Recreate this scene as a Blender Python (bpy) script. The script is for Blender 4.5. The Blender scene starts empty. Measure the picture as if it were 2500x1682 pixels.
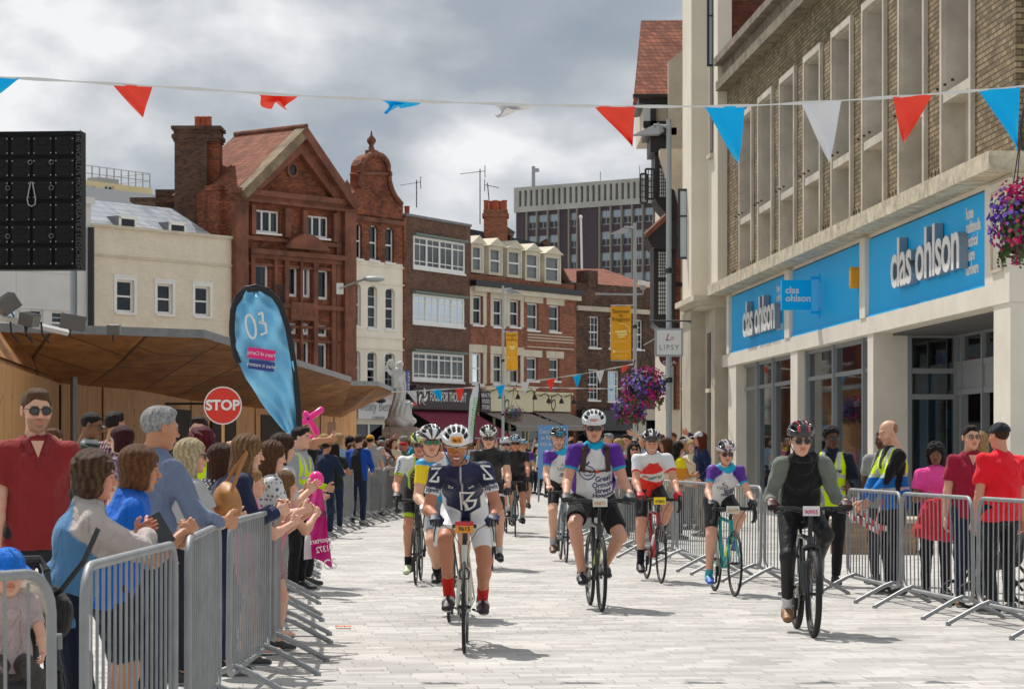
import bpy, bmesh, math, random
import numpy as np
from mathutils import Vector, Matrix, Quaternion
R=math.radians; PI=math.pi
rnd=random.Random(7)
S=bpy.context.scene; COL=S.collection
# ---------------------------------------------------------------- camera (level, lens shifted up)
FPX=6100.0; HOR=1094.0; EYE=1.5          # focal length in px of a 2500 px wide picture, horizon row, eye height
cam=bpy.data.objects.new("camera",bpy.data.cameras.new("camera")); COL.objects.link(cam)
cam.location=(0,0,EYE); cam.rotation_euler=(R(90),0,0)
cam.data.sensor_width=36; cam.data.lens=36*FPX/2500
cam.data.shift_y=(HOR-841)/2500
cam.data.clip_start=0.5; cam.data.clip_end=3000
cam.data.dof.use_dof=True; cam.data.dof.focus_distance=21.5; cam.data.dof.aperture_fstop=13
S.camera=cam
# ---------------------------------------------------------------- light
SUN=Vector((-0.50,0.84,1.62)).normalized()
el=math.asin(SUN.z)
sl=bpy.data.lights.new("sun","SUN"); sl.energy=4.4; sl.angle=R(0.6); sl.color=(1,.955,.89)
so=bpy.data.objects.new("sun",sl); COL.objects.link(so); so.rotation_euler=SUN.to_track_quat('Z','Y').to_euler()
so.location=(-20,30,60)
W=bpy.data.worlds.new("World"); S.world=W; W.use_nodes=True
def world():
    nt=W.node_tree; n=nt.nodes; l=nt.links; n.clear()
    out=n.new('ShaderNodeOutputWorld'); bg=n.new('ShaderNodeBackground')
    sky=n.new('ShaderNodeTexSky'); sky.sky_type='NISHITA'; sky.sun_disc=False
    sky.sun_elevation=el; sky.sun_rotation=math.atan2(SUN.x,SUN.y)
    tc=n.new('ShaderNodeTexCoord'); mp=n.new('ShaderNodeMapping'); mp.inputs['Scale'].default_value=(1,1,1.7)
    mp.inputs['Location'].default_value=(3.37,1.3,.42)
    l.new(tc.outputs['Generated'],mp.inputs['Vector'])
    def noise(sc,det,ro,dist=0):
        t=n.new('ShaderNodeTexNoise'); t.inputs['Scale'].default_value=sc; t.inputs['Detail'].default_value=det
        t.inputs['Roughness'].default_value=ro; t.inputs['Distortion'].default_value=dist
        l.new(mp.outputs['Vector'],t.inputs['Vector']); return t
    a=noise(9.5,10,.47,.12); b=noise(4.6,6,.5,.2)
    r1=n.new('ShaderNodeValToRGB'); l.new(a.outputs['Fac'],r1.inputs['Fac'])
    e=r1.color_ramp.elements
    e[0].position=.30; e[0].color=(3.0,3.6,4.3,1)
    e[1].position=.62; e[1].color=(9.2,9.3,9.5,1)
    m=e.new(.43); m.color=(3.9,4.4,5.0,1); m=e.new(.50); m.color=(5.2,5.6,6.0,1); m=e.new(.56); m.color=(7.0,7.2,7.5,1)
    r2=n.new('ShaderNodeValToRGB'); l.new(b.outputs['Fac'],r2.inputs['Fac'])
    r2.color_ramp.elements[0].position=.60; r2.color_ramp.elements[0].color=(0,0,0,1)
    r2.color_ramp.elements[1].position=.72; r2.color_ramp.elements[1].color=(.75,.75,.75,1)
    mx=n.new('ShaderNodeMix'); mx.data_type='RGBA'
    l.new(r2.outputs['Color'],mx.inputs['Factor']); l.new(r1.outputs['Color'],mx.inputs['A']); l.new(sky.outputs['Color'],mx.inputs['B'])
    l.new(mx.outputs['Result'],bg.inputs['Color']); bg.inputs['Strength'].default_value=.098
    l.new(bg.outputs['Background'],out.inputs['Surface'])
world()
S.view_settings.view_transform='Standard'; S.view_settings.look='None'; S.view_settings.exposure=0; S.view_settings.gamma=1
S.view_settings.use_curve_mapping=False
S.cycles.max_bounces=6; S.cycles.transparent_max_bounces=12; S.cycles.sample_clamp_indirect=6
S.cycles.use_denoising=True
# ---------------------------------------------------------------- helpers
def px(x,y,d):
    """world point seen at photo pixel (x,y) at distance d along the street"""
    return Vector(((x-1250)*d/FPX,d,EYE-(y-HOR)*d/FPX))
def srgb(h,k=1.0):
    if isinstance(h,str):
        h=h.lstrip('#'); c=[int(h[i:i+2],16)/255 for i in (0,2,4)]
    else: c=h
    return tuple((x/12.92 if x<=.04045 else ((x+.055)/1.055)**2.4)*k for x in c)
MATS={}
def mat(name,col=(.5,.5,.5),rough=.6,metal=0,spec=.5,bump=None,var=None,emit=None,vcol=False,sss=0,coat=0,trans=0,alpha=1,sheen=0):
    """var=(scale,amount) tints with noise; bump=(scale,strength)"""
    if name in MATS: return MATS[name]
    m=bpy.data.materials.new(name); m.use_nodes=True; nt=m.node_tree; n=nt.nodes; l=nt.links
    p=n['Principled BSDF']
    if isinstance(col,str): col=srgb(col)
    p.inputs['Base Color'].default_value=(*col,1); p.inputs['Roughness'].default_value=rough
    p.inputs['Metallic'].default_value=metal; p.inputs['Specular IOR Level'].default_value=spec
    if coat: p.inputs['Coat Weight'].default_value=coat; p.inputs['Coat Roughness'].default_value=.08
    if trans: p.inputs['Transmission Weight'].default_value=trans
    if sheen: p.inputs['Sheen Weight'].default_value=sheen
    if sss:
        p.inputs['Subsurface Weight'].default_value=sss; p.inputs['Subsurface Scale'].default_value=.01
        p.inputs['Subsurface Radius'].default_value=(1,.35,.2)
    src=None
    if vcol:
        a=n.new('ShaderNodeAttribute'); a.attribute_name='Col'; src=a.outputs['Color']; l.new(src,p.inputs['Base Color'])
    tc=n.new('ShaderNodeTexCoord')
    if var:
        t=n.new('ShaderNodeTexNoise'); t.inputs['Scale'].default_value=var[0]; t.inputs['Detail'].default_value=6; t.inputs['Roughness'].default_value=.62
        l.new(tc.outputs['Object'],t.inputs['Vector'])
        mr=n.new('ShaderNodeMapRange'); mr.inputs['From Min'].default_value=.25; mr.inputs['From Max'].default_value=.75
        mr.inputs['To Min'].default_value=1-var[1]; mr.inputs['To Max'].default_value=1+var[1]*.6
        l.new(t.outputs['Fac'],mr.inputs['Value'])
        mu=n.new('ShaderNodeMix'); mu.data_type='RGBA'; mu.blend_type='MULTIPLY'; mu.inputs['Factor'].default_value=1
        if src: l.new(src,mu.inputs['A'])
        else: mu.inputs['A'].default_value=(*col,1)
        l.new(mr.outputs['Result'],mu.inputs['B']); l.new(mu.outputs['Result'],p.inputs['Base Color'])
    if bump:
        t=n.new('ShaderNodeTexNoise'); t.inputs['Scale'].default_value=bump[0]; t.inputs['Detail'].default_value=4
        l.new(tc.outputs['Object'],t.inputs['Vector'])
        b=n.new('ShaderNodeBump'); b.inputs['Strength'].default_value=bump[1]; b.inputs['Distance'].default_value=.02
        l.new(t.outputs['Fac'],b.inputs['Height']); l.new(b.outputs['Normal'],p.inputs['Normal'])
    if emit: p.inputs['Emission Color'].default_value=(*emit[0],1); p.inputs['Emission Strength'].default_value=emit[1]
    MATS[name]=m; return m
def brick_mat(name,c1,c2,mort,bw=.225,bh=.075,msize=.01,bumps=.35,stain=.35,axes='XZ',rough=.85,c3=None,offs=.5,varscale=1.3):
    if name in MATS: return MATS[name]
    m=bpy.data.materials.new(name); m.use_nodes=True; nt=m.node_tree; n=nt.nodes; l=nt.links; p=n['Principled BSDF']
    p.inputs['Roughness'].default_value=rough; p.inputs['Specular IOR Level'].default_value=.3
    tc=n.new('ShaderNodeTexCoord'); sp=n.new('ShaderNodeSeparateXYZ'); cb=n.new('ShaderNodeCombineXYZ')
    l.new(tc.outputs['Object'],sp.inputs[0])
    if axes=='XZ':
        ad=n.new('ShaderNodeMath'); ad.operation='ADD'; l.new(sp.outputs['X'],ad.inputs[0]); l.new(sp.outputs['Y'],ad.inputs[1])
        l.new(ad.outputs[0],cb.inputs['X']); l.new(sp.outputs['Z'],cb.inputs['Y'])
    else:
        l.new(sp.outputs['X'],cb.inputs['X']); l.new(sp.outputs['Y'],cb.inputs['Y'])
    def bt(a,b,mo):
        t=n.new('ShaderNodeTexBrick'); t.inputs['Scale'].default_value=1; t.inputs['Brick Width'].default_value=bw; t.inputs['Row Height'].default_value=bh
        t.inputs['Mortar Size'].default_value=msize; t.inputs['Mortar Smooth'].default_value=.3; t.offset=offs
        t.inputs['Color1'].default_value=(*a,1); t.inputs['Color2'].default_value=(*b,1); t.inputs['Mortar'].default_value=(*mo,1)
        l.new(cb.outputs[0],t.inputs['Vector']); return t
    t=bt(srgb(c1),srgb(c2),srgb(mort)); colr=t.outputs['Color']
    nz=n.new('ShaderNodeTexNoise'); nz.inputs['Scale'].default_value=varscale; nz.inputs['Detail'].default_value=8; nz.inputs['Roughness'].default_value=.7
    l.new(tc.outputs['Object'],nz.inputs['Vector'])
    mr=n.new('ShaderNodeMapRange'); mr.inputs['From Min'].default_value=.3; mr.inputs['From Max'].default_value=.7
    mr.inputs['To Min'].default_value=1-stain; mr.inputs['To Max'].default_value=1+stain*.6; l.new(nz.outputs['Fac'],mr.inputs['Value'])
    if c3:
        nz2=n.new('ShaderNodeTexNoise'); nz2.inputs['Scale'].default_value=varscale*3; nz2.inputs['Detail'].default_value=10; nz2.inputs['Roughness'].default_value=.85
        l.new(tc.outputs['Object'],nz2.inputs['Vector'])
        rr=n.new('ShaderNodeValToRGB'); rr.color_ramp.elements[0].position=.52; rr.color_ramp.elements[1].position=.66; l.new(nz2.outputs['Fac'],rr.inputs['Fac'])
        m3=n.new('ShaderNodeMix'); m3.data_type='RGBA'; l.new(rr.outputs['Color'],m3.inputs['Factor']); l.new(colr,m3.inputs['A']); m3.inputs['B'].default_value=(*srgb(c3),1); colr=m3.outputs['Result']
    mu=n.new('ShaderNodeMix'); mu.data_type='RGBA'; mu.blend_type='MULTIPLY'; mu.inputs['Factor'].default_value=1
    l.new(colr,mu.inputs['A']); l.new(mr.outputs['Result'],mu.inputs['B']); l.new(mu.outputs['Result'],p.inputs['Base Color'])
    b=n.new('ShaderNodeBump'); b.inputs['Strength'].default_value=bumps; b.inputs['Distance'].default_value=.01; b.invert=True
    l.new(t.outputs['Fac'],b.inputs['Height']); l.new(b.outputs['Normal'],p.inputs['Normal'])
    MATS[name]=m; return m
def wood_mat(name,c1,c2,scale=(1,1,8),plank=None,rough=.6,knots=False):
    if name in MATS: return MATS[name]
    m=bpy.data.materials.new(name); m.use_nodes=True; nt=m.node_tree; n=nt.nodes; l=nt.links; p=n['Principled BSDF']
    p.inputs['Roughness'].default_value=rough
    tc=n.new('ShaderNodeTexCoord'); mp=n.new('ShaderNodeMapping'); mp.inputs['Scale'].default_value=scale; l.new(tc.outputs['Object'],mp.inputs['Vector'])
    t=n.new('ShaderNodeTexNoise'); t.inputs['Scale'].default_value=1; t.inputs['Detail'].default_value=8; t.inputs['Roughness'].default_value=.65; t.inputs['Distortion'].default_value=.8
    l.new(mp.outputs['Vector'],t.inputs['Vector'])
    r=n.new('ShaderNodeValToRGB'); r.color_ramp.elements[0].position=.32; r.color_ramp.elements[0].color=(*srgb(c1),1)
    r.color_ramp.elements[1].position=.68; r.color_ramp.elements[1].color=(*srgb(c2),1); l.new(t.outputs['Fac'],r.inputs['Fac'])
    colr=r.outputs['Color']
    if knots:
        v=n.new('ShaderNodeTexVoronoi'); v.inputs['Scale'].default_value=2.2; l.new(tc.outputs['Object'],v.inputs['Vector'])
        rr=n.new('ShaderNodeValToRGB'); rr.color_ramp.elements[0].position=.05; rr.color_ramp.elements[0].color=(.25,.2,.15,1); rr.color_ramp.elements[1].position=.16; rr.color_ramp.elements[1].color=(1,1,1,1)
        l.new(v.outputs['Distance'],rr.inputs['Fac']); mu=n.new('ShaderNodeMix'); mu.data_type='RGBA'; mu.blend_type='MULTIPLY'; mu.inputs['Factor'].default_value=1
        l.new(colr,mu.inputs['A']); l.new(rr.outputs['Color'],mu.inputs['B']); colr=mu.outputs['Result']
    l.new(colr,p.inputs['Base Color'])
    MATS[name]=m; return m
def glass_mat(name,tint='#20262a',alpha=.35,rough=.03,spec=1.0):
    if name in MATS: return MATS[name]
    m=bpy.data.materials.new(name); m.use_nodes=True; nt=m.node_tree; n=nt.nodes; l=nt.links
    n.clear(); o=n.new('ShaderNodeOutputMaterial'); g=n.new('ShaderNodeBsdfGlossy'); g.inputs['Roughness'].default_value=rough; g.inputs['Color'].default_value=(.9,.95,.95,1)
    tr=n.new('ShaderNodeBsdfTransparent'); c=srgb(tint); tr.inputs['Color'].default_value=(*c,1)
    fr=n.new('ShaderNodeFresnel'); fr.inputs['IOR'].default_value=1.75
    mx=n.new('ShaderNodeMixShader'); l.new(fr.outputs[0],mx.inputs[0]); l.new(tr.outputs[0],mx.inputs[1]); l.new(g.outputs[0],mx.inputs[2]); l.new(mx.outputs[0],o.inputs[0])
    MATS[name]=m; return m
# ---- mesh making
class MB:
    def __init__(s): s.v=[]; s.f=[]; s.c=[]; s.mi=[]; s.cur=0; s.col=None
    def add(s,vs,fs):
        k=len(s.v); s.v+= [tuple(v) for v in vs]; s.f+=[tuple(i+k for i in f) for f in fs]; s.mi+=[s.cur]*len(fs)
        if s.col is not None: s.c+=[s.col]*len(vs)
        return s
    def box(s,c,d,rot=None,b=0):
        x,y,z=d[0]/2,d[1]/2,d[2]/2
        if b:
            bm=bmesh.new(); bmesh.ops.create_cube(bm,size=1); bmesh.ops.scale(bm,vec=d,verts=bm.verts)
            bmesh.ops.bevel(bm,geom=bm.edges[:],offset=b,segments=2,affect='EDGES',profile=.5)
            vs=[v.co.copy() for v in bm.verts]; bm.verts.index_update(); fs=[[v.index for v in f.verts] for f in bm.faces]; bm.free()
        else:
            vs=[Vector((i*x,j*y,k*z)) for i in(-1,1) for j in(-1,1) for k in(-1,1)]
            fs=[(0,1,3,2),(4,6,7,5),(0,4,5,1),(2,3,7,6),(0,2,6,4),(1,5,7,3)]
        if rot is not None: vs=[rot@v for v in vs]
        return s.add([v+Vector(c) for v in vs],fs)
    def bb(s,a,b): return s.box(((a[0]+b[0])/2,(a[1]+b[1])/2,(a[2]+b[2])/2),(abs(b[0]-a[0]),abs(b[1]-a[1]),abs(b[2]-a[2])))
    def tube(s,pts,r,n=8,cap=True,closed=False,sq=None):
        pts=[Vector(p) for p in pts]; m=len(pts); rr=r if isinstance(r,(list,tuple)) else [r]*m
        T=[]
        for i in range(m):
            a=pts[(i-1)%m] if (closed or i>0) else pts[i]; b=pts[(i+1)%m] if (closed or i<m-1) else pts[i]
            t=(b-a); T.append(t.normalized() if t.length>1e-9 else Vector((0,0,1)))
        up=Vector((0,0,1)) if abs(T[0].z)<.9 else Vector((0,1,0)); N=(up-T[0]*up.dot(T[0])).normalized(); vs=[]
        for i in range(m):
            N=(N-T[i]*N.dot(T[i])); N=N.normalized() if N.length>1e-6 else T[i].orthogonal().normalized(); B=T[i].cross(N)
            for k in range(n):
                a=2*PI*k/n; ca,sa=math.cos(a),math.sin(a)
                if sq: vs.append(pts[i]+(N*ca*sq[0]+B*sa*sq[1])*rr[i])
                else: vs.append(pts[i]+(N*ca+B*sa)*rr[i])
        fs=[]
        for i in range(m if closed else m-1):
            j=(i+1)%m
            for k in range(n): fs.append((i*n+k,i*n+(k+1)%n,j*n+(k+1)%n,j*n+k))
        if cap and not closed: fs.append(tuple(range(n))[::-1]); fs.append(tuple((m-1)*n+k for k in range(n)))
        return s.add(vs,fs)
    def lathe(s,prof,c=(0,0,0),n=20,axis='Z'):
        vs=[];fs=[]; c=Vector(c)
        for (r,z) in prof:
            for k in range(n):
                a=2*PI*k/n
                v=Vector((r*math.cos(a),r*math.sin(a),z))
                if axis=='X': v=Vector((v.z,v.x,v.y))
                if axis=='Y': v=Vector((v.x,v.z,v.y))
                vs.append(c+v)
        for i in range(len(prof)-1):
            for k in range(n): fs.append((i*n+k,i*n+(k+1)%n,(i+1)*n+(k+1)%n,(i+1)*n+k))
        return s.add(vs,fs)
    def prism(s,poly,y0,y1,M=None):
        """poly in x,z extruded along y"""
        n=len(poly); vs=[Vector((p[0],y0,p[1])) for p in poly]+[Vector((p[0],y1,p[1])) for p in poly]
        fs=[tuple(range(n)),tuple(range(n,2*n))[::-1]]+[(i,i+n,(i+1)%n+n,(i+1)%n) for i in range(n)]
        if M is not None: vs=[M@v for v in vs]
        return s.add(vs,fs)
    def sphere(s,c,r,n=12,m=8):
        if not isinstance(r,(tuple,list)): r=(r,r,r)
        vs=[Vector((0,0,1))]+[Vector((math.sin(PI*i/m)*math.cos(2*PI*k/n),math.sin(PI*i/m)*math.sin(2*PI*k/n),math.cos(PI*i/m))) for i in range(1,m) for k in range(n)]+[Vector((0,0,-1))]
        fs=[(0,1+k,1+(k+1)%n) for k in range(n)]+[(1+(i-1)*n+k,1+i*n+k,1+i*n+(k+1)%n,1+(i-1)*n+(k+1)%n) for i in range(1,m-1) for k in range(n)]+[(len(vs)-1,1+(m-2)*n+(k+1)%n,1+(m-2)*n+k) for k in range(n)]
        return s.add([Vector((v.x*r[0],v.y*r[1],v.z*r[2]))+Vector(c) for v in vs],fs)
    def obj(s,name,m,parent=None,loc=(0,0,0),rot=0,smooth=False,**tags):
        me=bpy.data.meshes.new(name); me.from_pydata(s.v,[],s.f)
        for q in (m if isinstance(m,(list,tuple)) else [m]): me.materials.append(q)
        if any(s.mi): me.polygons.foreach_set('material_index',s.mi)
        if s.c:
            a=me.color_attributes.new('Col','FLOAT_COLOR','POINT'); a.data.foreach_set('color',[x for c in s.c for x in (*c,1)])
        bm=bmesh.new(); bm.from_mesh(me); bmesh.ops.recalc_face_normals(bm,faces=bm.faces); bm.to_mesh(me); bm.free()
        if smooth:
            me.polygons.foreach_set('use_smooth',[True]*len(me.polygons))
            if smooth!='all': me.set_sharp_from_angle(angle=R(smooth if smooth is not True else 40))
        o=bpy.data.objects.new(name,me); COL.objects.link(o); o.location=loc
        if rot: o.rotation_euler=(0,0,rot)
        if parent: o.parent=parent
        tag(o,**tags); return o
def tag(o,label=None,cat=None,group=None,kind=None):
    if label: o['label']=label
    if cat: o['category']=cat
    if group: o['group']=group
    if kind: o['kind']=kind
    return o
def empty(name,loc=(0,0,0),rot=0,**tags):
    o=bpy.data.objects.new(name,None); COL.objects.link(o); o.location=loc; o.rotation_euler=(0,0,rot); o.empty_display_size=.2
    return tag(o,**tags)
KIDS={}
def copy_tree(o,parent=None):
    c=o.copy(); COL.objects.link(c)
    if parent: c.parent=parent
    for ch in o.children: copy_tree(ch,c)
    return c
def text_mesh(txt,size=1,extrude=0,align='CENTER',bold=0,shear=0,sx=1,spacing=1,res=3,wrapz=1.0):
    """returns verts (x,z plane: x right, z up, y depth) and faces"""
    cu=bpy.data.curves.new('t','FONT'); cu.body=txt; cu.size=size; cu.extrude=extrude; cu.align_x=align; cu.align_y='CENTER'; cu.offset=bold; cu.shear=shear
    cu.space_character=spacing; cu.resolution_u=res; cu.space_line=wrapz
    o=bpy.data.objects.new('t',cu); COL.objects.link(o); dg=bpy.context.evaluated_depsgraph_get(); me=bpy.data.meshes.new_from_object(o.evaluated_get(dg))
    vs=[Vector((v.co.x*sx,-v.co.z,v.co.y)) for v in me.vertices]; fs=[tuple(p.vertices) for p in me.polygons]
    bpy.data.objects.remove(o); bpy.data.curves.remove(cu); bpy.data.meshes.remove(me); return vs,fs
def add_text(mb,txt,c,size,rotM=None,**k):
    vs,fs=text_mesh(txt,size,**k)
    if rotM is not None: vs=[rotM@v for v in vs]
    mb.add([v+Vector(c) for v in vs],fs)
def facing(rotz=0): return Matrix.Rotation(rotz,3,'Z')
# ---------------------------------------------------------------- ground
def ground():
    m=bpy.data.materials.new('granite_paving'); m.use_nodes=True; nt=m.node_tree; n=nt.nodes; l=nt.links; p=n['Principled BSDF']
    p.inputs['Roughness'].default_value=.72; p.inputs['Specular IOR Level'].default_value=.4
    tc=n.new('ShaderNodeTexCoord'); mp=n.new('ShaderNodeMapping'); mp.inputs['Rotation'].default_value=(0,0,R(-7)); l.new(tc.outputs['Object'],mp.inputs['Vector'])
    def bt(bw,bh,a,b,mo,ms,off=.5,freq=2):
        t=n.new('ShaderNodeTexBrick'); t.inputs['Scale'].default_value=1; t.inputs['Brick Width'].default_value=bw; t.inputs['Row Height'].default_value=bh
        t.inputs['Mortar Size'].default_value=ms; t.inputs['Mortar Smooth'].default_value=.2; t.offset=off; t.offset_frequency=freq; t.squash=.7; t.squash_frequency=3
        t.inputs['Color1'].default_value=(*a,1); t.inputs['Color2'].default_value=(*b,1); t.inputs['Mortar'].default_value=(*mo,1); l.new(mp.outputs['Vector'],t.inputs['Vector']); return t
    A=(.60,.577,.535); B=(.37,.357,.33); M=(.24,.232,.215)
    t=bt(.34,.16,A,B,M,.006,.37)
    # a coarser mask picks lighter bands
    t2=bt(1.9,.5,(1,1,1),(0,0,0),(.5,.5,.5),0,.3,3)
    mx=n.new('ShaderNodeMix'); mx.data_type='RGBA'; mx.inputs['B'].default_value=(.57,.55,.515,1)
    ml=n.new('ShaderNodeMath'); ml.operation='MULTIPLY'; ml.inputs[1].default_value=.5; l.new(t2.outputs['Color'],ml.inputs[0]); l.new(ml.outputs[0],mx.inputs['Factor'])
    l.new(t.outputs['Color'],mx.inputs['A'])
    nz=n.new('ShaderNodeTexNoise'); nz.inputs['Scale'].default_value=.9; nz.inputs['Detail'].default_value=10; nz.inputs['Roughness'].default_value=.75; l.new(tc.outputs['Object'],nz.inputs['Vector'])
    mr=n.new('ShaderNodeMapRange'); mr.inputs['From Min'].default_value=.3; mr.inputs['From Max'].default_value=.7; mr.inputs['To Min'].default_value=.70; mr.inputs['To Max'].default_value=1.12; l.new(nz.outputs['Fac'],mr.inputs['Value'])
    n2=n.new('ShaderNodeTexNoise'); n2.inputs['Scale'].default_value=90; n2.inputs['Detail'].default_value=3; l.new(tc.outputs['Object'],n2.inputs['Vector'])
    mr2=n.new('ShaderNodeMapRange'); mr2.inputs['From Min'].default_value=.3; mr2.inputs['From Max'].default_value=.7; mr2.inputs['To Min'].default_value=.86; mr2.inputs['To Max'].default_value=1.1; l.new(n2.outputs['Fac'],mr2.inputs['Value'])
    # dark gum spots
    v=n.new('ShaderNodeTexVoronoi'); v.inputs['Scale'].default_value=2.3; l.new(tc.outputs['Object'],v.inputs['Vector'])
    rr=n.new('ShaderNodeValToRGB'); rr.color_ramp.elements[0].position=.03; rr.color_ramp.elements[0].color=(.5,.5,.5,1); rr.color_ramp.elements[1].position=.05; rr.color_ramp.elements[1].color=(1,1,1,1); l.new(v.outputs['Distance'],rr.inputs['Fac'])
    last=mx.outputs['Result']
    for s_ in (mr.outputs['Result'],mr2.outputs['Result'],rr.outputs['Color']):
        mu=n.new('ShaderNodeMix'); mu.data_type='RGBA'; mu.blend_type='MULTIPLY'; mu.inputs['Factor'].default_value=1
        l.new(last,mu.inputs['A']); l.new(s_,mu.inputs['B']); last=mu.outputs['Result']
    l.new(last,p.inputs['Base Color'])
    b=n.new('ShaderNodeBump'); b.inputs['Strength'].default_value=.3; b.inputs['Distance'].default_value=.006; b.invert=True; l.new(t.outputs['Fac'],b.inputs['Height']); l.new(b.outputs['Normal'],p.inputs['Normal'])
    g=MB(); g.add([(-700,-60,0),(700,-60,0),(700,1500,0),(-700,1500,0)],[(0,1,2,3)]); g.obj('ground',m,kind='structure')
ground()
# ---------------------------------------------------------------- buildings
def pal():
    mat('white_paint',(.80,.79,.76),.5,var=(1.5,.08)); mat('frame_white',(.78,.78,.75),.45); mat('cream_render',srgb('#ebe2d0'),.8,var=(.8,.14),bump=(12,.15))
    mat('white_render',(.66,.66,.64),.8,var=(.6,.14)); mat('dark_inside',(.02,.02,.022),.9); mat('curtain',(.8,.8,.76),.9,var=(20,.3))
    mat('stone',srgb('#beb3a0'),.85,var=(1.2,.3),bump=(25,.25)); mat('stone_trim',srgb('#cfc5b0'),.8,var=(1.4,.22),bump=(18,.15)); mat('slate',(.09,.1,.115),.45,var=(3,.4)); mat('lead',(.18,.19,.2),.6,var=(2,.3))
    mat('black_paint',(.012,.012,.014),.45); mat('iron',(.02,.02,.02),.5); mat('terracotta',srgb('#7e4c37'),.75,var=(1.1,.75),bump=(20,.3))
    mat('grey_metal',(.33,.34,.35),.4,.6,var=(2,.15)); mat('galv',(.29,.30,.305),.55,.35,var=(6,.25)); mat('pot',srgb('#a9563a'),.8,var=(5,.3))
    glass_mat('window_glass','#8f9a9c')
    brick_mat('brick_red','#a35c3e','#6c3d2b','#5e4638',stain=.55,c3='#3e241c',varscale=.7); brick_mat('brick_brown','#785241','#54382c','#6e6054',stain=.3)
    brick_mat('brick_orange','#a5603f','#7c432f','#8f7565',stain=.35,c3='#5c3527'); brick_mat('brick_old','#70503c','#46312a','#5b5046',stain=.5,c3='#2c211d')
    brick_mat('brick_stock','#a79474','#75664d','#5f5340',bw=.24,bh=.083,msize=.014,stain=.45,c3='#4a3b28',varscale=.9,bumps=.6)
    brick_mat('brick_purple','#50464c','#453c43','#4a4147',stain=.15)
    brick_mat('roof_tile','#a3654c','#7e4735','#4e3328',bw=.17,bh=.13,msize=.012,stain=.4,c3='#5e4436'); brick_mat('slate_roof','#bfc3c8','#9ea4ab','#6d747c',bw=.3,bh=.22,msize=.008,stain=.15,rough=.35)
    brick_mat('painted_brick','#e9dec9','#e2d6c0','#d2c6b1',stain=.1,bumps=.35)
    brick_mat('dark_tile','#3a3d44','#30343b','#24272c',bw=.25,bh=.16,msize=.008,stain=.4)
pal(); M=MATS
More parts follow.
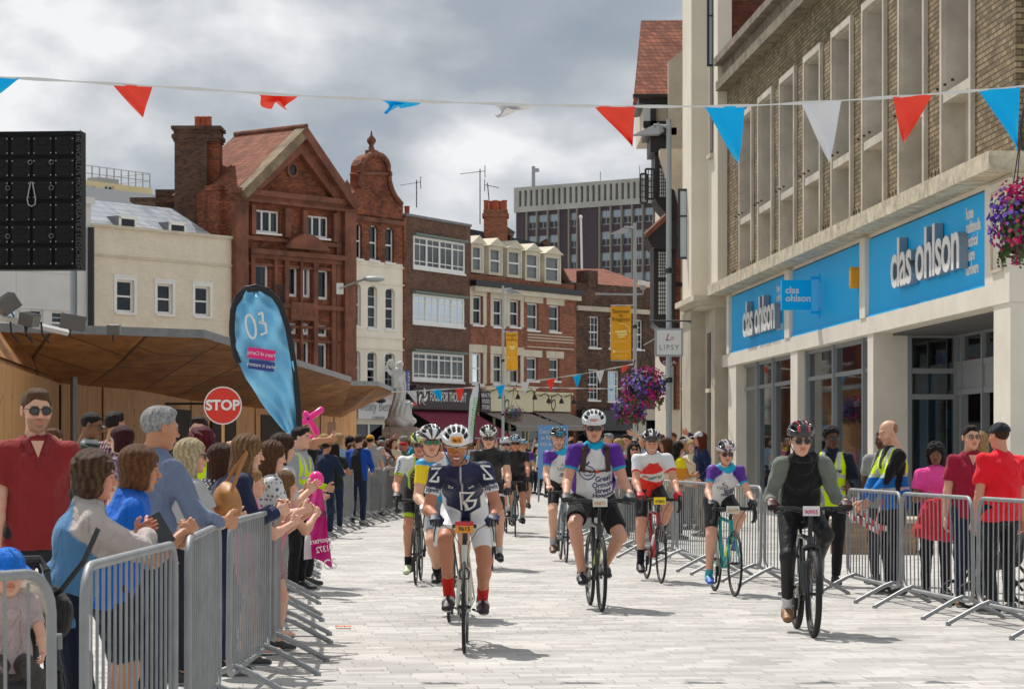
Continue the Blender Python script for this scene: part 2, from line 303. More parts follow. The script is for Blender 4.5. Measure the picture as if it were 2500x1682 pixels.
class Fac:
    def __init__(s,name,label,x0,d0,x1,d1,depth=8,cat='building',**k):
        a=px(x0,HOR,d0); b=px(x1,HOR,d1); s.o=Vector((a.x,a.y,0)); v=b-a; v.z=0; s.L=v.length; s.ang=math.atan2(v.y,v.x); s.dir=v.normalized()
        s.root=empty(name,s.o,s.ang,label=label,cat=cat,**k); s.depth=depth
    def uz(s,x,y,off=0):
        """photo pixel -> (u,z) on the facade plane pushed outward by off metres"""
        n=Vector((s.dir.y,-s.dir.x,0)); o=s.o+n*off; k=(x-1250)/FPX
        # (o.x+u dx) = k (o.y+u dy)
        u=(k*o.y-o.x)/(s.dir.x-k*s.dir.y); d=o.y+u*s.dir.y
        return u,EYE-(y-HOR)*d/FPX
    def rect(s,r,off=0):
        u0,z1=s.uz(r[0],r[1],off); u1,z=s.uz(r[2],r[1],off); _,z0=s.uz(r[0],r[3],off)
        return u0,z0,u1,z1
    def wall(s,u0,z0,u1,z1,holes,m,name='wall',t=.25,y=0,poly=None,parent=None):
        us=sorted({u0,u1,*[h[0] for h in holes],*[h[2] for h in holes]}); us=[u for u in us if u0-1e-6<=u<=u1+1e-6]
        zs=sorted({z0,z1,*[h[1] for h in holes],*[h[3] for h in holes]}); zs=[z for z in zs if z0-1e-6<=z<=z1+1e-6]
        g=MB()
        for i in range(len(us)-1):
            for j in range(len(zs)-1):
                cu,cz=(us[i]+us[i+1])/2,(zs[j]+zs[j+1])/2
                if any(h[0]<cu<h[2] and h[1]<cz<h[3] for h in holes): continue
                g.add([(us[i],y,zs[j]),(us[i+1],y,zs[j]),(us[i+1],y,zs[j+1]),(us[i],y,zs[j+1])],[(0,1,2,3)])
        for h in holes:
            a,b,c,d=h; g.add([(a,y,b),(c,y,b),(c,y,d),(a,y,d),(a,y+t,b),(c,y+t,b),(c,y+t,d),(a,y+t,d)],[(0,1,5,4),(1,2,6,5),(2,3,7,6),(3,0,4,7)])
        # sides, top, back
        D=s.depth; g.add([(u0,y,z0),(u0,D,z0),(u0,D,z1),(u0,y,z1),(u1,y,z0),(u1,D,z0),(u1,D,z1),(u1,y,z1)],[(0,1,2,3),(4,5,6,7),(3,2,6,7),(1,5,6,2)])
        o=g.obj(name,m,parent or s.root); return o
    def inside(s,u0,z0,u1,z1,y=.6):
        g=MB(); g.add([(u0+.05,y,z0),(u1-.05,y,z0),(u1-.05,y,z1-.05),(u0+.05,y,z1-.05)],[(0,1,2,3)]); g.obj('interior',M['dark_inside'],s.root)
    def window(s,h,style='sash',m='frame_white',rec=.12,cols=1,rows=0,surround=None,sill=True,fw=.06,cur=None,arch=False,mb=.035,lintel=None,y=0):
        a,b,c,d=h; y=y+rec; g=MB(); w=c-a; H=d-b
        g.bb((a,y,b),(a+fw,y+.07,d)); g.bb((c-fw,y,b),(c,y+.07,d)); g.bb((a+fw,y,b),(c-fw,y+.07,b+fw*1.2)); g.bb((a+fw,y,d-fw),(c-fw,y+.07,d))
        if style=='sash':
            mz=b+H*.5; g.bb((a+fw,y+.012,mz-mb),(c-fw,y+.06,mz+mb))
            for k in range(1,cols): u=a+w*k/cols; g.bb((u-mb*.4,y+.02,b+fw*1.2),(u+mb*.4,y+.05,mz-mb)); g.bb((u-mb*.4,y+.02,mz+mb),(u+mb*.4,y+.05,d-fw))
            for k in range(rows):
                for (p,q) in ((b+fw*1.2,mz-mb),(mz+mb,d-fw)):
                    zz=p+(q-p)*(k+1)/(rows+1); g.bb((a+fw,y+.024,zz-mb*.35),(c-fw,y+.046,zz+mb*.35))
        else:
            for k in range(1,cols):
                u=a+w*k/cols; g.bb((u-fw*.6,y-.008,b+fw*1.2),(u+fw*.6,y+.062,d-fw))
            if style=='grid':
                zt=d-H*.25; g.bb((a+fw,y+.012,zt-.03),(c-fw,y+.05,zt+.03)); z2=b+H*.22; g.bb((a+fw,y+.017,z2-.022),(c-fw,y+.045,z2+.022))
                for k in range(cols):
                    u=a+w*(k+.5)/cols; g.bb((u-.022,y+.022,b+fw),(u+.022,y+.042,d-fw))
            if style=='cas':
                zt=d-H*.28
        if arch:
            n=8; pts=[(a,d+.001),(a,d-.0)];
            g.prism([(a,d-H*.12)]+[(a+w/2-w/2*math.cos(PI*k/n),d-H*.12+H*.12*math.sin(PI*k/n)-.003) for k in range(n+1)]+[(c,d-H*.12),(c,d-.002),(a,d-.002)][0:0],y,y+.07) if 0 else None
            gg=MB()
            for sgn in (0,1):
                P=[(a,d),(a,d-H*.13)]+[(a+w/2*(1-math.cos(PI/2*k/n)),d-H*.13+H*.13*math.sin(PI/2*k/n)) for k in range(1,n+1)]
                if sgn: P=[(a+c-p[0],p[1]) for p in P]
                gg.prism(P,y-rec-.004,y+.02)
            gg.obj('window_arch',arch,s.root)
        o=g.obj('window',M[m],s.root)
        p=MB(); p.add([(a+.01,y+.04,b+.01),(c-.01,y+.04,b+.01),(c-.01,y+.04,d-.01),(a+.01,y+.04,d-.01)],[(0,1,2,3)]); p.obj('pane',M['window_glass'],o)
        if cur is None: cur=rnd.random()
        if cur>.25:
            q=MB(); cw=w*(.12+.25*rnd.random()); n=6
            def strip(p0,p1,zt=d-.03,zb=b+.02):
                vs=[];fs=[]
                for k in range(n+1):
                    u=p0+(p1-p0)*k/n; yy=y+.12+.03*(k%2); vs+=[(u,yy,zb),(u,yy,zt)]
                for k in range(n): fs.append((2*k,2*k+1,2*k+3,2*k+2))
                q.add(vs,fs)
            if cur>.85: strip(a+fw,c-fw)
            elif cur>.7: strip(a+fw,c-fw,d-.03,b+H*.55)
            else: strip(a+fw,a+fw+cw); strip(c-fw-cw,c-fw)
            q.obj('curtain',M['curtain'],o)
        if sill:
            q=MB(); q.bb((a-.08,y-rec-.08,b-.09),(c+.08,y-.002,b-.003)); q.obj('sill',M[surround or m],o)
        if surround:
            q=MB(); e=.14; f=-.04+y-rec; q.bb((a-e,f,b),(a,f+.05,d+e)); q.bb((c,f,b),(c+e,f+.05,d+e)); q.bb((a,f,d),(c,f+.05,d+e)); q.bb((a-e-.04,f-.03,d+e),(c+e+.04,f+.05,d+e+.06)); q.obj('surround',M[surround],o)
        return o
    def part(s,g,name,m,**k): return g.obj(name,m if not isinstance(m,str) else M[m],s.root,**k)
def tv_aerial(x,y0,y1,d,w=60,dirs=1,label='',lean=0):
    a=px(x,y1,d); b=px(x+lean,y0,d); g=MB(); g.tube([a,b],.03,6)
    l=w*d/FPX; e=b+Vector((-l*.8*dirs,0,-.1)); f=b+Vector((l*.2*dirs,0,.05)); o=b+Vector((0,0,-.15))
    h=MB(); h.tube([e+Vector((0,0,-.15)),f+Vector((0,0,-.15))],.02,5)
    for k in range(9):
        t=e.lerp(f,k/9)+Vector((0,0,-.15)); h.tube([t+Vector((0,-.25,-.03)),t+Vector((0,.25,.03))],.012,4)
    for k in (-1,1): h.tube([f+Vector((0,-.2,-.15)),f+Vector((0,.2,-.15+.3*k))],.02,4)
    r=empty('tv_aerial',(a.x,a.y,0),label=label,cat='aerial',group='television aerials on the rooftops')
    for (q,n) in ((g,'mast'),(h,'antenna')):
        q.v=[(v[0]-a.x,v[1]-a.y,v[2]) for v in q.v]; q.obj(n,M['iron'],r)
def street_row():
    # plan of the curving row: d*(xv-x)=const inside each house
    D={-60:98.0,222:102.9,565:109.4,858:115.3,984:118.8,1149:125.0,1407:133.6,1640:139.5}
    # --- white house, far left
    F=Fac('white_town_house','white rendered town house behind the big black screen and floodlights',-60,98,222,102.8)
    hs=[F.rect(r) for r in ((74,755,106,812),(127,760,157,815),(20,755,50,812))]
    _,zt=F.uz(222,485); F.wall(0,0,F.L,zt,hs,M['white_render']); F.inside(0,0,F.L,zt)
    for h in hs: F.window(h,'sash',cols=1,rows=1,cur=.9)
    g=MB(); r=F.rect((45,660,176,752)); 
    g.bb((r[0],-.05,r[1]),(r[2],-.001,r[1]+.12)); g.bb((r[0],-.05,r[3]),(r[2],-.001,r[3]+.12)); g.bb((r[0]-.1,-.05,r[1]),(r[0],-.001,r[3])); g.bb((r[2],-.05,r[1]),(r[2]+.1,-.001,r[3]))
    g.bb((0,-.25,zt-.25),(F.L,-.002,zt+.02)); F.part(g,'moulding','white_render')
    g=MB(); u=F.uz(222,600)[0]; g.tube([(u-.1,-.12,0),(u-.1,-.12,zt-1.2)],.13,8); F.part(g,'drainpipe','black_paint')
    # --- cream house
    F=Fac('cream_painted_house','cream painted brick house with three sash windows and slate dormer roof',222,102.9,565,109.4)
    wins=[F.rect(r) for r in ((284,682,327,762),(383,692,421,766),(475,698,512,771))]
    zt=F.uz(222,552)[1]; low=[F.rect(r) for r in ((284,880,327,960),(383,885,421,962),(475,890,512,964))]
    F.wall(0,0,F.L,zt,wins+low,M['painted_brick']); F.inside(0,0,F.L,zt)
    for i,h in enumerate(wins+low): F.window(h,'sash',m='white_paint',surround='white_paint',cur=(.1,.1,.1)[i%3],rec=.1,fw=.09)
    h=wins[1]; g=MB(); g.bb((h[0]+.1,.22,h[1]+.1),(h[2]-.1,.25,h[1]+.85)); F.part(g,'blind',mat('tan_blind',srgb('#b08b60'),.9))
    g=MB(); z=F.uz(222,619)[1]; g.bb((-.02,-.06,z-.08),(F.L+.02,-.001,z)); g.bb((-.03,-.1,zt),(F.L+.05,.3,zt+.12)); F.part(g,'coping','stone_trim')
    # slate roof
    u1,zr=F.uz(418,509,-2.2); u1-=.2; g=MB()
    g.add([(0,.35,zt-.1),(F.L-.2,.35,zt-.1),(u1+.2,2.2,zr),(0,2.2,zr)],[(0,1,2,3)]); g.add([(0,2.2,zr),(u1+.2,2.2,zr),(F.L-.2,6,zt),(0,6,zt)],[(0,1,2,3)]); g.add([(F.L-.2,.35,zt-.1),(u1+.2,2.2,zr),(F.L-.2,6,zt)],[(0,1,2)]); F.part(g,'roof','slate_roof')
    for r in ((290,528,331,559),(412,543,452,572)):
        a,b,c,d=F.rect(r,-.5); g=MB(); g.bb((a,.5,b-.5),(c,2.2,d+.03)); dm=F.part(g,'dormer','lead'); 
        for s_ in (0,1):pass
        g=MB(); f=.09; y=.44; g.bb((a,y,b-.2),(a+f,.499,d)); g.bb((c-f,y,b-.2),(c,.499,d)); g.bb((a,y,d-f),(c,.499,d+.05)); w=g.obj('window_frame',M['frame_white'],dm); g=MB(); g.add([(a+f,.49,b-.3),(c-f,.49,b-.3),(c-f,.49,d-f),(a+f,.49,d-f)],[(0,1,2,3)]); g.obj('pane',mat('dark_pane',(.02,.022,.025),.08),dm)
    # --- big chimney stack behind cream house
    a=px(426,560,111); b=px(533,560,111)
    r=empty('chimney_stack',(a.x,a.y,0),label='tall dark brick chimney stack with orange pots beside the red gabled building',cat='chimney')
    w=(b.x-a.x); zc0=EYE+(HOR-345)*111/FPX; zc=EYE+(HOR-308)*111/FPX
    g=MB(); g.bb((0,0,0),(w*.74,1.2,zc0)); g.obj('stack',M['brick_old'],r); g=MB(); g.bb((w*.74,.3,0),(w,1.6,zc0)); g.obj('stack',M['brick_red'],r)
    g=MB()
    for k,(e,z0,z1) in enumerate(((.06,zc0,zc0+.12),(.12,zc0+.12,zc0+.3),(.04,zc0+.3,zc-.15),(.14,zc-.15,zc))): g.bb((-e,-e,z0),(w+e,1.6+e,z1))
    g.obj('cap',M['brick_old'],r)
    for x in (479,493,505):
        q=px(x,300,111); g=MB(); g.lathe([(.15,0),(.19,.05),(.15,.12),(.14,.42),(.17,.46),(.13,.5),(.12,.3)],(q.x-a.x,.6,zc),12); g.obj('chimney_pot',M['pot'],r,smooth=True)
    # --- red gabled building
    F=Fac('red_gabled_building','tall red brick and terracotta building with big triangular gable and tiled roof',565,109.4,858,115.3,depth=2.2)
    W1=[F.rect(r) for r in ((623,511,683,566),(748,525,803,578))]
    W2=[F.rect(r) for r in ((621,643,657,711),(703,649,728,724),(735,651,760,726),(774,657,803,731))]
    W3=[F.rect(r) for r in ((705,788,726,815),(735,789,757,817),(774,793,801,821))]
    W4=[F.rect(r) for r in ((712,830,729,893),(734,832,756,895),(773,836,800,903),(621,820,657,893))]
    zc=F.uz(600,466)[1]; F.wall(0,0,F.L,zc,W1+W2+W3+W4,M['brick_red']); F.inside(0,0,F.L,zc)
    for h in W1: F.window(h,'cas',cols=3,cur=.5,m='white_paint',fw=.08)
    for h in W2: F.window(h,'cas',cols=1,cur=.5,sill=False,m='white_paint',fw=.11)
    for h in W3+W4: F.window(h,'cas',cols=1,cur=.4,sill=False,m='white_paint',fw=.11)
    g=MB(); L=F.L
    def band(y,th,out,u0=0,u1=None):
        z=F.uz(600,y)[1]; g.bb((u0,-out,z-th),(u1 or L,-.002,z))
    band(463,.25,.42,-.2,L+.2); band(474,.35,.28,-.1,L+.1); band(486,.12,.34,-.1,L+.1); band(575,.18,.15,.8,L-.8); band(606,.22,.35,.9,L-.7); band(618,.2,.2,1,L-.8); band(735,.2,.25,2.2,L-.6); band(640,.12,.1); band(822,.14,.12,2.2,L-.6); band(788,.12,.1,2.2,L-.6)
    # pilasters and mullion piers
    for (a,b,o) in ((0,.75,.3),(L-.75,L,.32),(L-1.1,L-.78,.12)): g.bb((a,-o,0),(b,-.003,zc-.27))
    for (x0,x1) in ((608,618),(690,700),(728.5,734),(761,771),(805,815),(665,672)):
        u0,_=F.uz(x0,700); u1,_=F.uz(x1,700); g.bb((u0,-.16,F.uz(600,900)[1]),(u1,-.004,F.uz(600,625)[1]))
    for (x0,x1) in ((608,618),(690,703),(733,744),(808,818)):
        u0,_=F.uz(x0,550); u1,_=F.uz(x1,550); g.bb((u0,-.2,F.uz(600,572)[1]),(u1,-.005,F.uz(600,500)[1]))
    # segmental pediment
    u0,z0=F.uz(678,606); u1,_=F.uz(784,606); n=14; P=[(u0,z0),(u1,z0)]+[(u1-(u1-u0)*k/n,z0+.08+.62*math.sin(PI*k/n)) for k in range(n+1)]; g.prism(P,-.55,-.35)
    P2=[(u0+.25,z0+.1),(u1-.25,z0+.1)]+[(u1-.25-(u1-u0-.5)*k/n,z0+.12+.42*math.sin(PI*k/n)) for k in range(n+1)]; 
    F.part(g,'terracotta_dressing','terracotta')
    g=MB(); u0,zb=F.uz(700,724); u1,_=F.uz(762,724); g.bb((u0,-.3,zb-1.05),(u1,-.004,zb-.25)); 
    for k in range(5): g.sphere((u0+(u1-u0)*(k+.5)/5,-.3,zb-.65),(.1,.05,.18),8,6)
    F.part(g,'carved_panel','terracotta')
    # balcony
    g=MB(); u0,z0=F.uz(668,742,.5); u1,z1=F.uz(694,697,.5)
    for k in range(9): u=u0+(u1-u0)*k/8; g.bb((u-.012,-.5,z0),(u+.012,-.476,z1))
    g.bb((u0,-.51,z1),(u1,-.46,z1+.04)); g.bb((u0,-.55,z0-.06),(u1,-.17,z0)); F.part(g,'balcony','iron')
    # gable
    ga=F.uz(596,461,.3); gb=F.uz(851,490,.3); gt=F.uz(737,326,.3); zb=zc-.02
    A,B,T=(ga[0],zb),(gb[0],zb),(gt[0],gt[1]); g=MB(); g.prism([A,B,T],.0,.35); F.part(g,'gable','brick_red')
    g=MB()
    def verge(p,q,th,y0,y1,sh=0):
        p=Vector(p);q=Vector(q); t=(q-p).normalized(); nn=Vector((-t.y,t.x)); nn=nn if nn.y<0 else -nn
        g.prism([tuple(p),tuple(q),tuple(q+nn*th),tuple(p+nn*th)],y0,y1)
    A2=(A[0]-.35,zb-.05); B2=(B[0]+.35,zb-.05); T2=(T[0],T[1]+.3)
    g2=MB(); g,g2=g2,g; verge(A2,T2,.42,-.62,-.002); F.part(g,'weathered_verge',mat('lichen_stone',srgb('#8a7860'),.9,var=(1.5,.6))); g=g2; verge(B2,T2,.42,-.621,-.003); verge((A[0],zb),(T[0],T[1]-.2),.55,-.3,-.004); verge((B[0],zb),(T[0],T[1]-.2),.55,-.301,-.005)
    F.part(g,'gable_verge','terracotta')
    u,z=F.uz(712,416,.0); g=MB(); g.lathe([(.36,-.07),(.36,0),(.24,0),(.24,-.07),(.36,-.07)],(u,-.02,z),20,'Y'); F.part(g,'oculus_ring','terracotta'); g=MB(); g.lathe([(0,-.03),(.27,-.03)],(u,0,z),20,'Y'); F.part(g,'oculus','black_paint')
    # tiled roof running back from the gable
    g=MB(); yb=4.0; 
    g.add([(A2[0]+.02,-.1,zb),(T2[0],-.1,T2[1]-.05),(T2[0],yb,T2[1]-.05),(A2[0]+.02,yb,zb)],[(0,1,2,3)]); g.add([(B2[0]-.02,-.1,zb),(T2[0],-.1,T2[1]-.05),(T2[0],yb,T2[1]-.05),(B2[0]-.02,yb,zb)],[(0,1,2,3)])
    g.add([(A2[0]+.02,yb,zb),(T2[0],yb,T2[1]-.05),(B2[0]-.02,yb,zb)],[(0,1,2)]); F.part(g,'roof','roof_tile')
    g=MB(); g.tube([(T2[0],-.6,T2[1]),(T2[0],yb,T2[1])],.12,8); F.part(g,'ridge_tiles','terracotta')
    # set-back left wing
    g=MB(); u0=F.uz(506,600,-3)[0]; g.bb((-.25,.5,0),(-.002,1.25,zc-.02)); g.bb((-.33,.42,zc-.02),(0,1.33,zc+.2)); F.part(g,'side_wing','brick_red')
    g=MB(); g.lathe([(0,0),(.2,0),(.22,.15),(.1,.2),(.17,.45),(.2,.6),(.12,.8),(.03,.95),(0,1)],(L-.2,.1,F.uz(846,490)[1]),12); F.part(g,'finial','terracotta',smooth=True)
    # --- narrow building with shaped gable
    F=Fac('shaped_gable_building','narrow red building with curved gable and white painted lower floors',859,115.35,984,118.8)
    W1=[F.rect(r) for r in ((862,543,884,630),(902,549,923,634),(941,555,962,640))]
    W2=[F.rect(r) for r in ((859.5,690,881,795),(898,696,921,800),(941,702,964,803))]
    W3=[F.rect(r) for r in ((859.5,855,880,938),(897,858,920,942),(940,861,964,948))]
    zm=F.uz(860,633)[1]; zt=F.uz(860,520)[1]; L=F.L
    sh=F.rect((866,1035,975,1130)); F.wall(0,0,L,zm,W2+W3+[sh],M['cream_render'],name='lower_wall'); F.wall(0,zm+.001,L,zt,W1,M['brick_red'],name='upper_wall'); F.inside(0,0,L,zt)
    for h in W1: F.window(h,'sash',cur=.5,arch=M['brick_red'])
    for h in W2+W3: F.window(h,'sash',rows=1,cur=.4,arch=M['cream_render'])
    g=MB(); 
    for y in (640,684,818,846): z=F.uz(860,y)[1]; g.bb((0,-.07,z-.06),(L,-.002,z))
    F.part(g,'string_course','cream_render')
    n=MB(); P=[]
    pts=((861,524),(861,472),(868,468),(873,456),(876,443),(876,428),(874,424),(877,420),(878,404),(884,391),(894,381),(904,376),(918,376),(930,381),(940,392),(945,406),(945,420),(949,425),(947,430),(948,445),(953,463),(962,481),(977,499),(984,503),(984,545))
    Pz=[F.uz(a,b) for a,b in pts]; n.prism(Pz,0,.5); F.part(n,'shaped_gable','brick_red')
    g=MB()
    for i in range(3,22): g.tube([(Pz[i][0],-.08,Pz[i][1]),(Pz[i+1][0],-.08,Pz[i+1][1])],.13,6)
    g.tube([(Pz[6][0],-.05,Pz[6][1]),(Pz[17][0],-.05,Pz[17][1])],.09,6); z=F.uz(862,526)[1]; g.bb((0,-.15,z-.2),(L,-.003,z)); F.part(g,'coping','terracotta',smooth=True)
    u,z=F.uz(911,376); g=MB(); g.lathe([(.3,0),(.3,.25),(.16,.3),(.1,.5),(.22,.68),(.2,.8),(.06,.95),(.03,1.15),(0,1.2)],(u,.1,z-.1),14); F.part(g,'finial','terracotta',smooth=True)
    # shopfront
    g=MB(); r=F.rect((866,972,1000,1022),.3); g.bb((.1,-.3,r[1]),(L+.3,-.003,r[3])); F.part(g,'fascia','white_render')
    u,z=F.uz(916,993,.31); g=MB(); add_text(g,'Sweaty Betty',(u,-.315,z),.62,extrude=.004,sx=.92); add_text(g,'LONDON',(u+.25,-.315,z-.52),.22,extrude=.004); F.part(g,'lettering',mat('grey_letter',(.25,.25,.25),.5))
    g=MB()
    for k in range(4): u=sh[0]+(sh[2]-sh[0])*k/3; g.bb((u-.06,.05,0),(u+.06,.15,sh[3]))
    F.part(g,'shop_window_frame','white_paint'); g=MB(); g.add([(sh[0],.1,0),(sh[2],.1,0),(sh[2],.1,sh[3]),(sh[0],.1,sh[3])],[(0,1,2,3)]); F.part(g,'shop_glass','window_glass')
    g=MB(); g.sphere((0,0,0),(.35,.2,.12),10,6); u,z=F.uz(925,978,.6); F.part(g,'sign_lamp','black_paint',loc=(u,-.7,z),smooth=True)
    # --- brown brick block with banded windows
    F=Fac('brown_brick_shop','brown brick flat-topped building with three wide white windows over a dark health food shop',990,119,1149,125)
    Wn=[F.rect(r) for r in ((1008,575,1133,653),(1007,716,1132,788),(1006,858,1131,927))]
    zt=F.uz(990,527)[1]; L=F.L; sh=F.rect((1000,1010,1145,1150)); sh=(.4,0,L-.2,sh[3]); F.wall(0,0,L,zt,Wn+[sh],M['brick_brown']); F.inside(0,0,L,zt)
    for h in Wn:
        F.window(h,'grid',m='white_paint',cols=4,cur=.6,fw=.12,rec=-.03)
        g=MB(); g.bb((h[0]-.1,-.25,h[3]+.02),(h[2]+.1,-.002,h[3]+.12)); F.part(g,'window_hood',mat('copper',(.16,.2,.17),.7))
    g=MB(); g.bb((-.02,-.06,zt),(L+.02,.3,zt+.12)); F.part(g,'coping','lead')
    g=MB(); g.bb((-.25,-.05,0),(-.01,8,zt-.1)); F.part(g,'party_pier','brick_red')
    r=F.rect((1026,947,1141,998),.45); g=MB(); g.bb((.0,-.45,r[1]),(L,-.003,r[3])); g.bb((-.05,-.6,r[3]),(L+.05,-.004,r[3]+.12)); F.part(g,'fascia',mat('aubergine',srgb('#2b1820'),.5))
    u,z=F.uz(1088,970,.46); g=MB(); add_text(g,'FOOD FOR THOUGHT',(u+.28,-.456,z),.66,extrude=.005,sx=.56,shear=.15); F.part(g,'lettering','white_paint')
    g=MB(); u,z=F.uz(1032,968,.46)
    for k in range(5):
        a0=2*PI*k/5; P=[]
        for j in range(8): a=a0+j*.22; rr=.12+.36*j/7; P.append((u+rr*math.cos(a),-.47,z+rr*math.sin(a)))
        g.tube(P,[.02+.07*math.sin(PI*j/7) for j in range(8)],5,sq=(1,.2))
    F.part(g,'swirl_logo','white_paint')
    u,z=F.uz(1013,982,.46); g=MB(); g.bb((u-.3,-.47,z-.32),(u+.3,-.452,z+.32)); sg=F.part(g,'square_sign',M['aubergine']); g=MB()
    for a,b in ((-.09,-.09),(.09,-.09),(-.09,.11),(.09,.11)): g.lathe([(0,0),(.09,0)],(u+a,-.475,z+b),10,'Y')
    g.obj('clover_logo',mat('red_paint',srgb('#d8301f'),.5),sg)
    # awning
    def awning(F,u0,u1,zt,out,drop,mm,name='awning',val=.25,arms=True):
        g=MB(); n=10
        vs=[];fs=[]
        for k in range(n+1):
            u=u0+(u1-u0)*k/n; vs+=[(u,-.1,zt),(u,-out,zt-drop),(u,-out-.01,zt-drop-val)]
        for k in range(n): fs+=[(3*k,3*k+3,3*k+4,3*k+1),(3*k+1,3*k+4,3*k+5,3*k+2)]
        g.add(vs,fs); g.add([(u0,-.1,zt-.03),(u0,-out,zt-drop-.03),(u1,-.1,zt-.03),(u1,-out,zt-drop-.03)],[(0,1,3,2)])
        o=F.part(g,name,mm)
        g=MB(); g.tube([(u0+.05,-out,zt-drop-.02),(u1-.05,-out,zt-drop-.02)],.035,6)
        if arms: g.tube([(u0+.1,-out,zt-drop),(u0+.1,-.1,zt-drop-.8)],.025,5); g.tube([(u1-.1,-out,zt-drop),(u1-.1,-.1,zt-drop-.8)],.025,5)
        g.obj('arm',M['grey_metal'],o)
    zz=F.uz(1005,999,.3)[1]; awning(F,.1,L-.1,zz,2.6,1.35,mat('maroon_fabric',srgb('#7a1836'),.8,var=(1,.1)))
    # to-let board on brown building
    u,z=F.uz(993,930,.8); r=empty('letting_board',F.root.matrix_basis@Vector((u,-.6,z)),F.ang+.15,label='blue letting agent board sticking out beside the lowest wide window',cat='sign'); g=MB(); g.bb((-.45,-.02,-.6),(.5,.02,.5)); g.obj('board',mat('navy_board',srgb('#232c74'),.5),r); g=MB(); g.bb((.5,-.015,-.58),(.88,.015,.5)); g.obj('side_board',mat('mid_blue_board',srgb('#4656a8'),.5),r)
    g=MB(); g.bb((-.3,-.03,.0),(-.17,-.021,.42)); g.bb((-.17,-.03,.0),(.25,-.021,.1)); add_text(g,'LEADERS',(0,-.025,-.14),.2,extrude=.003); add_text(g,'LET BY',(.7,-.02,0),.26,Matrix.Rotation(R(90),3,'Y'),extrude=.003); g.obj('lettering',M['white_paint'],r)
    # --- mansard building
    F=Fac('mansard_terrace','orange brick terrace with five white pedimented dormers in a slate mansard roof',1149.3,125.05,1407,133.6)
    L=F.L; zt=F.uz(1150,690)[1]
    W2=[F.rect(r) for r in ((1154,722,1178,792),(1204,730,1228,797),(1244,732,1269,797),(1287,739,1315,805),(1341,745,1367,809))]
    W1=[F.rect(r) for r in ((1152,861,1178,936),(1204,865,1228,936),(1244,867,1269,936),(1286,872,1313,929),(1341,875,1366,929))]
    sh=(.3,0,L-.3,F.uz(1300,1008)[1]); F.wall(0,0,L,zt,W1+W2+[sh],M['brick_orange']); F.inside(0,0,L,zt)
    for i,h in enumerate(W2+W1): F.window(h,'sash',cur=(.5,.3,.8,.9,.6)[i%5],fw=.08,rows=0)
    g=MB()
    for i,h in enumerate(W2+W1):
        a,b,c,d=h
        if i%5<3: g.bb((a-.32,-.06,d+.02),(c+.32,-.004,d+.42)); g.bb((a-.3,-.05,b),(a-.02,-.003,d+.01)); g.bb((c+.02,-.05,b),(c+.3,-.003,d+.01))
        else: g.bb((a-.35,-.06,d+.02),(c+.35,-.004,d+.38))
    for y in (815,822,829,845): z=F.uz(1290,y)[1]; g.bb((L*.52,-.03,z-.05),(L-.3,-.002,z))
    F.part(g,'stone_dressing','stone_trim')
    g=MB(); g.bb((-.1,-.4,zt-.15),(L+.1,-.003,zt+.12)); F.part(g,'gutter','black_paint'); g=MB(); g.bb((-.05,-.3,zt-.42),(L+.05,-.004,zt-.17)); F.part(g,'cornice','stone_trim')
    g=MB(); g.bb((0,.1,zt),(L,.4,zt+.45)); F.part(g,'parapet','brick_orange')
    zr=F.uz(1150,555,-1.7)[1]; g=MB(); g.add([(0,.4,zt+.1),(L,.4,zt+.1),(L-.9,1.7,zr-.35),(0,1.7,zr)],[(0,1,2,3)]); g.add([(0,1.7,zr),(L-.9,1.7,zr-.35),(L-.9,8,zr-.2),(0,8,zr)],[(0,1,2,3)]); g.add([(L,.4,zt+.1),(L-.9,1.7,zr-.35),(L-.9,8,zr-.2),(L,8,zt)],[(0,1,2,3)]); F.part(g,'mansard_roof','dark_tile')
    g=MB(); g.tube([(L+.1,.3,zt),(L-.75,1.6,zr-.2)],.22,6); g.tube([(L*.56,1.2,zr-.3),(L*.54,1.6,zr)],.3,4); F.part(g,'roof_edge','brick_old')
    for r in ((1150,576,1186,664),(1193,582,1232,670),(1238,588,1279,676),(1282,595,1323,684),(1329,602,1374,690)):
        a,b,c,d=F.rect(r,0); d-=.35; g=MB(); g.bb((a+.1,.05,b),(a+.25,1.6,d)); g.bb((c-.25,.05,b),(c-.1,1.6,d)); g.bb((a+.25,.06,b),(c-.25,1.6,b+.15)); g.bb((a+.25,.06,d-.2),(c-.25,1.6,d-.001))
        g.prism([(a-.02,d),(c+.02,d),((a+c)/2,d+.42)],-.08,1.6); dm=F.part(g,'dormer','stone_trim')
        g=MB(); g.bb((a+.25,.12,(b+d)/2-.04),(c-.25,.18,(b+d)/2+.04)); g.bb((a+.25,.11,b+.15),(a+.33,.17,d-.2)); g.bb((c-.33,.11,b+.15),(c-.25,.17,d-.2)); g.obj('window_frame',M['frame_white'],dm)
        g=MB(); g.add([(a+.3,.2,b),(c-.3,.2,b),(c-.3,.2,d),(a+.3,.2,d)],[(0,1,2,3)]); g.obj('pane',mat('grey_pane',(.16,.17,.17),.12),dm)
    # shopfronts with cream fascia
    for (x0,x1,yt,nm) in ((1182,1301,950,0),(1304,1393,962,1)):
        r=F.rect((x0,yt,x1,1003),.35); g=MB(); g.bb((r[0],-.35,r[1]),(r[2],-.005,r[3])); g.bb((r[0]-.05,-.5,r[3]),(r[2]+.05,-.006,r[3]+.12)); F.part(g,'fascia',mat('cream_sign',srgb('#d9d2ae'),.6))
        u,z=F.uz((1233,1347)[nm],983,.36); g=MB(); add_text(g,'H',(u-.14,-.358,z+.1),.75,extrude=.006,sx=.7); add_text(g,'Q',(u+.14,-.36,z-.14),.85,extrude=.006,sx=.7,shear=.2); F.part(g,'monogram',mat('dark_olive',(.04,.035,.015),.5))
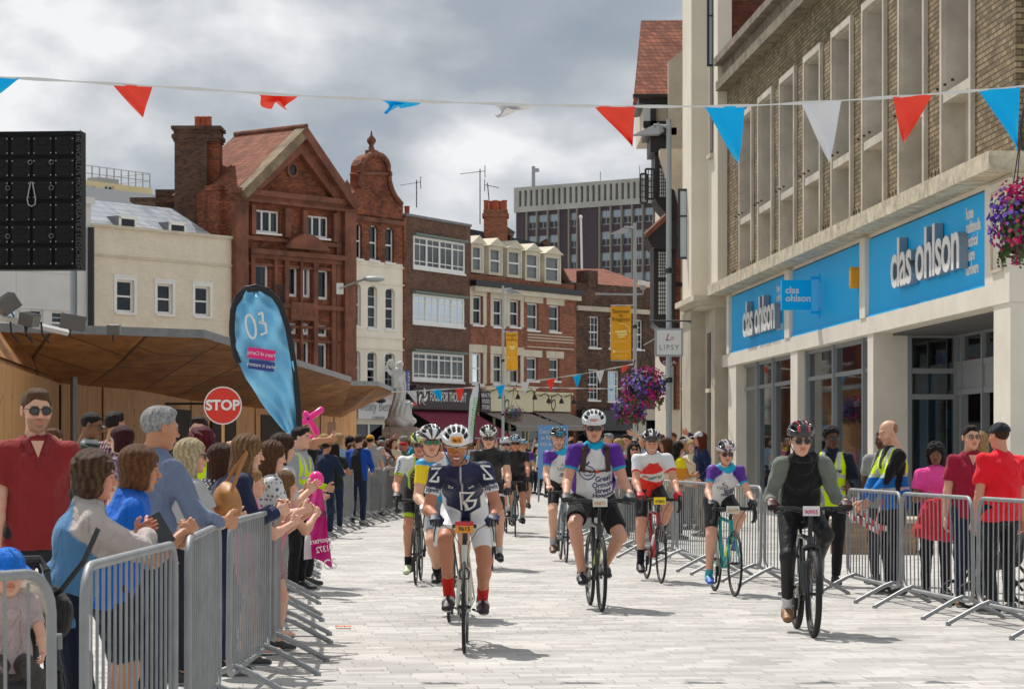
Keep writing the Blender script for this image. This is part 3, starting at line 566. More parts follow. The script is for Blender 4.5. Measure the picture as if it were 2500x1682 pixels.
        for k in range(3):
            u=r[0]+(r[2]-r[0])*(.15+.35*k); g=MB(); g.tube([(u,-.36,r[3]-.1),(u,-.7,r[3]+.05),(u,-.9,r[3]-.1),(u,-.9,r[3]-.25)],.025,5); g.lathe([(0,.14),(.06,.12),(.13,-.06),(.13,-.12)],(u,-.9,r[3]-.35),8); F.part(g,'sign_lamp','black_paint')
        g=MB(); n=3
        for k in range(n+1): u=r[0]+.1+(r[2]-r[0]-.2)*k/n; g.bb((u-.07,.05,0),(u+.07,.18,r[1]))
        g.bb((r[0],.06,.6),(r[2],.17,.7)); F.part(g,'shop_window_frame','cream_sign')
        g=MB(); g.add([(r[0],.12,0),(r[2],.12,0),(r[2],.12,r[1]),(r[0],.12,r[1])],[(0,1,2,3)]); F.part(g,'shop_glass','window_glass')
        awning(F,r[0]+.1,r[2]-.05,r[1]-.02,2.2,.75,mat('taupe_fabric',srgb('#8a7f76'),.85))
    u,z=F.uz(1186,980,.5); r=empty('health_food_sign',F.root.matrix_basis@Vector((u,-.45,z)),F.ang,label='dark square sign reading HEALTH FOOD STORE',cat='sign'); g=MB(); g.bb((-.44,-.06,-.52),(.44,0,.52)); g.obj('board',M['aubergine'],r); g=MB()
    for k,t in enumerate(('HEALTH','FOOD','STORE')): add_text(g,t,(0,-.065,.3-.3*k),.3,extrude=.003,sx=.8)
    g.obj('lettering',M['white_paint'],r)
    # chimney on the mansard building
    a=px(1181,561,129); b=px(1239,561,129); r=empty('chimney_stack',(a.x,a.y,0),label='short square brick chimney with a row of orange pots above the white dormers',cat='chimney')
    g=MB(); w=b.x-a.x; zc=EYE+(HOR-512)*129/FPX; g.bb((0,0,zr-1),(w,1.4,zc-.35)); g.bb((-.08,-.08,zc-.35),(w+.08,1.48,zc-.2)); g.bb((-.02,-.02,zc-.2),(w+.02,1.42,zc)); g.obj('stack',M['brick_orange'],r)
    for k in range(5): g=MB(); g.lathe([(.12,0),(.12,.45),(.14,.47),(.14,.52),(.1,.52),(.1,.3)],(.12+.24*k,.4+.4*(k%2),zc),10); g.obj('chimney_pot',M['pot'],r,smooth=True)
    a=px(1008,530,124); r=empty('chimney_stack',(a.x,a.y,0),label='three small pots on a low stack above the narrow gabled building',cat='chimney'); g=MB(); g.bb((-1.1,0,6),(-.0,1,EYE+(HOR-523)*124/FPX)); g.obj('stack',M['brick_old'],r)
    for k in range(3): g=MB(); g.lathe([(.12,0),(.13,.4),(.15,.45),(.1,.45)],(-.95+.32*k,.4,EYE+(HOR-524)*124/FPX),10); g.obj('chimney_pot',M['pot'],r,smooth=True)
    # --- old brick corner building
    F=Fac('old_brick_corner_building','dark old brick building with white sash windows over a black shopfront',1407.3,133.6,1640,139.5)
    L=F.L; zt=F.uz(1408,690)[1]
    Ws=[F.rect(r) for r in ((1438,772,1464,848),(1487,776,1512,850),(1436,901,1463,976),(1484,905,1513,979),(1560,905,1585,979),(1545,780,1570,852))]
    sh=(.2,0,L-.2,F.uz(1500,1000)[1]-.02); F.wall(0,0,L,zt,Ws+[sh],M['brick_old']); F.inside(0,0,L,zt)
    for h in Ws: F.window(h,'sash',cols=3,rows=1,cur=.3,m='white_paint')
    g=MB(); z=F.uz(1408,746)[1]; g.bb((-.02,-.12,z-.25),(L,-.003,z)); F.part(g,'string_course','stone')
    g=MB(); g.add([(1.2,.3,zt-.1),(L,.3,zt-.1),(L,5,zt+1.4),(2,5,zt+1.1)],[(0,1,2,3)]); F.part(g,'roof','roof_tile'); g=MB(); g.bb((.9,-.05,zt-.2),(1.7,.8,F.uz(1450,661)[1])); F.part(g,'chimney','brick_old')
    zz=F.uz(1400,1000,.3)[1]; zw=F.uz(1545,1000)[0]; g=MB(); g.bb((0,-.4,zz-1.1),(zw,-.003,zz+.0)); F.part(g,'fascia',mat('charcoal',(.035,.035,.04),.5)); g=MB(); g.bb((zw+.02,-.3,zz-.5),(L,-.004,zz+.1)); g.bb((zw+.02,-.2,0),(zw+.9,-.004,zz-.5)); g.bb((zw+2.2,-.2,0),(L,-.004,zz-.5)); F.part(g,'arcade','stone')
    awning(F,.2,zw-.1,zz-1.15,1.6,.9,mat('black_fabric',(.02,.02,.022),.8)); 
    # turkish cafe letters on awning slope
    g=MB(); A=Matrix.Rotation(math.atan2(1.6,.9)*-1+0,3,'X'); add_text(g,'TURKISH CUISINE',((zw)/2,-.95,zz-1.58),.36,Matrix.Rotation(-R(60),3,'X'),extrude=.002); F.part(g,'awning_lettering',mat('pale_letter',(.5,.55,.5),.6))
    # --- office block far behind
    F=Fac('office_block','concrete and dark brick office block rising behind the terrace',1260,356,1640,340,depth=20)
    L=F.L; zt=F.uz(1261,459)[1]; zb=F.uz(1261,520)[1]
    hs=[]; fl=[(530,563),(580,614),(630,665),(680,716),(730,766)]
    for (x0,x1) in ((1290,1311),(1314,1338),(1341,1364),(1393,1409),(1468,1491),(1495,1518),(1521,1544),(1547,1570),(1573,1596),(1599,1622)):
        for (y0,y1) in fl:
            u0,z1=F.uz(x0,y0); u1,_=F.uz(x1,y0); _,z0=F.uz(x0,y1); k=F.uz(1261,y0)[1]; k2=F.uz(1261,y1)[1]; hs.append((u0,k2,u1,k))
    F.wall(0,0,L,zb-.01,hs,M['brick_purple']); F.inside(0,0,L,zb,y=1)
    for h in hs:
        g=MB(); a,b,c,d=h; f=.1
        g.bb((a,.05,b),(a+f,.15,d)); g.bb((c-f,.05,b),(c,.15,d)); g.bb((a,.05,d-f),(c,.15,d)); g.bb((a,.05,b),(c,.15,b+f)); g.bb(((a+c)/2-.05,.06,b),((a+c)/2+.05,.14,d)); g.bb((a+f,.06,b+.95),(c-f,.14,b+1.05)); w=F.part(g,'window','grey_metal')
        g=MB(); g.add([(a,.1,b+1),(c,.1,b+1),(c,.1,d),(a,.1,d)],[(0,1,2,3)]); g.obj('pane',mat('office_glass',(.20,.28,.33),.06,spec=1),w); g=MB(); g.bb((a+f,.08,b+f),(c-f,.12,b+.95)); g.obj('spandrel',mat('spandrel',(.03,.03,.035),.4),w)
    g=MB(); 
    for x in (1288,1312.5,1339.5,1366,1391,1411,1466,1493,1519.5,1545.5,1571.5,1597.5,1624): u=F.uz(x,520)[0]; g.bb((u-.1,-.35,0),(u+.1,-.002,zb-.02))
    F.part(g,'mullion_fin',mat('fin_concrete',srgb('#857f76'),.9))
    sl=[]
    for k in range(26): u=L*(k+.9)/27; sl.append((u-.22,zb+.8,u+.22,zt-.5))
    F.wall(-.2,zb,L,zt,sl,mat('concrete',srgb('#a3a29c'),.9,var=(.25,.25),bump=(3,.2)),name='parapet_band',t=.5,y=-.25)
    g=MB(); g.add([(0,.35,zb+.2),(L,.35,zb+.2),(L,.35,zt-.1),(0,.35,zt-.1)],[(0,1,2,3)]); F.part(g,'slot_shade_sheet',mat('slot_shadow',(.25,.24,.23),.9))  # sheet behind the slots, their shade put into its grey
    g=MB(); g.box((F.uz(1288,450)[0]+.3,1,zt+1.5),(.35,.35,3)); g.box((F.uz(1288,450)[0]+.7,1,zt+2.4),(.9,.4,.5)); g.tube([(L*.5,2,zt),(L*.5,2,zt+1.6)],.06,5); g.tube([(L*.75,2,zt),(L*.75,2,zt+2)],.06,5); F.part(g,'rooftop_mast','grey_metal')
    # --- distant yellow block top-left
    F=Fac('yellow_office_block','distant pale yellow flat-roofed block with rooftop railing behind the slate roof',120,160,372,168,depth=14); L=F.L
    hs=[F.rect(r) for r in ((210,453,232,470),(256,453,278,470))]; zt=F.uz(200,439)[1]; F.wall(0,0,L,zt,hs,mat('yellow_render',srgb('#d9c496'),.85,var=(.3,.1))); F.inside(0,0,L,zt)
    for h in hs: F.window(h,'cas',cols=2,cur=.1,sill=False)
    g=MB(); zl=F.uz(200,471)[1]; g.bb((-2,-3,0),(L+2,-.01,zl)); F.part(g,'lower_block',mat('grey_clad',(.42,.44,.46),.5,var=(.3,.1)))
    g=MB()
    for k in range(15): g.bb((L*k/14-.03,.2,zt),(L*k/14+.03,.26,zt+1))
    for z in (.5,1): g.tube([(0,.23,zt+z),(L,.23,zt+z),(L,9,zt+z)],.03,5)
    F.part(g,'roof_railing','grey_metal'); g=MB(); g.box((L-1.6,3,zt+.35),(2,1,.7)); F.part(g,'rooftop_plant','grey_metal')
    # dark roof piece left of chimney
    a=px(345,500,112); b=px(426,500,114); g=MB(); g.box(((a.x+b.x)/2+.3,118,EYE+(HOR-500)*114/FPX*1-1.3),(b.x-a.x+.2,6,4.2)); g.box((a.x+.2,117,EYE+(HOR-485)*114/FPX),(2.2,5,.2)); g.obj('rear_extension',M['brick_old'],label='low dark brick rear extension left of the tall chimney',cat='building')
    tv_aerial(1172,413,547,126,60,1,'tall television aerial on a long mast left of the square chimney'); tv_aerial(1194,447,489,129,34,-1,'small tilted aerial fixed to the row of orange pots',lean=-4); tv_aerial(1017,440,507,124,50,1,'aerial on the low stack above the narrow gabled building')
    # white flagpole
    a=px(1423,672,150); b=px(1418,530,150); g=MB(); g.tube([(a.x,a.y,9),(b.x,b.y,b.z)],.065,8); g.sphere(b,.11,8,6); g.obj('flagpole',M['white_paint'],label='plain white flagpole in front of the office block',cat='flagpole',smooth=True)
street_row()
# ---------------------------------------------------------------- right-hand shop
mat('shop_blue',(0,.46,.93),.45,var=(.7,.06),spec=.15); mat('frame_grey',srgb('#94989a'),.45,.3); mat('shop_stone',srgb('#e4dccd'),.75,var=(1.1,.16),bump=(14,.12)); mat('stain_stone',srgb('#cabea6'),.85,var=(5,.55),bump=(20,.2))
glass_mat('shop_glass','#9aa6a8'); MATS['shop_glass'].node_tree.nodes['Fresnel'].inputs['IOR'].default_value=2.3
def shop():
    mat('pale_glass',(.55,.6,.6),.05)
    F=Fac('blue_fronted_shop','pale brick and stone shop on the right with long bright blue fascia and glazed front',1775.4,62,2479.8,34.3,depth=12,cat='shop'); L=F.L
    zb=5.52; zt=10.35
    xs=((1797,1830),(1842,1879),(1894,1934),(1952,1997),(2019,2071),(2093,2152),(2181,2250),(2283,2364)); B=[]
    for a,b in xs: B.append((F.uz(a,500,.12)[0]+.2,zb,F.uz(b,500,.12)[0]-.2,9.3))
    F.wall(0,zb,L,zt,B,M['brick_stock'],t=.58)
    g=MB(); g.bb((0,1.01,0),(L,1.05,zt-.1)); 
    for i,h in enumerate(B):
        a,_,c,d=h; g=MB()
        g.bb((a-.12,-.07,zb+.01),(a,.02,d+.13)); g.bb((c,-.07,zb+.01),(c+.12,.02,d+.13)); g.bb((a,-.07,d),(c,.02,d+.13))
        g.bb((a+.002,.0,zb+.01),(a+.03,.56,d-.002)); g.bb((c-.03,.0,zb+.01),(c-.002,.56,d-.002)); g.bb((a+.03,0,d-.03),(c-.03,.56,d-.003))
        g.bb((a+.03,-.05,6.8),(c-.03,.56,6.95)); g.bb((a+.03,.3,zb+.01),(c-.03,.34,6.8))
        w=F.part(g,'window_surround',mat('surround_stone',srgb('#c8c0b2'),.85,var=(1.3,.35),bump=(22,.2)))
        g=MB(); e=.35; g.bb((a+e,.27,zb+.3),(a+e+.05,.299,6.55)); g.bb((c-e-.05,.27,zb+.3),(c-e,.299,6.55)); g.bb((a+e,.271,zb+.3),(c-e,.298,zb+.36)); g.bb((a+e,.271,6.5),(c-e,.298,6.56)); g.obj('panel_moulding',M['stone_trim'],w)
        g=MB(); g.add([(a,.55,6.9),(c,.55,6.9),(c,.55,d),(a,.55,d)],[(0,1,2,3)]); g.obj('pane',M['dark_pane'],w)
        g=MB()
        for k in range(3): g.tube([(a+.3+k*.5,-.2,6.955),(a+.3+k*.5,-.2,6.99)],.025,6)
        for k in range(3): g.tube([(a+.2+.25*k,-.25,zb+.0),(a+.24+.25*k,-.28,zb+.2)],.008,4)
        g.obj('bird_spike',M['iron'],w)
    g=MB(); g.bb((-.05,-.28,zt),(L+.05,.3,zt+.22)); g.bb((0,-.12,zt+.221),(L,.3,zt+.62)); g.bb((-.05,-.34,zt+.621),(L+.05,.3,zt+.8)); F.part(g,'parapet',mat('weathered_coping',srgb('#857a68'),.9,var=(2.5,.6),bump=(14,.4)))
    g=MB(); g.bb((-.02,-.5,5.27),(L+.5,.3,zb)); F.part(g,'cornice','stain_stone')
    g=MB(); g.bb((0,-.06,5.2),(L+.1,1,5.268)); g.bb((-.1,-.12,3.5),(L+.12,1.2,3.8)); g.bb((L-1.25,-.12,3.8),(L+.12,1.2,5.2))
    for (a,b) in ((1775.5,1781),(1917,1929),(2101,2114)):
        u0=F.uz(a,800,.12)[0]; u1=F.uz(b,800,.12)[0]; g.bb((max(u0,-.1),-.14,3.802),(u1,.9,5.2))
    g.bb((-.1,.2,3.8),(L,.25,5.2))
    F.part(g,'lintel','shop_stone')
    g=MB(); u0=F.uz(2418,600,.12)[0]; e=.12
    for (a,b,c,d) in ((u0+.1,3.98,u0+.14,5.05),(L-.25,3.98,L-.21,5.05),(u0+.1,3.95,L-.2,3.99),(u0+.1,5.04,L-.2,5.08)): g.bb((a,-.15,b),(c,-.121,d))
    g.bb((L+.12,.15,3.95),(L+.15,.19,5.05)); g.bb((L+.12,.15,5.05),(L+.15,1.1,5.09)); g.bb((L+.12,.15,3.95),(L+.15,1.1,3.99)); F.part(g,'panel_moulding','stone_trim')
    # blue fascia panels
    U=[]
    for (a,b) in ((1781,1917),(1929,2101),(2114,2411)):
        u0=F.uz(a,800,.06)[0]+.03; u1=F.uz(b,800,.06)[0]-.03; U.append((u0,u1)); g=MB(); n=3
        for k in range(n): g.bb((u0+(u1-u0)*k/n,-.06,3.84),(u0+(u1-u0)*(k+1)/n-.006,.05,5.17))
        g.bb((u0,-.1,3.8),(u1,-.02,3.838)); F.part(g,'fascia_panel','shop_blue')
    # channel letters
    def letters(ua,ub,z,size):
        w0=text_mesh('clas ohlson',1,bold=.018,spacing=.93)[0]; wx=max(v.x for v in w0)-min(v.x for v in w0)
        g=MB(); sx=(ub-ua)/(wx*size); add_text(g,'clas ohlson',((ua+ub)/2,-.075-.065,z),size,extrude=.065,bold=.018,sx=sx,spacing=.93); o=F.part(g,'channel_letters',mat('letter_side',(.33,.36,.39),.35,.6))
        g=MB(); add_text(g,'clas ohlson',((ua+ub)/2,-.21,z),size,extrude=.004,bold=.018,sx=sx,spacing=.93); g.obj('letter_face',M['white_paint'],o)
    a=F.uz(2162,700,.3)[0]; b=F.uz(2327,700,.3)[0]; letters(a,b,4.5,1.12)
    a=F.uz(1804,800,.3)[0]; b=F.uz(1881,800,.3)[0]; letters(a,b,4.42,1.12)
    for (xa,xb) in ((2358,2397),(1896,1913)):
        ua=F.uz(xa,700,.07)[0]; ub=F.uz(xb,700,.07)[0]; g=MB()
        for k,t in enumerate(('home','multimedia','electrical','leisure','hardware')): add_text(g,t,(ua,-.066,4.94-.205*k),.25,extrude=.003,align='LEFT',sx=(ub-ua)/1.22,bold=.006)
        F.part(g,'small_lettering','white_paint')
    # pillars
    for (a,b) in ((1778,1797),(1930,1947)):
        u0=max(F.uz(a,1100,.1)[0],-.08); u1=F.uz(b,1100,.1)[0]; g=MB(); g.bb((u0,-.1,0),(u1,.55,3.499)); F.part(g,'pillar','shop_stone')
    ua=F.uz(2118,1100,.1)[0]; ub=F.uz(2132,1100,.1)[0]; g=MB(); g.bb((ua,-.1,0),(ub,.5,3.499)); F.part(g,'pillar','shop_stone')
    uc=F.uz(2426,1100,.1)[0]; g=MB(); g.bb((uc,-.1,0),(L+.1,1.2,3.499)); F.part(g,'pillar','shop_stone')
    g=MB(); g.bb((L-.3,3.2,0),(L+.08,3.9,3.499)); g.bb((L-.3,7.4,0),(L+.08,8.1,3.499)); g.bb((L-.3,11.4,0),(L+.08,12,3.499)); g.bb((L-.3,1.2,3.5),(L+.12,12,5.268)); g.bb((L-.1,1.2,0),(L+.05,12,.45)); F.part(g,'end_wall','shop_stone'); g=MB(); g.add([(L-.05,1.2,.45),(L-.05,11.6,.45),(L-.05,11.6,3.5),(L-.05,1.2,3.5)],[(0,1,2,3)]); F.part(g,'end_glass','shop_glass')
    # glazing
    def glaze(x0,x1,ms,z0=.35):
        u0=F.uz(x0,1100)[0]; u1=F.uz(x1,1100)[0]; g=MB(); y=.1
        for z in (z0,2.87,3.42): g.bb((u0,y,z),(u1,y+.1,z+.08))
        for m in [u0+.04]+[F.uz(x,1100,-.05)[0] for x in ms]+[u1-.04]:
            g.bb((m-.022,y-.03,z0),(m+.022,y+.09,3.5)); g.tube([(m,y-.03,z0),(m,y-.03,3.5)],.026,8)
        g.bb((u0,y-.02,0),(u1,y+.15,z0-.001)); f=F.part(g,'shop_window_frame','frame_grey')
        g=MB(); g.add([(u0,y+.05,z0),(u1,y+.05,z0),(u1,y+.05,3.45),(u0,y+.05,3.45)],[(0,1,2,3)]); g.obj('glass',M['shop_glass'],f)
        return u0,u1
    glaze(1799,1930,(1811,1845,1884)); g1=glaze(1947,2118,(1965,2031,2104))
    # recessed entrance
    u0=ub; g=MB(); yy=1.35
    def sq(a,b): g.bb(a,b)
    for z in (.0,2.35,2.8,3.42): g.bb((u0-.05,.5,z),(u0+.03,yy,z+.09))
    for y in (.5,yy-.04): g.bb((u0-.06,y,0),(u0+.04,y+.07,3.5))
    ue=uc; um=(u0+ue)/2
    for z in (2.42,2.9,3.42): g.bb((u0+.04,yy-.02,z),(ue,yy+.07,z+.1))
    for u in (u0+.06,u0+.5,u0+2.0,u0+3.3,ue-.5,ue-.06): g.bb((u-.05,yy-.04,0),(u+.05,yy+.09,3.5))
    g.bb((u0+.04,yy,2.52),(ue,yy+.05,2.9)); F.part(g,'entrance_frame','frame_grey')
    g=MB(); g.add([(u0,.5,0),(u0,yy,0),(u0,yy,3.45),(u0,.5,3.45)],[(0,1,2,3)]); g.add([(u0,yy+.03,2.95),(ue,yy+.03,2.95),(ue,yy+.03,3.45),(u0,yy+.03,3.45)],[(0,1,2,3)]); g.add([(ue-.5,yy+.03,0),(ue,yy+.03,0),(ue,yy+.03,2.5),(ue-.5,yy+.03,2.5)],[(0,1,2,3)]); F.part(g,'entrance_glass','shop_glass')
    # interior
    g=MB(); g.bb((.1,7,0),(L-.3,7.1,3.5)); g.bb((.1,.25,3.46),(L-.3,7,3.495)); g.bb((.1,.3,.0),(L-.3,7,.02)); g.bb((0,.25,0),(.08,7,3.45)); F.part(g,'shop_interior',mat('interior_dim',(.10,.10,.10),.8))
    r=random.Random(3); cols=['#0d92cf','#d8d8d8','#c22a2a','#e6b422','#2c3e50','#7a7a7a','#3aa05a']
    for k in range(16):
        u=1+k*(L-11)/15; g=MB(); h=1.2+r.random()*1.0; g.box((u,1.4+r.random()*2,h/2+.02),(.7,.5,h)); g.box((u,1.3+r.random(),h+.2),(.4,.3,.35)); F.part(g,'display_stand',mat('disp%d'%(k%7),srgb(cols[k%7],.7),.6))
    for xx in (1890,2085): u=F.uz(xx,1000)[0]; g=MB(); g.box((u,.7,1.9),(.8,.03,1.6)); F.part(g,'hanging_banner','shop_blue')
    g=MB(); g.tube([(u0-.5,.9,.1),(u0-.5,.92,1.4),(u0-.5,1.0,2.6),(u0-.5,1.15,3.0)],[.13,.17,.15,.05],8,sq=(1,.1)); F.part(g,'hanging_banner','shop_blue')
    g=MB(); g.box((u0-.1,1.28,1.25),(.01,.5,.75)); nt=F.part(g,'opening_notice',mat('notice_blue',srgb('#2f6fb4'),.5)); 
    # things fixed to the front
    def fixed(name,lab,cat,x,y,off): 
        u,z=F.uz(x,y,off); p=F.root.matrix_basis@Vector((u,-off,z)); return empty(name,p,0,label=lab,cat=cat)
    r=empty('projecting_sign',F.root.matrix_basis@Vector((F.uz(2008,700)[0],-.06,0)),F.ang+PI/2,label='square blue projecting sign on two brackets over the middle fascia panel',cat='sign')
    d=F.root.matrix_basis@Vector((F.uz(2008,700)[0],0,0)); s=FPX/d.y; g=MB(); w=(1987-1914)/s; zc=EYE+(HOR-721)/s; x1=(1987-2008)/s; g.box((x1-w/2,0,zc),(w,.14,w)); g.obj('sign_box',M['shop_blue'],r)
    g=MB(); add_text(g,'clas\nohlson',(x1-w+.07,-.075,zc+.01),.185,extrude=.003,align='LEFT',bold=.004,wrapz=.85); g.obj('lettering',M['white_paint'],r)
    for z in (zc-.34,zc+.34): g=MB(); g.tube([(x1,0,z),(0,0,z)],.03,8); g.box((0,0,z),(.03,.12,.18)); g.obj('bracket',M['shop_blue'],r)
    u,z=F.uz(2083,678,.15); r=empty('alarm_box',F.root.matrix_basis@Vector((u,-.062,z)),F.ang,label='yellow and orange burglar alarm box on the blue fascia',cat='alarm box'); g=MB(); g.prism([(-.11,-.1),(-.11,.13),(-.06,.19),(.06,.19),(.11,.13),(.11,-.1),(.07,-.19),(-.07,-.19)],-.14,0); g.obj('box',mat('alarm_orange',srgb('#e8a21c'),.5),r); g=MB()
    for k in range(6): g.box((0,-.145,-.12+.045*k),(.16,.01,.02))
    g.obj('louvre',mat('alarm_pale',srgb('#f0d9a0'),.5),r)
    g=MB(); g.box((0,0,0),(1.1,.55,1.35),b=.02); 
    # higher brick building behind
    a=px(1792,100,64); r=empty('rear_brick_block',(a.x,66,0),label='dark red brick block rising above the parapet behind the blue fronted shop',cat='building'); g=MB(); g.bb((-.3,0,9),(9,-3,18)); g.v=[(v[0]+ (-v[1])*.055,v[1],v[2]) for v in g.v]; g.obj('wall',brick_mat('brick_dull','#8a4f3c','#6a3a2e','#5d4a40',bw=.24,bh=.085,msize=.012,stain=.3),r)
    # --- cream building beyond
    P=lambda d,off,e=0:Vector((8.87-.057*d-off,d+e,0))
    r=empty('cream_corner_building',P(62,0),0,label='tall cream rendered building with stone base beyond the blue fronted shop',cat='building'); o=r.location
    def blk(d0,d1,off,z0,z1,mm,name,inner=.4):
        g=MB(); a=P(d0,off);b=P(d1,off); dp=-.12 if name=='upper_wall' else -8; c=P(d1,dp); e=P(d0,dp); vs=[]
        for z in (z0,z1):
            for p in (a,b,c,e): vs.append((p.x-o.x,p.y-o.y,z))
        g.add(vs,[(0,1,5,4),(1,2,6,5),(2,3,7,6),(3,0,4,7),(4,5,6,7),(0,3,2,1)]); return g.obj(name,mm if not isinstance(mm,str) else M[mm],r)
    cw=mat('cream_wall',srgb('#e2d9c7'),.8,var=(.5,.12),bump=(10,.08))
    blk(62.02,63.9,.23,5.3,19,cw,'upper_wall'); blk(63.9,65.7,.64,5.3,19,cw,'upper_wall'); blk(65.7,66.6,.30,5.3,19,cw,'upper_wall')
    blk(62.02,63.9,.3,0,5.0,'stone','stone_base'); blk(63.9,65.7,.66,0,5.0,'stone','stone_base'); blk(65.7,68.5,.36,0,5.3,'stone','stone_base')
    for k,(z0,z1,e) in enumerate(((5.0,5.08,.1),(5.08,5.16,.2),(5.16,5.3,.34))): blk(62.02-.05*k,65.7,.5+e,z0,z1,'stone_trim','cornice')
    # dentils on cornice
    g=MB()
    for k in range(10): p=P(63.82,.62-.0); g.box((p.x-o.x-.0+.045*k-.0,p.y-o.y-.02-.25,5.04),(.02,.1,.07))
    g.obj('dentil',M['stone_trim'],r)
    def slab(d0,d1,off,z0,z1,mm,name,t=.05):
        a=P(d0,off);b=P(d1,off); g=MB(); vs=[(p.x-o.x+q,p.y-o.y,z) for z in (z0,z1) for p in (a,b) for q in (-t,.0)]
        g.add(vs,[(0,2,3,1),(4,5,7,6),(0,1,5,4),(2,6,7,3),(0,4,6,2),(1,3,7,5)]); return g.obj(name,mm if not isinstance(mm,str) else M[mm],r)
    for (z0,z1) in ((8.9,13.0),(15.9,19)):
        w=slab(62.75,63.35,.23,z0,z1,mat('blue_black_frame',(.02,.03,.05),.4),'window',t=.012); 
        q=slab(62.8,63.3,.23,z0+.1,z1-.1,'dark_pane','pane',t=.02)
        slab(62.7,63.4,.23,z0-.1,z0,'stone_trim','sill',t=.1)
    slab(62.75,63.3,.3,.9,4.4,'dark_pane','side_window',t=.02); slab(62.72,63.33,.3,2.9,3.0,'stone_trim','transom',t=.06)
    # open casements, seen nearly face on
    for (x0,y0,x1,y1,d,lab) in ((1726,-40,1756,163,63.0,'blue framed casement open high above the stone pilaster'),(1655,461,1682,633,64.8,'blue framed casement standing open beside the tall lamp post')):
        a=px(x0,y1,d); b=px(x1,y0,d); g=MB(); f=.06; W_=b.x-a.x; H_=b.z-a.z; g.bb((0,0,0),(f,.05,H_)); g.bb((W_-f,0,0),(W_,.05,H_)); g.bb((f,.0,0),(W_-f,.05,f)); g.bb((f,0,H_-f),(W_-f,.05,H_)); c=empty('open_casement',a,label=lab,cat='window'); g.obj('frame',M['blue_black_frame'],c); g=MB(); g.add([(f,.02,f),(W_-f,.02,f),(W_-f,.02,H_-f),(f,.02,H_-f)],[(0,1,2,3)]); g.obj('pane',mat('pale_glass',(.55,.6,.6),.05),c); g=MB(); g.bb((f,.0,H_*.6),(W_-f,.045,H_*.6+.04)); g.obj('glazing_bar',M['blue_black_frame'],c)
    # stone oriel bracket & ornament
    a=px(1655,400,68); g=MB(); g.prism([(-.55,0),(-.55,-.15),(-.3,-.95),(0,-1.1),(.3,-.9),(.3,0)],-.3,.3); g.obj('stone_corbel',M['stone'],loc=px(1660,367,67),label='carved stone bracket jutting out beside the tall lamp post',cat='bracket')
    # shop glass in lower part
    slab(66.0,68.2,.36,.3,4.3,'shop_glass','shop_window',t=.02)
    # --- timber framed building
    r=empty('timber_framed_building',px(1600,HOR,76)*Vector((1,1,0)) if 0 else Vector((px(1600,HOR,76).x,76,0)),label='black and white timber framed building with tall red tiled roof and projecting oriel bays',cat='building'); o=r.location
    Q=lambda x,y,d=76:px(x,y,d)-o
    def slabq(x0,y0,x1,y1,d,t,mm,name,par=None):
        a=Q(x0,y1,d);b=Q(x1,y0,d); g=MB(); g.bb((a.x,a.y,a.z),(b.x,a.y+t,b.z)); return g.obj(name,mm if not isinstance(mm,str) else M[mm],par or r)
    slabq(1627,240,1720,1115,76,6,mat('plaster_pale',srgb('#cfc4b2'),.85),'wall'); slabq(1573,243,1628,316,75.5,5,'plaster_pale','top_storey')
    g=MB(); a=Q(1549,233,75.2);b=Q(1668,233,75.2);c=Q(1668,50,78.2);d=Q(1565,51,78.2); th=Vector((0,.12,-.1)); g.add([a,b,c,d,a+th,b+th,c+th,d+th],[(0,1,2,3),(4,7,6,5),(0,4,5,1),(0,3,7,4)]); 
    c2=c+Vector((0,4,-2.5));d2=d+Vector((-.1,4,-2.5)); g.add([d,c,c2,d2],[(0,1,2,3)]); g.obj('roof',M['roof_tile'],r)
    slabq(1546,230,1632,238,75.1,.3,'black_paint','gutter'); slabq(1560,238,1640,254,75.3,3,'black_paint','eaves_board')
    slabq(1571,256,1588,298,75.4,.1,'pale_glass','window_pane'); 
    g=MB()
    for (x0,y0,x1,y1) in ((1588,254,1602,316),(1571,296,1630,312),(1626,316,1632,1000),(1645,316,1649,1000),(1626,460,1666,470),(1626,582,1666,592),(1626,690,1666,700),(1626,790,1666,800)):
        a=Q(x0,y1,75.35 if y1<320 else 75.9);b=Q(x1,y0,75.35 if y1<320 else 75.9); g.bb((a.x,a.y,a.z),(b.x,a.y+.2,b.z))
    g.obj('timber_frame',M['black_paint'],r); slabq(1650,316,1662,1000,75.95,.1,'brick_orange','brick_panel')
    g=MB(); a=Q(1637,170,75);g.prism([(0,0),(1.2,.9),(1.2,-6.5),(.6,-5.5),(0,-3)],0,.4); g.obj('stone_gable_end',M['stone'],r,loc=Q(1632,150,74.8))
    # oriel bays
    def bay(x0,x1,y0,y1,d,prof_lo,wins):
        a=Q(x0,y1,d);b=Q(x1,y0,d); g=MB(); g.bb((a.x,a.y,a.z),(b.x,a.y+2,b.z)); w=b.x-a.x
        if prof_lo: g.prism([(a.x,a.z),(b.x,a.z),(b.x,a.z-prof_lo*1.35),(b.x-w*.35,a.z-prof_lo),(a.x+w*.15,a.z-prof_lo*.35)],a.y,a.y+2)
        bb=g.obj('oriel_bay',M['black_paint'],r)
        for (wx0,wy0,wx1,wy1) in wins:
            p=Q(wx0,wy1,d-.03);q=Q(wx1,wy0,d-.03); g=MB(); g.bb((p.x,p.y,p.z),(q.x,p.y+.02,q.z)); pn=g.obj('leaded_window',M['pale_glass'],bb); g=MB()
            for k in range(1,4): u=p.x+(q.x-p.x)*k/4; g.bb((u-.012,p.y-.01,p.z),(u+.012,p.y-.002,q.z))
            for k in range(1,8): z=p.z+(q.z-p.z)*k/8; g.bb((p.x,p.y-.012,z-.012),(q.x,p.y-.003,z+.012))
            g.obj('lead_cames',M['iron'],pn)
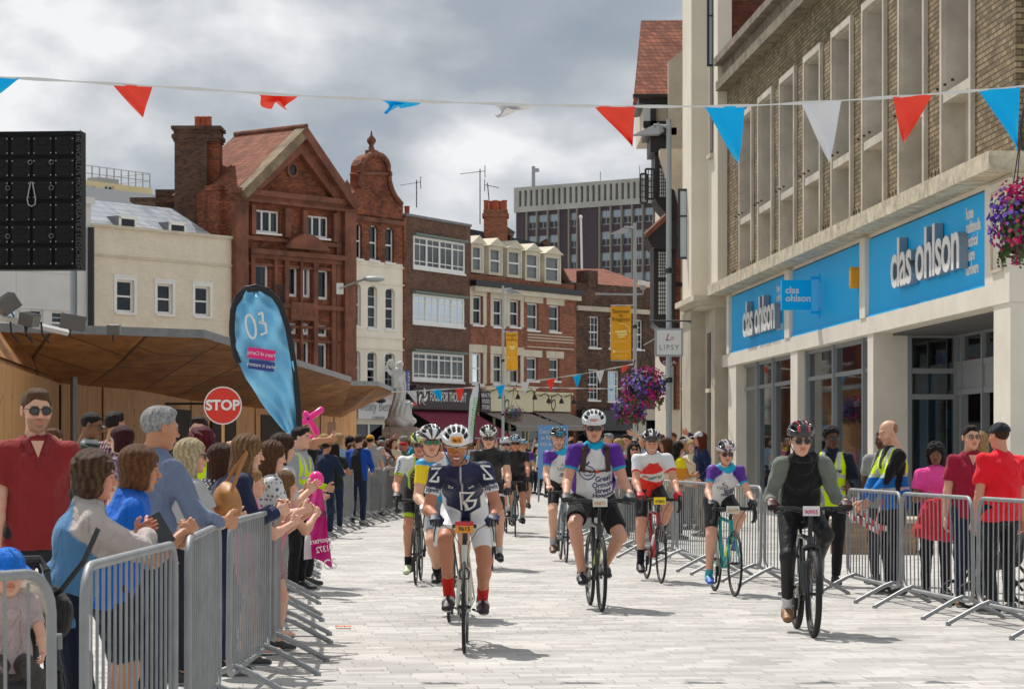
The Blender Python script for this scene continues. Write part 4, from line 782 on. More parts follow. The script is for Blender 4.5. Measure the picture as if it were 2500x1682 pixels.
    bay(1575,1652,312,330,74.8,.0,()); bay(1588,1650,330,372,75,0,()); bay(1599,1650,372,484,75.2,.55,((1611,378,1629,402),(1611,412,1629,481)))
    bay(1596,1650,602,790,75,.25,((1608,615,1628,677),(1608,688,1628,767))); 
    g=MB(); a=Q(1580,580,74.6); b=Q(1628,534,74.6); g.prism([(a.x,a.z),(b.x,b.z),(b.x+.3,b.z-.1),(b.x+.3,a.z-.35),(a.x+.15,a.z-.3)],a.y,a.y+2); g.obj('bay_gable',M['black_paint'],r)
    g=MB(); g.tube([(a.x-.05,a.y-.05,a.z+.05),(b.x,b.y-.05,b.z+.08)],.09,6); g.obj('verge_tiles',M['terracotta'],r)
    for (x0,y0,x1,y1,d) in ((1576,413,1597,486,74.4),(1564,425,1580,496,74.0)):
        a=Q(x0,y1,d);b=Q(x1,y0,d); g=MB()
        for k in range(4): u=a.x+(b.x-a.x)*k/3; w_=.03 if k in(0,3) else .012; g.bb((u-w_,a.y,a.z),(u+w_,a.y+.04,b.z))
        for k in range(6): z=a.z+(b.z-a.z)*k/5; w_=.03 if k in(0,5) else .012; g.bb((a.x,a.y+.003,z-w_),(b.x,a.y+.037,z+w_))
        g.obj('open_casement',M['iron'],r)
shop()
# ---------------------------------------------------------------- market kiosks
def plank_lines(m,rot,step):
    nt=m.node_tree; n=nt.nodes; l=nt.links; p=n['Principled BSDF']; src=p.inputs['Base Color'].links[0].from_socket
    tc=n.new('ShaderNodeTexCoord'); mp=n.new('ShaderNodeMapping'); mp.inputs['Rotation'].default_value=(0,0,rot); mp.inputs['Scale'].default_value=(1/step,.18,1); l.new(tc.outputs['Object'],mp.inputs['Vector'])
    t=n.new('ShaderNodeTexBrick'); t.inputs['Scale'].default_value=1; t.inputs['Brick Width'].default_value=1; t.inputs['Row Height'].default_value=1; t.inputs['Mortar Size'].default_value=.02; t.inputs['Color1'].default_value=(1,1,1,1); t.inputs['Color2'].default_value=(.72,.70,.68,1); t.inputs['Mortar'].default_value=(.25,.22,.2,1); l.new(mp.outputs['Vector'],t.inputs['Vector'])
    mu=n.new('ShaderNodeMix'); mu.data_type='RGBA'; mu.blend_type='MULTIPLY'; mu.inputs['Factor'].default_value=1; l.new(src,mu.inputs['A']); l.new(t.outputs['Color'],mu.inputs['B']); l.new(mu.outputs['Result'],p.inputs['Base Color'])
def kiosk():
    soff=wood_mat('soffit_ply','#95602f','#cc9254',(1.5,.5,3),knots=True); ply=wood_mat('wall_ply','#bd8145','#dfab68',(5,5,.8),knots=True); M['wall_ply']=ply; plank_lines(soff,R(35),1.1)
    def build(lab,E,Wt,tris,walls,holes=()):
        o=px(*[E[0][0],HOR,E[0][2]]); o.z=0; r=empty('market_kiosk',o,label=lab,cat='kiosk')
        e=[px(*p)-o for p in E]; w=[px(*p)-o for p in Wt]; pts=e+w
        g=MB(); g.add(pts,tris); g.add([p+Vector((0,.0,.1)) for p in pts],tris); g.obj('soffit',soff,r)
        g=MB(); n=len(e)
        for i in range(n-1):
            a,b=e[i],e[i+1]; q=Vector((0,-.03,0)); g.add([a+q+Vector((0,0,-.02)),b+q+Vector((0,0,-.02)),b+q+Vector((0,0,.14)),a+q+Vector((0,0,.14)),a+Vector((0,.3,.14)),b+Vector((0,.3,.14))],[(0,1,2,3),(3,2,5,4)])
        g.obj('roof_edge',M['galv'],r)
        # roof skin above
        g=MB(); c=sum(pts,Vector())/len(pts)+Vector((-1.5,3,.2)); 
        for i in range(n-1): g.add([e[i]+Vector((0,0,.14)),e[i+1]+Vector((0,0,.14)),c],[(0,1,2)])
        g.obj('roof',M['grey_metal'],r)
        for (a,b,nm) in walls:
            a=w[a] if isinstance(a,int) else px(*a)-o; b=w[b] if isinstance(b,int) else px(*b)-o
            v=(b-a); v.z=0; N=max(2,int(v.length/1.6)); g=MB(); zt=min(a.z,b.z)
            for k in range(N):
                p=a.lerp(b,k/N); q=a.lerp(b,(k+1)/N); dd=v.normalized()*.02; off=Vector((v.y,-v.x,0)).normalized()*(.0 if k%2 else .03)
                if off.y>0: off=-off
                vs=[]
                for z0,z1 in ((0,None),):
                    vs=[(p+dd+off)*Vector((1,1,0)),(q-dd+off)*Vector((1,1,0)),(q-dd+off),(p+dd+off)]
                g.add(vs,[(0,1,2,3)])
            g.add([(a.x,a.y+.06,0),(b.x,b.y+.06,0),(b.x,b.y+.06,b.z),(a.x,a.y+.06,a.z)],[(0,1,2,3)])
            g.obj(nm,M['wall_ply'] ,r)
        return r,o
    E=[(-120,803,44),(-10,808,45),(200,813,46),(500,823,47.5),(858,931,78)]
    Wt=[(-120,850,35),(0,885,41),(146,936,54),(340,953,61),(465,977,73),(830,1019,101)]
    r,o=build('long timber kiosk with folded plywood roof behind the left spectators',E,Wt,[(0,1,6,5),(1,2,7),(1,7,6),(2,3,7),(3,8,7),(3,4,9),(3,9,8),(4,10,9)],[(1,2,'perforated_wall'),(0,1,'wall'),(2,3,'wall'),(3,4,'wall'),(4,5,'wall')])
    # round dark perforations
    a,b=px(0,HOR,41)-o,px(146,HOR,54)-o; g=MB(); rr=random.Random(5)
    for (x,y) in ((46,927),(68,919),(67,944),(80,940),(98,945),(112,950),(45,957),(100,963),(129,969),(14,992),(4,1012),(17,1033),(48,1017),(34,1042),(112,986),(118,1001),(8,960),(126,1010),(110,1030),(24,940)):
        k=(x-0)/146; k=(x-0)/(146-0); d=41/(1-k*(1-41/54)); t=(d-41)/13; p=a.lerp(b,t); z=EYE-(y-HOR)*d/FPX; n=Vector(((b-a).y,-(b-a).x,0)).normalized(); vv=(b-a).normalized(); R0=.035+.03*rr.random(); vs=[]
        q=p*Vector((1,1,0))+Vector((0,0,z))+n*(.035 if n.y<0 else -.035)
        for j in range(12): an=2*PI*j/12; vs.append(q+vv*math.cos(an)*R0*1.2+Vector((0,0,math.sin(an)*R0)))
        g.add(vs,[tuple(range(12))])
    g.obj('perforations',mat('hole_dark',(.05,.06,.07),.3),r)
    # darker door leaves and seams
    g=MB()
    for (x,y0,d) in ((146,938,53.8),(200,941,56),(272,946,59),(312,949,60.5),(347,955,62)):
        p=px(x,y0,d)-o; g.bb((p.x-.03,p.y-.1,0),(p.x+.03,p.y-.06,p.z-.02))
    for (x0,x1,y,d) in ((205,270,964,57),(352,500,986,66)):
        p=px(x0,y,d)-o;q=px(x1,y,d*1.03)-o; g.tube([p+Vector((0,-.12,0)),q+Vector((0,-.3,0))],.03,4)
    g.obj('door_seams',mat('seam_and_opening_shade',(.03,.02,.012),.8),r)
    for (x0,x1,y,d,mm,nm) in ((208,266,968,56.2,'wood_door','door'),(352,470,992,63,'seam_and_opening_shade','serving_hatch'),(520,600,990,76,'seam_and_opening_shade','serving_hatch'),(640,700,1012,84,'seam_and_opening_shade','doorway'),(735,775,1016,93,'seam_and_opening_shade','doorway'),(800,822,1030,98,'wood_door','menu_board')):  # hatches and doorways are flat dark sheets, the openings' shade put into colour
        k=(px(x0,y,d)-o); q=px(x1,y,d*(1.0+(x1-x0)*.0009))-o; g=MB(); zz=k.z; lo=0 if nm!='serving_hatch' else 1.1; g.add([(k.x,k.y-.25,lo),(q.x,q.y-.25,lo),(q.x,q.y-.25,zz),(k.x,k.y-.25,zz)],[(0,1,2,3)]); g.obj(nm,wood_mat('wood_door','#7d5128','#a87340',(6,6,1)) if mm=='wood_door' else M['seam_and_opening_shade'],r)
    E=[(700,938,84),(800,938,85),(925,941,87),(968,958,95)]
    Wt=[(700,1020,100),(830,1019,101),(870,1000,104)]
    build('second smaller timber kiosk roof tip beside the marble statue',E,Wt,[(0,1,5,4),(1,2,5),(2,3,6,5)],[(0,1,'wall'),(1,2,'wall')])
    # LED screen back
    a=px(-190,658,44); b=px(198,320,44); r=empty('led_screen',(b.x,44,0),R(-4),label='huge black video screen seen from behind on a grey pole',cat='screen'); wd=b.x-a.x; z0,z1=a.z,b.z
    g=MB(); g.bb((-wd,0,z0),(0,.35,z1)); g.obj('cabinet',mat('screen_black',(.006,.006,.0065),.5,spec=.15),r)
    g=MB(); n=0
    cw=.335; 
    for i in range(8):
        for j in range(6):
            u1=-.12-i*(cw+.055); zt=z1-.1-j*((z1-z0-.1)/6); h=(z1-z0-.1)/6-.06
            g.box((u1-cw/2,-.02,zt-h/2),(cw,.04,h),b=.01)
            g.box((u1-cw/2,-.045,zt-h*.33),(cw*.55,.02,.07)); g.box((u1-cw/2,-.045,zt-h*.8),(cw*.55,.02,.07))
    g.obj('cabinet_panels',mat('screen_panel',(.009,.009,.01),.5,spec=.2),r)
    g=MB()
    for i in range(8):
        for j in range(6):
            u1=-.12-i*(cw+.055); zt=z1-.1-j*((z1-z0-.1)/6); h=(z1-z0-.1)/6-.06
            for (p,q) in ((.06,.12),(.94,.12),(.06,.88),(.94,.88)): g.box((u1-cw*p,-.05,zt-h*q),(.02,.03,.02))
    for (u,z) in ((-.52,z1-.55),(-.9,z1-.55),(-.52,z1-1.0),(-1.3,z1-1.0),(-.52,z1-1.85),(-1.3,z1-1.85)): g.lathe([(.035,-.05),(.045,-.05),(.045,-.07)],(u,0,z),8,'Y')
    g.tube([(-.88,-.08,z1-.9),(-.94,-.09,z1-1.2),(-.92,-.09,z1-1.3),(-.86,-.09,z1-1.33),(-.8,-.09,z1-1.3),(-.79,-.09,z1-1.2),(-.85,-.08,z1-.9)],.012,6); g.obj('latch',mat('bright_metal',(.35,.35,.35),.4,.6),r)
    g=MB(); add_text(g,"THE WORLD'S MOST VERSATILE LEDSCREEN",(-.055,-.003,(z0+z1)/2),.125,Matrix.Rotation(R(90),3,'Y'),extrude=.002); g.obj('edge_lettering',mat('dim_letter',(.09,.1,.1),.5),r)
    g=MB(); p=px(180,HOR,53)-Vector((b.x,44,0)); p=Matrix.Rotation(R(4),3,'Z')@Vector((p.x,p.y,0)); g.tube([(p.x,p.y,0),(p.x,p.y,z0+1.6),(-.3,.3,z0+1.2)],.075,12); g.obj('pole',M['grey_metal'],r,smooth=True)
    # lighting bar with floodlights on kiosk roof
    r=empty('lighting_bar',px(0,800,43)*Vector((1,1,0)),label='white sloping bar carrying floodlights above the kiosk roof',cat='lighting bar'); o=r.location
    g=MB(); p=px(-40,765,43)-o;q=px(165,812,45)-o; g.tube([p,q],.06,4); g.obj('bar',M['white_paint'],r); g=MB()
    for x in (25,60,100): a=px(x,800,43.5)-o; g.tube([a+Vector((0,0,.1)),a+Vector((.02,0,-.1)),a+Vector((.1,.2,-.25))],.02,5)
    g.obj('cable',M['iron'],r)
    for (x,y,sz,ry,rz,lab) in ((18,742,.34,-35,25,'grey floodlight nearest the left edge of the kiosk roof'),(72,780,.27,15,-20,'small floodlight in the middle of the white sloping bar'),(178,787,.33,8,35,'large floodlight at the right end of the white sloping bar'),(278,805,.22,0,0,'lone box lamp further right on the kiosk roof edge')):
        r=empty('floodlight',px(x,y,43.5),R(rz),label=lab,cat='floodlight',group='floodlights on the kiosk roof'); r.rotation_euler=(R(6),R(ry),R(rz)); g=MB(); g.box((0,0,0),(sz,sz*1.1,sz*.8),b=.012); g.obj('housing',mat('flood_grey',(.13,.12,.11),.5),r); g=MB()
        for k in range(5): g.box((sz*.505,0,-sz*.3+k*sz*.15),(.012,sz*.85,.015)); g.box((sz*.5,-sz*.36+k*sz*.18,0),(.012,.012,sz*.65))
        g.obj('grille',mat('flood_light',(.35,.34,.32),.4),r); g=MB(); g.tube([(-.02,0,-sz*.4),(-.02,0,-sz*.4-.12)],.015,5); g.obj('yoke',M['iron'],r)
kiosk()
# ---------------------------------------------------------------- implicit surface kit
NP=lambda v:np.array(v,dtype=np.float32)
def seg(a,b,ra,rb=None,X=(1,0,0),k=.03,sub=False,cap=None):
    if rb is None: rb=ra
    ra=(ra,ra) if not isinstance(ra,(tuple,list)) else ra; rb=(rb,rb) if not isinstance(rb,(tuple,list)) else rb
    return dict(a=NP(a),b=NP(b),ra=ra,rb=rb,X=NP(X),k=k,sub=sub,cap=cap)
def ell(c,r,k=.03,sub=False,rot=None): return dict(c=NP(c),r=NP(r),k=k,sub=sub,rot=rot)
def half(p,n): return dict(p=NP(p),n=NP(n))          # keep the side opposite to n
def _dist(p,x,y,z):
    if 'c' in p:
        dx,dy,dz=x-p['c'][0],y-p['c'][1],z-p['c'][2]
        if p['rot'] is not None:
            r=p['rot']; dx,dy,dz=(r[0][0]*dx+r[1][0]*dy+r[2][0]*dz),(r[0][1]*dx+r[1][1]*dy+r[2][1]*dz),(r[0][2]*dx+r[1][2]*dy+r[2][2]*dz)
        a,b,c=p['r']; k0=np.sqrt((dx/a)**2+(dy/b)**2+(dz/c)**2); k1=np.sqrt((dx/a**2)**2+(dy/b**2)**2+(dz/c**2)**2)
        return k0*(k0-1)/(k1+1e-6)
    a,b=p['a'],p['b']; ba=b-a; L2=float(ba@ba)+1e-9; L=math.sqrt(L2); dx,dy,dz=x-a[0],y-a[1],z-a[2]
    t0=(dx*ba[0]+dy*ba[1]+dz*ba[2])/L2; lo,hi=0.,1.
    if p['cap'] in('a','ab'): lo=-.5
    if p['cap'] in('b','ab'): hi=1.5
    t=np.clip(t0,lo,hi); qx,qy,qz=dx-ba[0]*t,dy-ba[1]*t,dz-ba[2]*t; tt=np.clip(t,0,1)
    rx=p['ra'][0]+(p['rb'][0]-p['ra'][0])*tt; ry=p['ra'][1]+(p['rb'][1]-p['ra'][1])*tt
    if p['ra'][0]==p['ra'][1] and p['rb'][0]==p['rb'][1]: d=np.sqrt(qx*qx+qy*qy+qz*qz)-rx
    else:
        X=p['X']; u=qx*X[0]+qy*X[1]+qz*X[2]; v2=np.maximum(qx*qx+qy*qy+qz*qz-u*u,0); d=(np.sqrt((u/rx)**2+v2/(ry*ry))-1)*np.minimum(rx,ry)
    if p['cap'] in('b','ab'): d=np.maximum(d,(t0-1)*L)
    if p['cap'] in('a','ab'): d=np.maximum(d,-t0*L)
    return d
def sdf_mesh(prims,h,disp=None,offset=0):
    los=[];his=[]
    for p in prims:
        if 'p' in p or p.get('sub'): continue
        if 'c' in p: r=max(p['r']); los.append(p['c']-r); his.append(p['c']+r)
        else: r=max(*p['ra'],*p['rb']); los.append(np.minimum(p['a'],p['b'])-r); his.append(np.maximum(p['a'],p['b'])+r)
    lo=np.min(los,0)-2.5*h-offset-.01; hi=np.max(his,0)+2.5*h+offset+.01; n=np.ceil((hi-lo)/h).astype(int)+1
    ax=[(lo[i]+h*np.arange(n[i])).astype(np.float32) for i in range(3)]; F=np.full(n,.25,np.float32)
    for p in prims:
        if 'p' in p:
            x,y,z=ax[0][:,None,None],ax[1][None,:,None],ax[2][None,None,:]
            F=np.maximum(F,(x-p['p'][0])*p['n'][0]+(y-p['p'][1])*p['n'][1]+(z-p['p'][2])*p['n'][2]); continue
        if 'c' in p: r=max(p['r']); l=p['c']-r; u=p['c']+r
        else: r=max(*p['ra'],*p['rb']); l=np.minimum(p['a'],p['b'])-r; u=np.maximum(p['a'],p['b'])+r
        m=p['k']+2*h+.02; i0=np.clip(((l-m-lo)/h).astype(int),0,n-1); i1=np.clip(((u+m-lo)/h).astype(int)+2,1,n)
        if (i1<=i0).any(): continue
        sl=tuple(slice(i0[i],i1[i]) for i in range(3)); x,y,z=ax[0][sl[0],None,None],ax[1][None,sl[1],None],ax[2][None,None,sl[2]]
        d=_dist(p,x,y,z); f=F[sl]; k=max(p['k'],1e-4)
        if p['sub']: d=-d; q=np.maximum(k-np.abs(f-d),0)/k; F[sl]=np.maximum(f,d)+q*q*k*.25
        else: q=np.maximum(k-np.abs(f-d),0)/k; F[sl]=np.minimum(f,d)-q*q*k*.25
    F-=offset
    if disp is not None: F=F+disp(ax[0][:,None,None],ax[1][None,:,None],ax[2][None,None,:])
    F[0]=F[-1]=.1;F[:,0]=F[:,-1]=.1;F[:,:,0]=F[:,:,-1]=.1
    return surfnet(F,lo,h)
def surfnet(F,lo,h):
    S_=F<0; nx,ny,nz=F.shape
    c=np.zeros((nx-1,ny-1,nz-1),np.int8)
    for i in(0,1):
        for j in(0,1):
            for k in(0,1): c+=S_[i:nx-1+i,j:ny-1+j,k:nz-1+k]
    act=(c>0)&(c<8); idx=np.full(act.shape,-1,np.int64); I,J,K=np.nonzero(act); idx[I,J,K]=np.arange(len(I))
    acc=np.zeros((len(I),3),np.float64); cnt=np.zeros(len(I))
    for (a,b) in [((0,0,0),(1,0,0)),((0,1,0),(1,1,0)),((0,0,1),(1,0,1)),((0,1,1),(1,1,1)),((0,0,0),(0,1,0)),((1,0,0),(1,1,0)),((0,0,1),(0,1,1)),((1,0,1),(1,1,1)),((0,0,0),(0,0,1)),((1,0,0),(1,0,1)),((0,1,0),(0,1,1)),((1,1,0),(1,1,1))]:
        fa=F[I+a[0],J+a[1],K+a[2]]; fb=F[I+b[0],J+b[1],K+b[2]]; m=(fa<0)!=(fb<0); t=np.where(m,fa/(fa-fb+1e-12),0)
        for ax_ in range(3): acc[:,ax_]+=np.where(m,a[ax_]+(b[ax_]-a[ax_])*t,0)
        cnt+=m
    P=acc/cnt[:,None]+np.stack([I,J,K],1); V=lo+P*h; Q=[]
    for ax_ in range(3):
        sa=[slice(None)]*3; sb=[slice(None)]*3; sa[ax_]=slice(0,-1); sb[ax_]=slice(1,None)
        A=S_[tuple(sa)]; B=S_[tuple(sb)]; ch=A!=B; i,j,k=np.nonzero(ch); fl=A[i,j,k]
        o=[(ax_+1)%3,(ax_+2)%3]; e=np.stack([i,j,k],1); ok=(e[:,o[0]]>0)&(e[:,o[1]]>0); e=e[ok]; fl=fl[ok]
        def g(d0,d1):
            q=e.copy(); q[:,o[0]]-=d0; q[:,o[1]]-=d1; q=np.minimum(q,np.array(idx.shape)-1); return idx[q[:,0],q[:,1],q[:,2]]
        q=np.stack([g(1,1),g(0,1),g(0,0),g(1,0)],1); q[~fl]=q[~fl][:,::-1]; Q.append(q)
    Q=np.concatenate(Q); Q=Q[(Q>=0).all(1)]
    return V.astype(np.float32),Q
def smooth_nudge(V,Q,n=1,w=.5):
    for _ in range(n):
        s=np.zeros_like(V); c=np.zeros(len(V))
        for a,b in((0,1),(1,2),(2,3),(3,0)):
            np.add.at(s,Q[:,a],V[Q[:,b]]); np.add.at(s,Q[:,b],V[Q[:,a]]); np.add.at(c,Q[:,a],1); np.add.at(c,Q[:,b],1)
        V=V*(1-w)+w*s/np.maximum(c,1)[:,None]
    return V.astype(np.float32)
def np_obj(name,parts,m,parent=None,**tags):
    """parts: list of (V,Q,colour array or rgb)"""
    Vs=[];Qs=[];Cs=[];k=0
    for V,Q,C in parts:
        C=np.asarray(C,np.float32); C=np.tile(C,(len(V),1)) if C.ndim==1 else C
        Vs.append(V);Qs.append(Q+k);Cs.append(C);k+=len(V)
    V=np.concatenate(Vs);Q=np.concatenate(Qs);C=np.concatenate(Cs)
    me=bpy.data.meshes.new(name); me.vertices.add(len(V)); me.vertices.foreach_set('co',V.astype(np.float32).ravel())
    me.loops.add(len(Q)*4); me.loops.foreach_set('vertex_index',Q.astype(np.int32).ravel()); me.polygons.add(len(Q)); me.polygons.foreach_set('loop_start',np.arange(len(Q),dtype=np.int32)*4)
    me.polygons.foreach_set('use_smooth',np.ones(len(Q),bool)); me.update(calc_edges=True)
    a=me.color_attributes.new('Col','FLOAT_COLOR','POINT'); a.data.foreach_set('color',np.concatenate([C,np.ones((len(C),1),np.float32)],1).astype(np.float32).ravel())
    me.materials.append(m if not isinstance(m,str) else MATS[m]); o=bpy.data.objects.new(name,me); COL.objects.link(o)
    if parent: o.parent=parent
    return tag(o,**tags)
def xf(V,M): 
    M=np.array(M,dtype=np.float64); return (V@M[:3,:3].T+M[:3,3]).astype(np.float32)
def wr(x,y,z,s=1.0,ph=0.):  # cloth folds
    return .5*(np.sin(17*s*x+9*s*z+4*np.sin(7*s*y+5*s*z+ph)+ph)*np.sin(13*s*z-6*s*x+3*np.sin(9*s*x+ph))+.6*np.sin(31*s*z+14*s*y+3*np.sin(11*s*x+ph)))
# ---------------------------------------------------------------- people kit
mat('skin',(.5,.5,.5),.5,vcol=True,sss=.12,bump=(160,.08),spec=.4); mat('cloth',(.5,.5,.5),.85,vcol=True,bump=(220,.25),var=(9,.10),spec=.2,sheen=.1); mat('lycra',(.5,.5,.5),.5,vcol=True,bump=(30,.12),spec=.35)
mat('hair',(.5,.5,.5),.5,vcol=True,var=(70,.5),bump=(120,.6),spec=.22); mat('shoe',(.5,.5,.5),.5,vcol=True,bump=(60,.2)); mat('helmet',(.5,.5,.5),.22,vcol=True,coat=.5); mat('leather',(.5,.5,.5),.55,vcol=True,var=(14,.25))
mat('lens_dark',(.01,.01,.012),.05,spec=.8); mat('lens_amber',srgb('#b06a10'),.08,spec=.7); mat('lens_green',srgb('#0c6a3a'),.05,spec=.8); MATS.update(lens_clear=glass_mat('lens_clear','#e8e6e4')); mat('hivis',srgb('#d8ff10'),.6,var=(8,.12)); mat('reflective',(.62,.62,.60),.3); mat('plastic_black',(.02,.02,.022),.35)
def extra_bump(m,scale,st,dist,vec=None):
    nt=m.node_tree; n=nt.nodes; l=nt.links; tc=n.new('ShaderNodeTexCoord'); mp=n.new('ShaderNodeMapping'); mp.inputs['Scale'].default_value=vec or (1,1,1); l.new(tc.outputs['Object'],mp.inputs['Vector'])
    t=n.new('ShaderNodeTexNoise'); t.inputs['Scale'].default_value=scale; t.inputs['Detail'].default_value=3; t.inputs['Distortion'].default_value=.8; l.new(mp.outputs['Vector'],t.inputs['Vector'])
    b=n.new('ShaderNodeBump'); b.inputs['Strength'].default_value=st; b.inputs['Distance'].default_value=dist; l.new(t.outputs['Fac'],b.inputs['Height']); p=n['Principled BSDF']
    if p.inputs['Normal'].links: l.new(p.inputs['Normal'].links[0].from_socket,b.inputs['Normal'])
    l.new(b.outputs['Normal'],p.inputs['Normal'])
extra_bump(MATS['cloth'],8,.95,.06,(1,1,.55)); extra_bump(MATS['cloth'],26,.3,.02,(1,1,.7)); extra_bump(MATS['lycra'],11,.45,.04,(1,1,.6)); extra_bump(MATS['hair'],1,.9,.02,(230,230,22)); extra_bump(MATS['skin'],14,.12,.02)
SK=dict(light=srgb('#d9a78c'),pale=srgb('#e0b49c'),tan=srgb('#bd8462'),red=srgb('#cf9076'),dark=srgb('#5e3c29'),brown=srgb('#80553a'))
def head_prims(f=0,n=1.0,rd=0):
    P=[ell((0,-.014,.032),(.074,.094,.083)),ell((0,.018,-.03),(.060-.003*f,.066,.082),k=.03),ell((0,.028,-.076),(.046-.006*f,.048,.036),k=.03),ell((0,.062,-.100),(.020-.004*f,.016,.015),k=.025),
       seg((0,.083,.004),(0,.106*n,-.030),.0075,.0115,k=.016),ell((.012,.094,-.034),(.008,.009,.007),k=.008),ell((-.012,.094,-.034),(.008,.009,.007),k=.008),
       seg((-.036,.078,.020),(.036,.078,.020),.009-.003*f,k=.02),ell((.042,.052,-.032),(.022,.024,.022),k=.025),ell((-.042,.052,-.032),(.022,.024,.022),k=.025)]
    for s in(1,-1): P+=[ell((s*.031,.096,-.001),(.017,.014,.011),k=.014,sub=True),ell((s*.079,-.012,-.006),(.008,.017,.030),k=.008)]
    P+=[ell((0,.086,-.058),(.024,.012,.006),k=.010),ell((0,.085,-.069),(.020,.012,.007),k=.010),ell((0,.101,-.0635),(.022,.007,.0018),k=.004,sub=True),ell((0,.082,-.084),(.02,.01,.006),k=.014,sub=True)]
    for s in(1,-1): P+=[ell((s*.031,.0785,-.001),(.0135,.0125,.0125),k=.002)]
    P+=[seg((0,-.03,-.07),(0,-.085,-.125),(.047-.006*f),(.046-.006*f),k=.03) if rd else seg((0,-.022,-.07),(0,-.05,-.20),(.050-.006*f),(.056-.006*f),k=.03)]
    return P
_HC={}
def head_mesh(f,h,rd=0):
    k=(f,h,rd)
    if k not in _HC: V,Q=sdf_mesh(head_prims(f,1.0,rd),h); _HC[k]=(V,Q)
    return _HC[k]
def mixc(C,m,c): m=np.clip(m,0,1)[:,None]; return C*(1-m)+np.asarray(c,np.float32)*m
def sst(a,b,x): t=np.clip((x-a)/(b-a),0,1); return t*t*(3-2*t)
def face_col(V,skin,brow,lip=None,stubble=0,smile=0,iris=(.05,.06,.07),teeth=False):
    C=np.tile(np.asarray(skin,np.float32),(len(V),1)); x,y,z=V.T; ax=np.abs(x); fr=y>.05; s=np.asarray(skin)
    C=mixc(C,.35*np.exp(-((ax-.042)**2/.0005+(z+.035)**2/.0006))*fr,s*np.array([1.12,.78,.74])); C=mixc(C,.4*np.exp(-(x**2+(z+.03)**2)/.0002)*(y>.09),s*np.array([1.1,.75,.7]))
    if stubble: C=mixc(C,stubble*sst(-.035,-.05,z-.0*ax)*sst(.0,.03,y)*sst(-.125,-.11,z)*(1-np.exp(-(x**2/.0003+(z+.064)**2/.00006))*.7),np.asarray(brow)*1.2)
    lipc=lip if lip is not None else s*np.array([.85,.55,.52])
    C=mixc(C,(sst(.026,.021,ax)*sst(.0125,.010,np.abs(z+.0635+.0*ax))*(y>.075))*.9,lipc); C=mixc(C,sst(.022,.018,ax)*sst(.0022,.0012,np.abs(z+.0635))*(y>.07),s*.2)
    if teeth: C=mixc(C,sst(.024,.020,ax)*sst(.0060,.0045,np.abs(z+.064-.15*ax))*(y>.07),(.75,.72,.66))
    C=mixc(C,sst(.009,.012,ax)*sst(.052,.046,ax)*sst(.0055,.0035,np.abs(z-.0225+.12*(ax-.03)**2*30-.0))*(y>.045)*.85,brow)
    e=np.sqrt(((ax-.031)/.0135)**2+((z+.001)/.0052)**2); C=mixc(C,sst(1.2,1.0,e)*(y>.07),s*.35); C=mixc(C,sst(1.0,.85,e)*(y>.07),s*.2+np.array([.22,.21,.2])); r=np.sqrt((ax-.031)**2+(z+.001)**2); C=mixc(C,sst(.0075,.006,r)*(e<1)*(y>.07),iris)
    return C
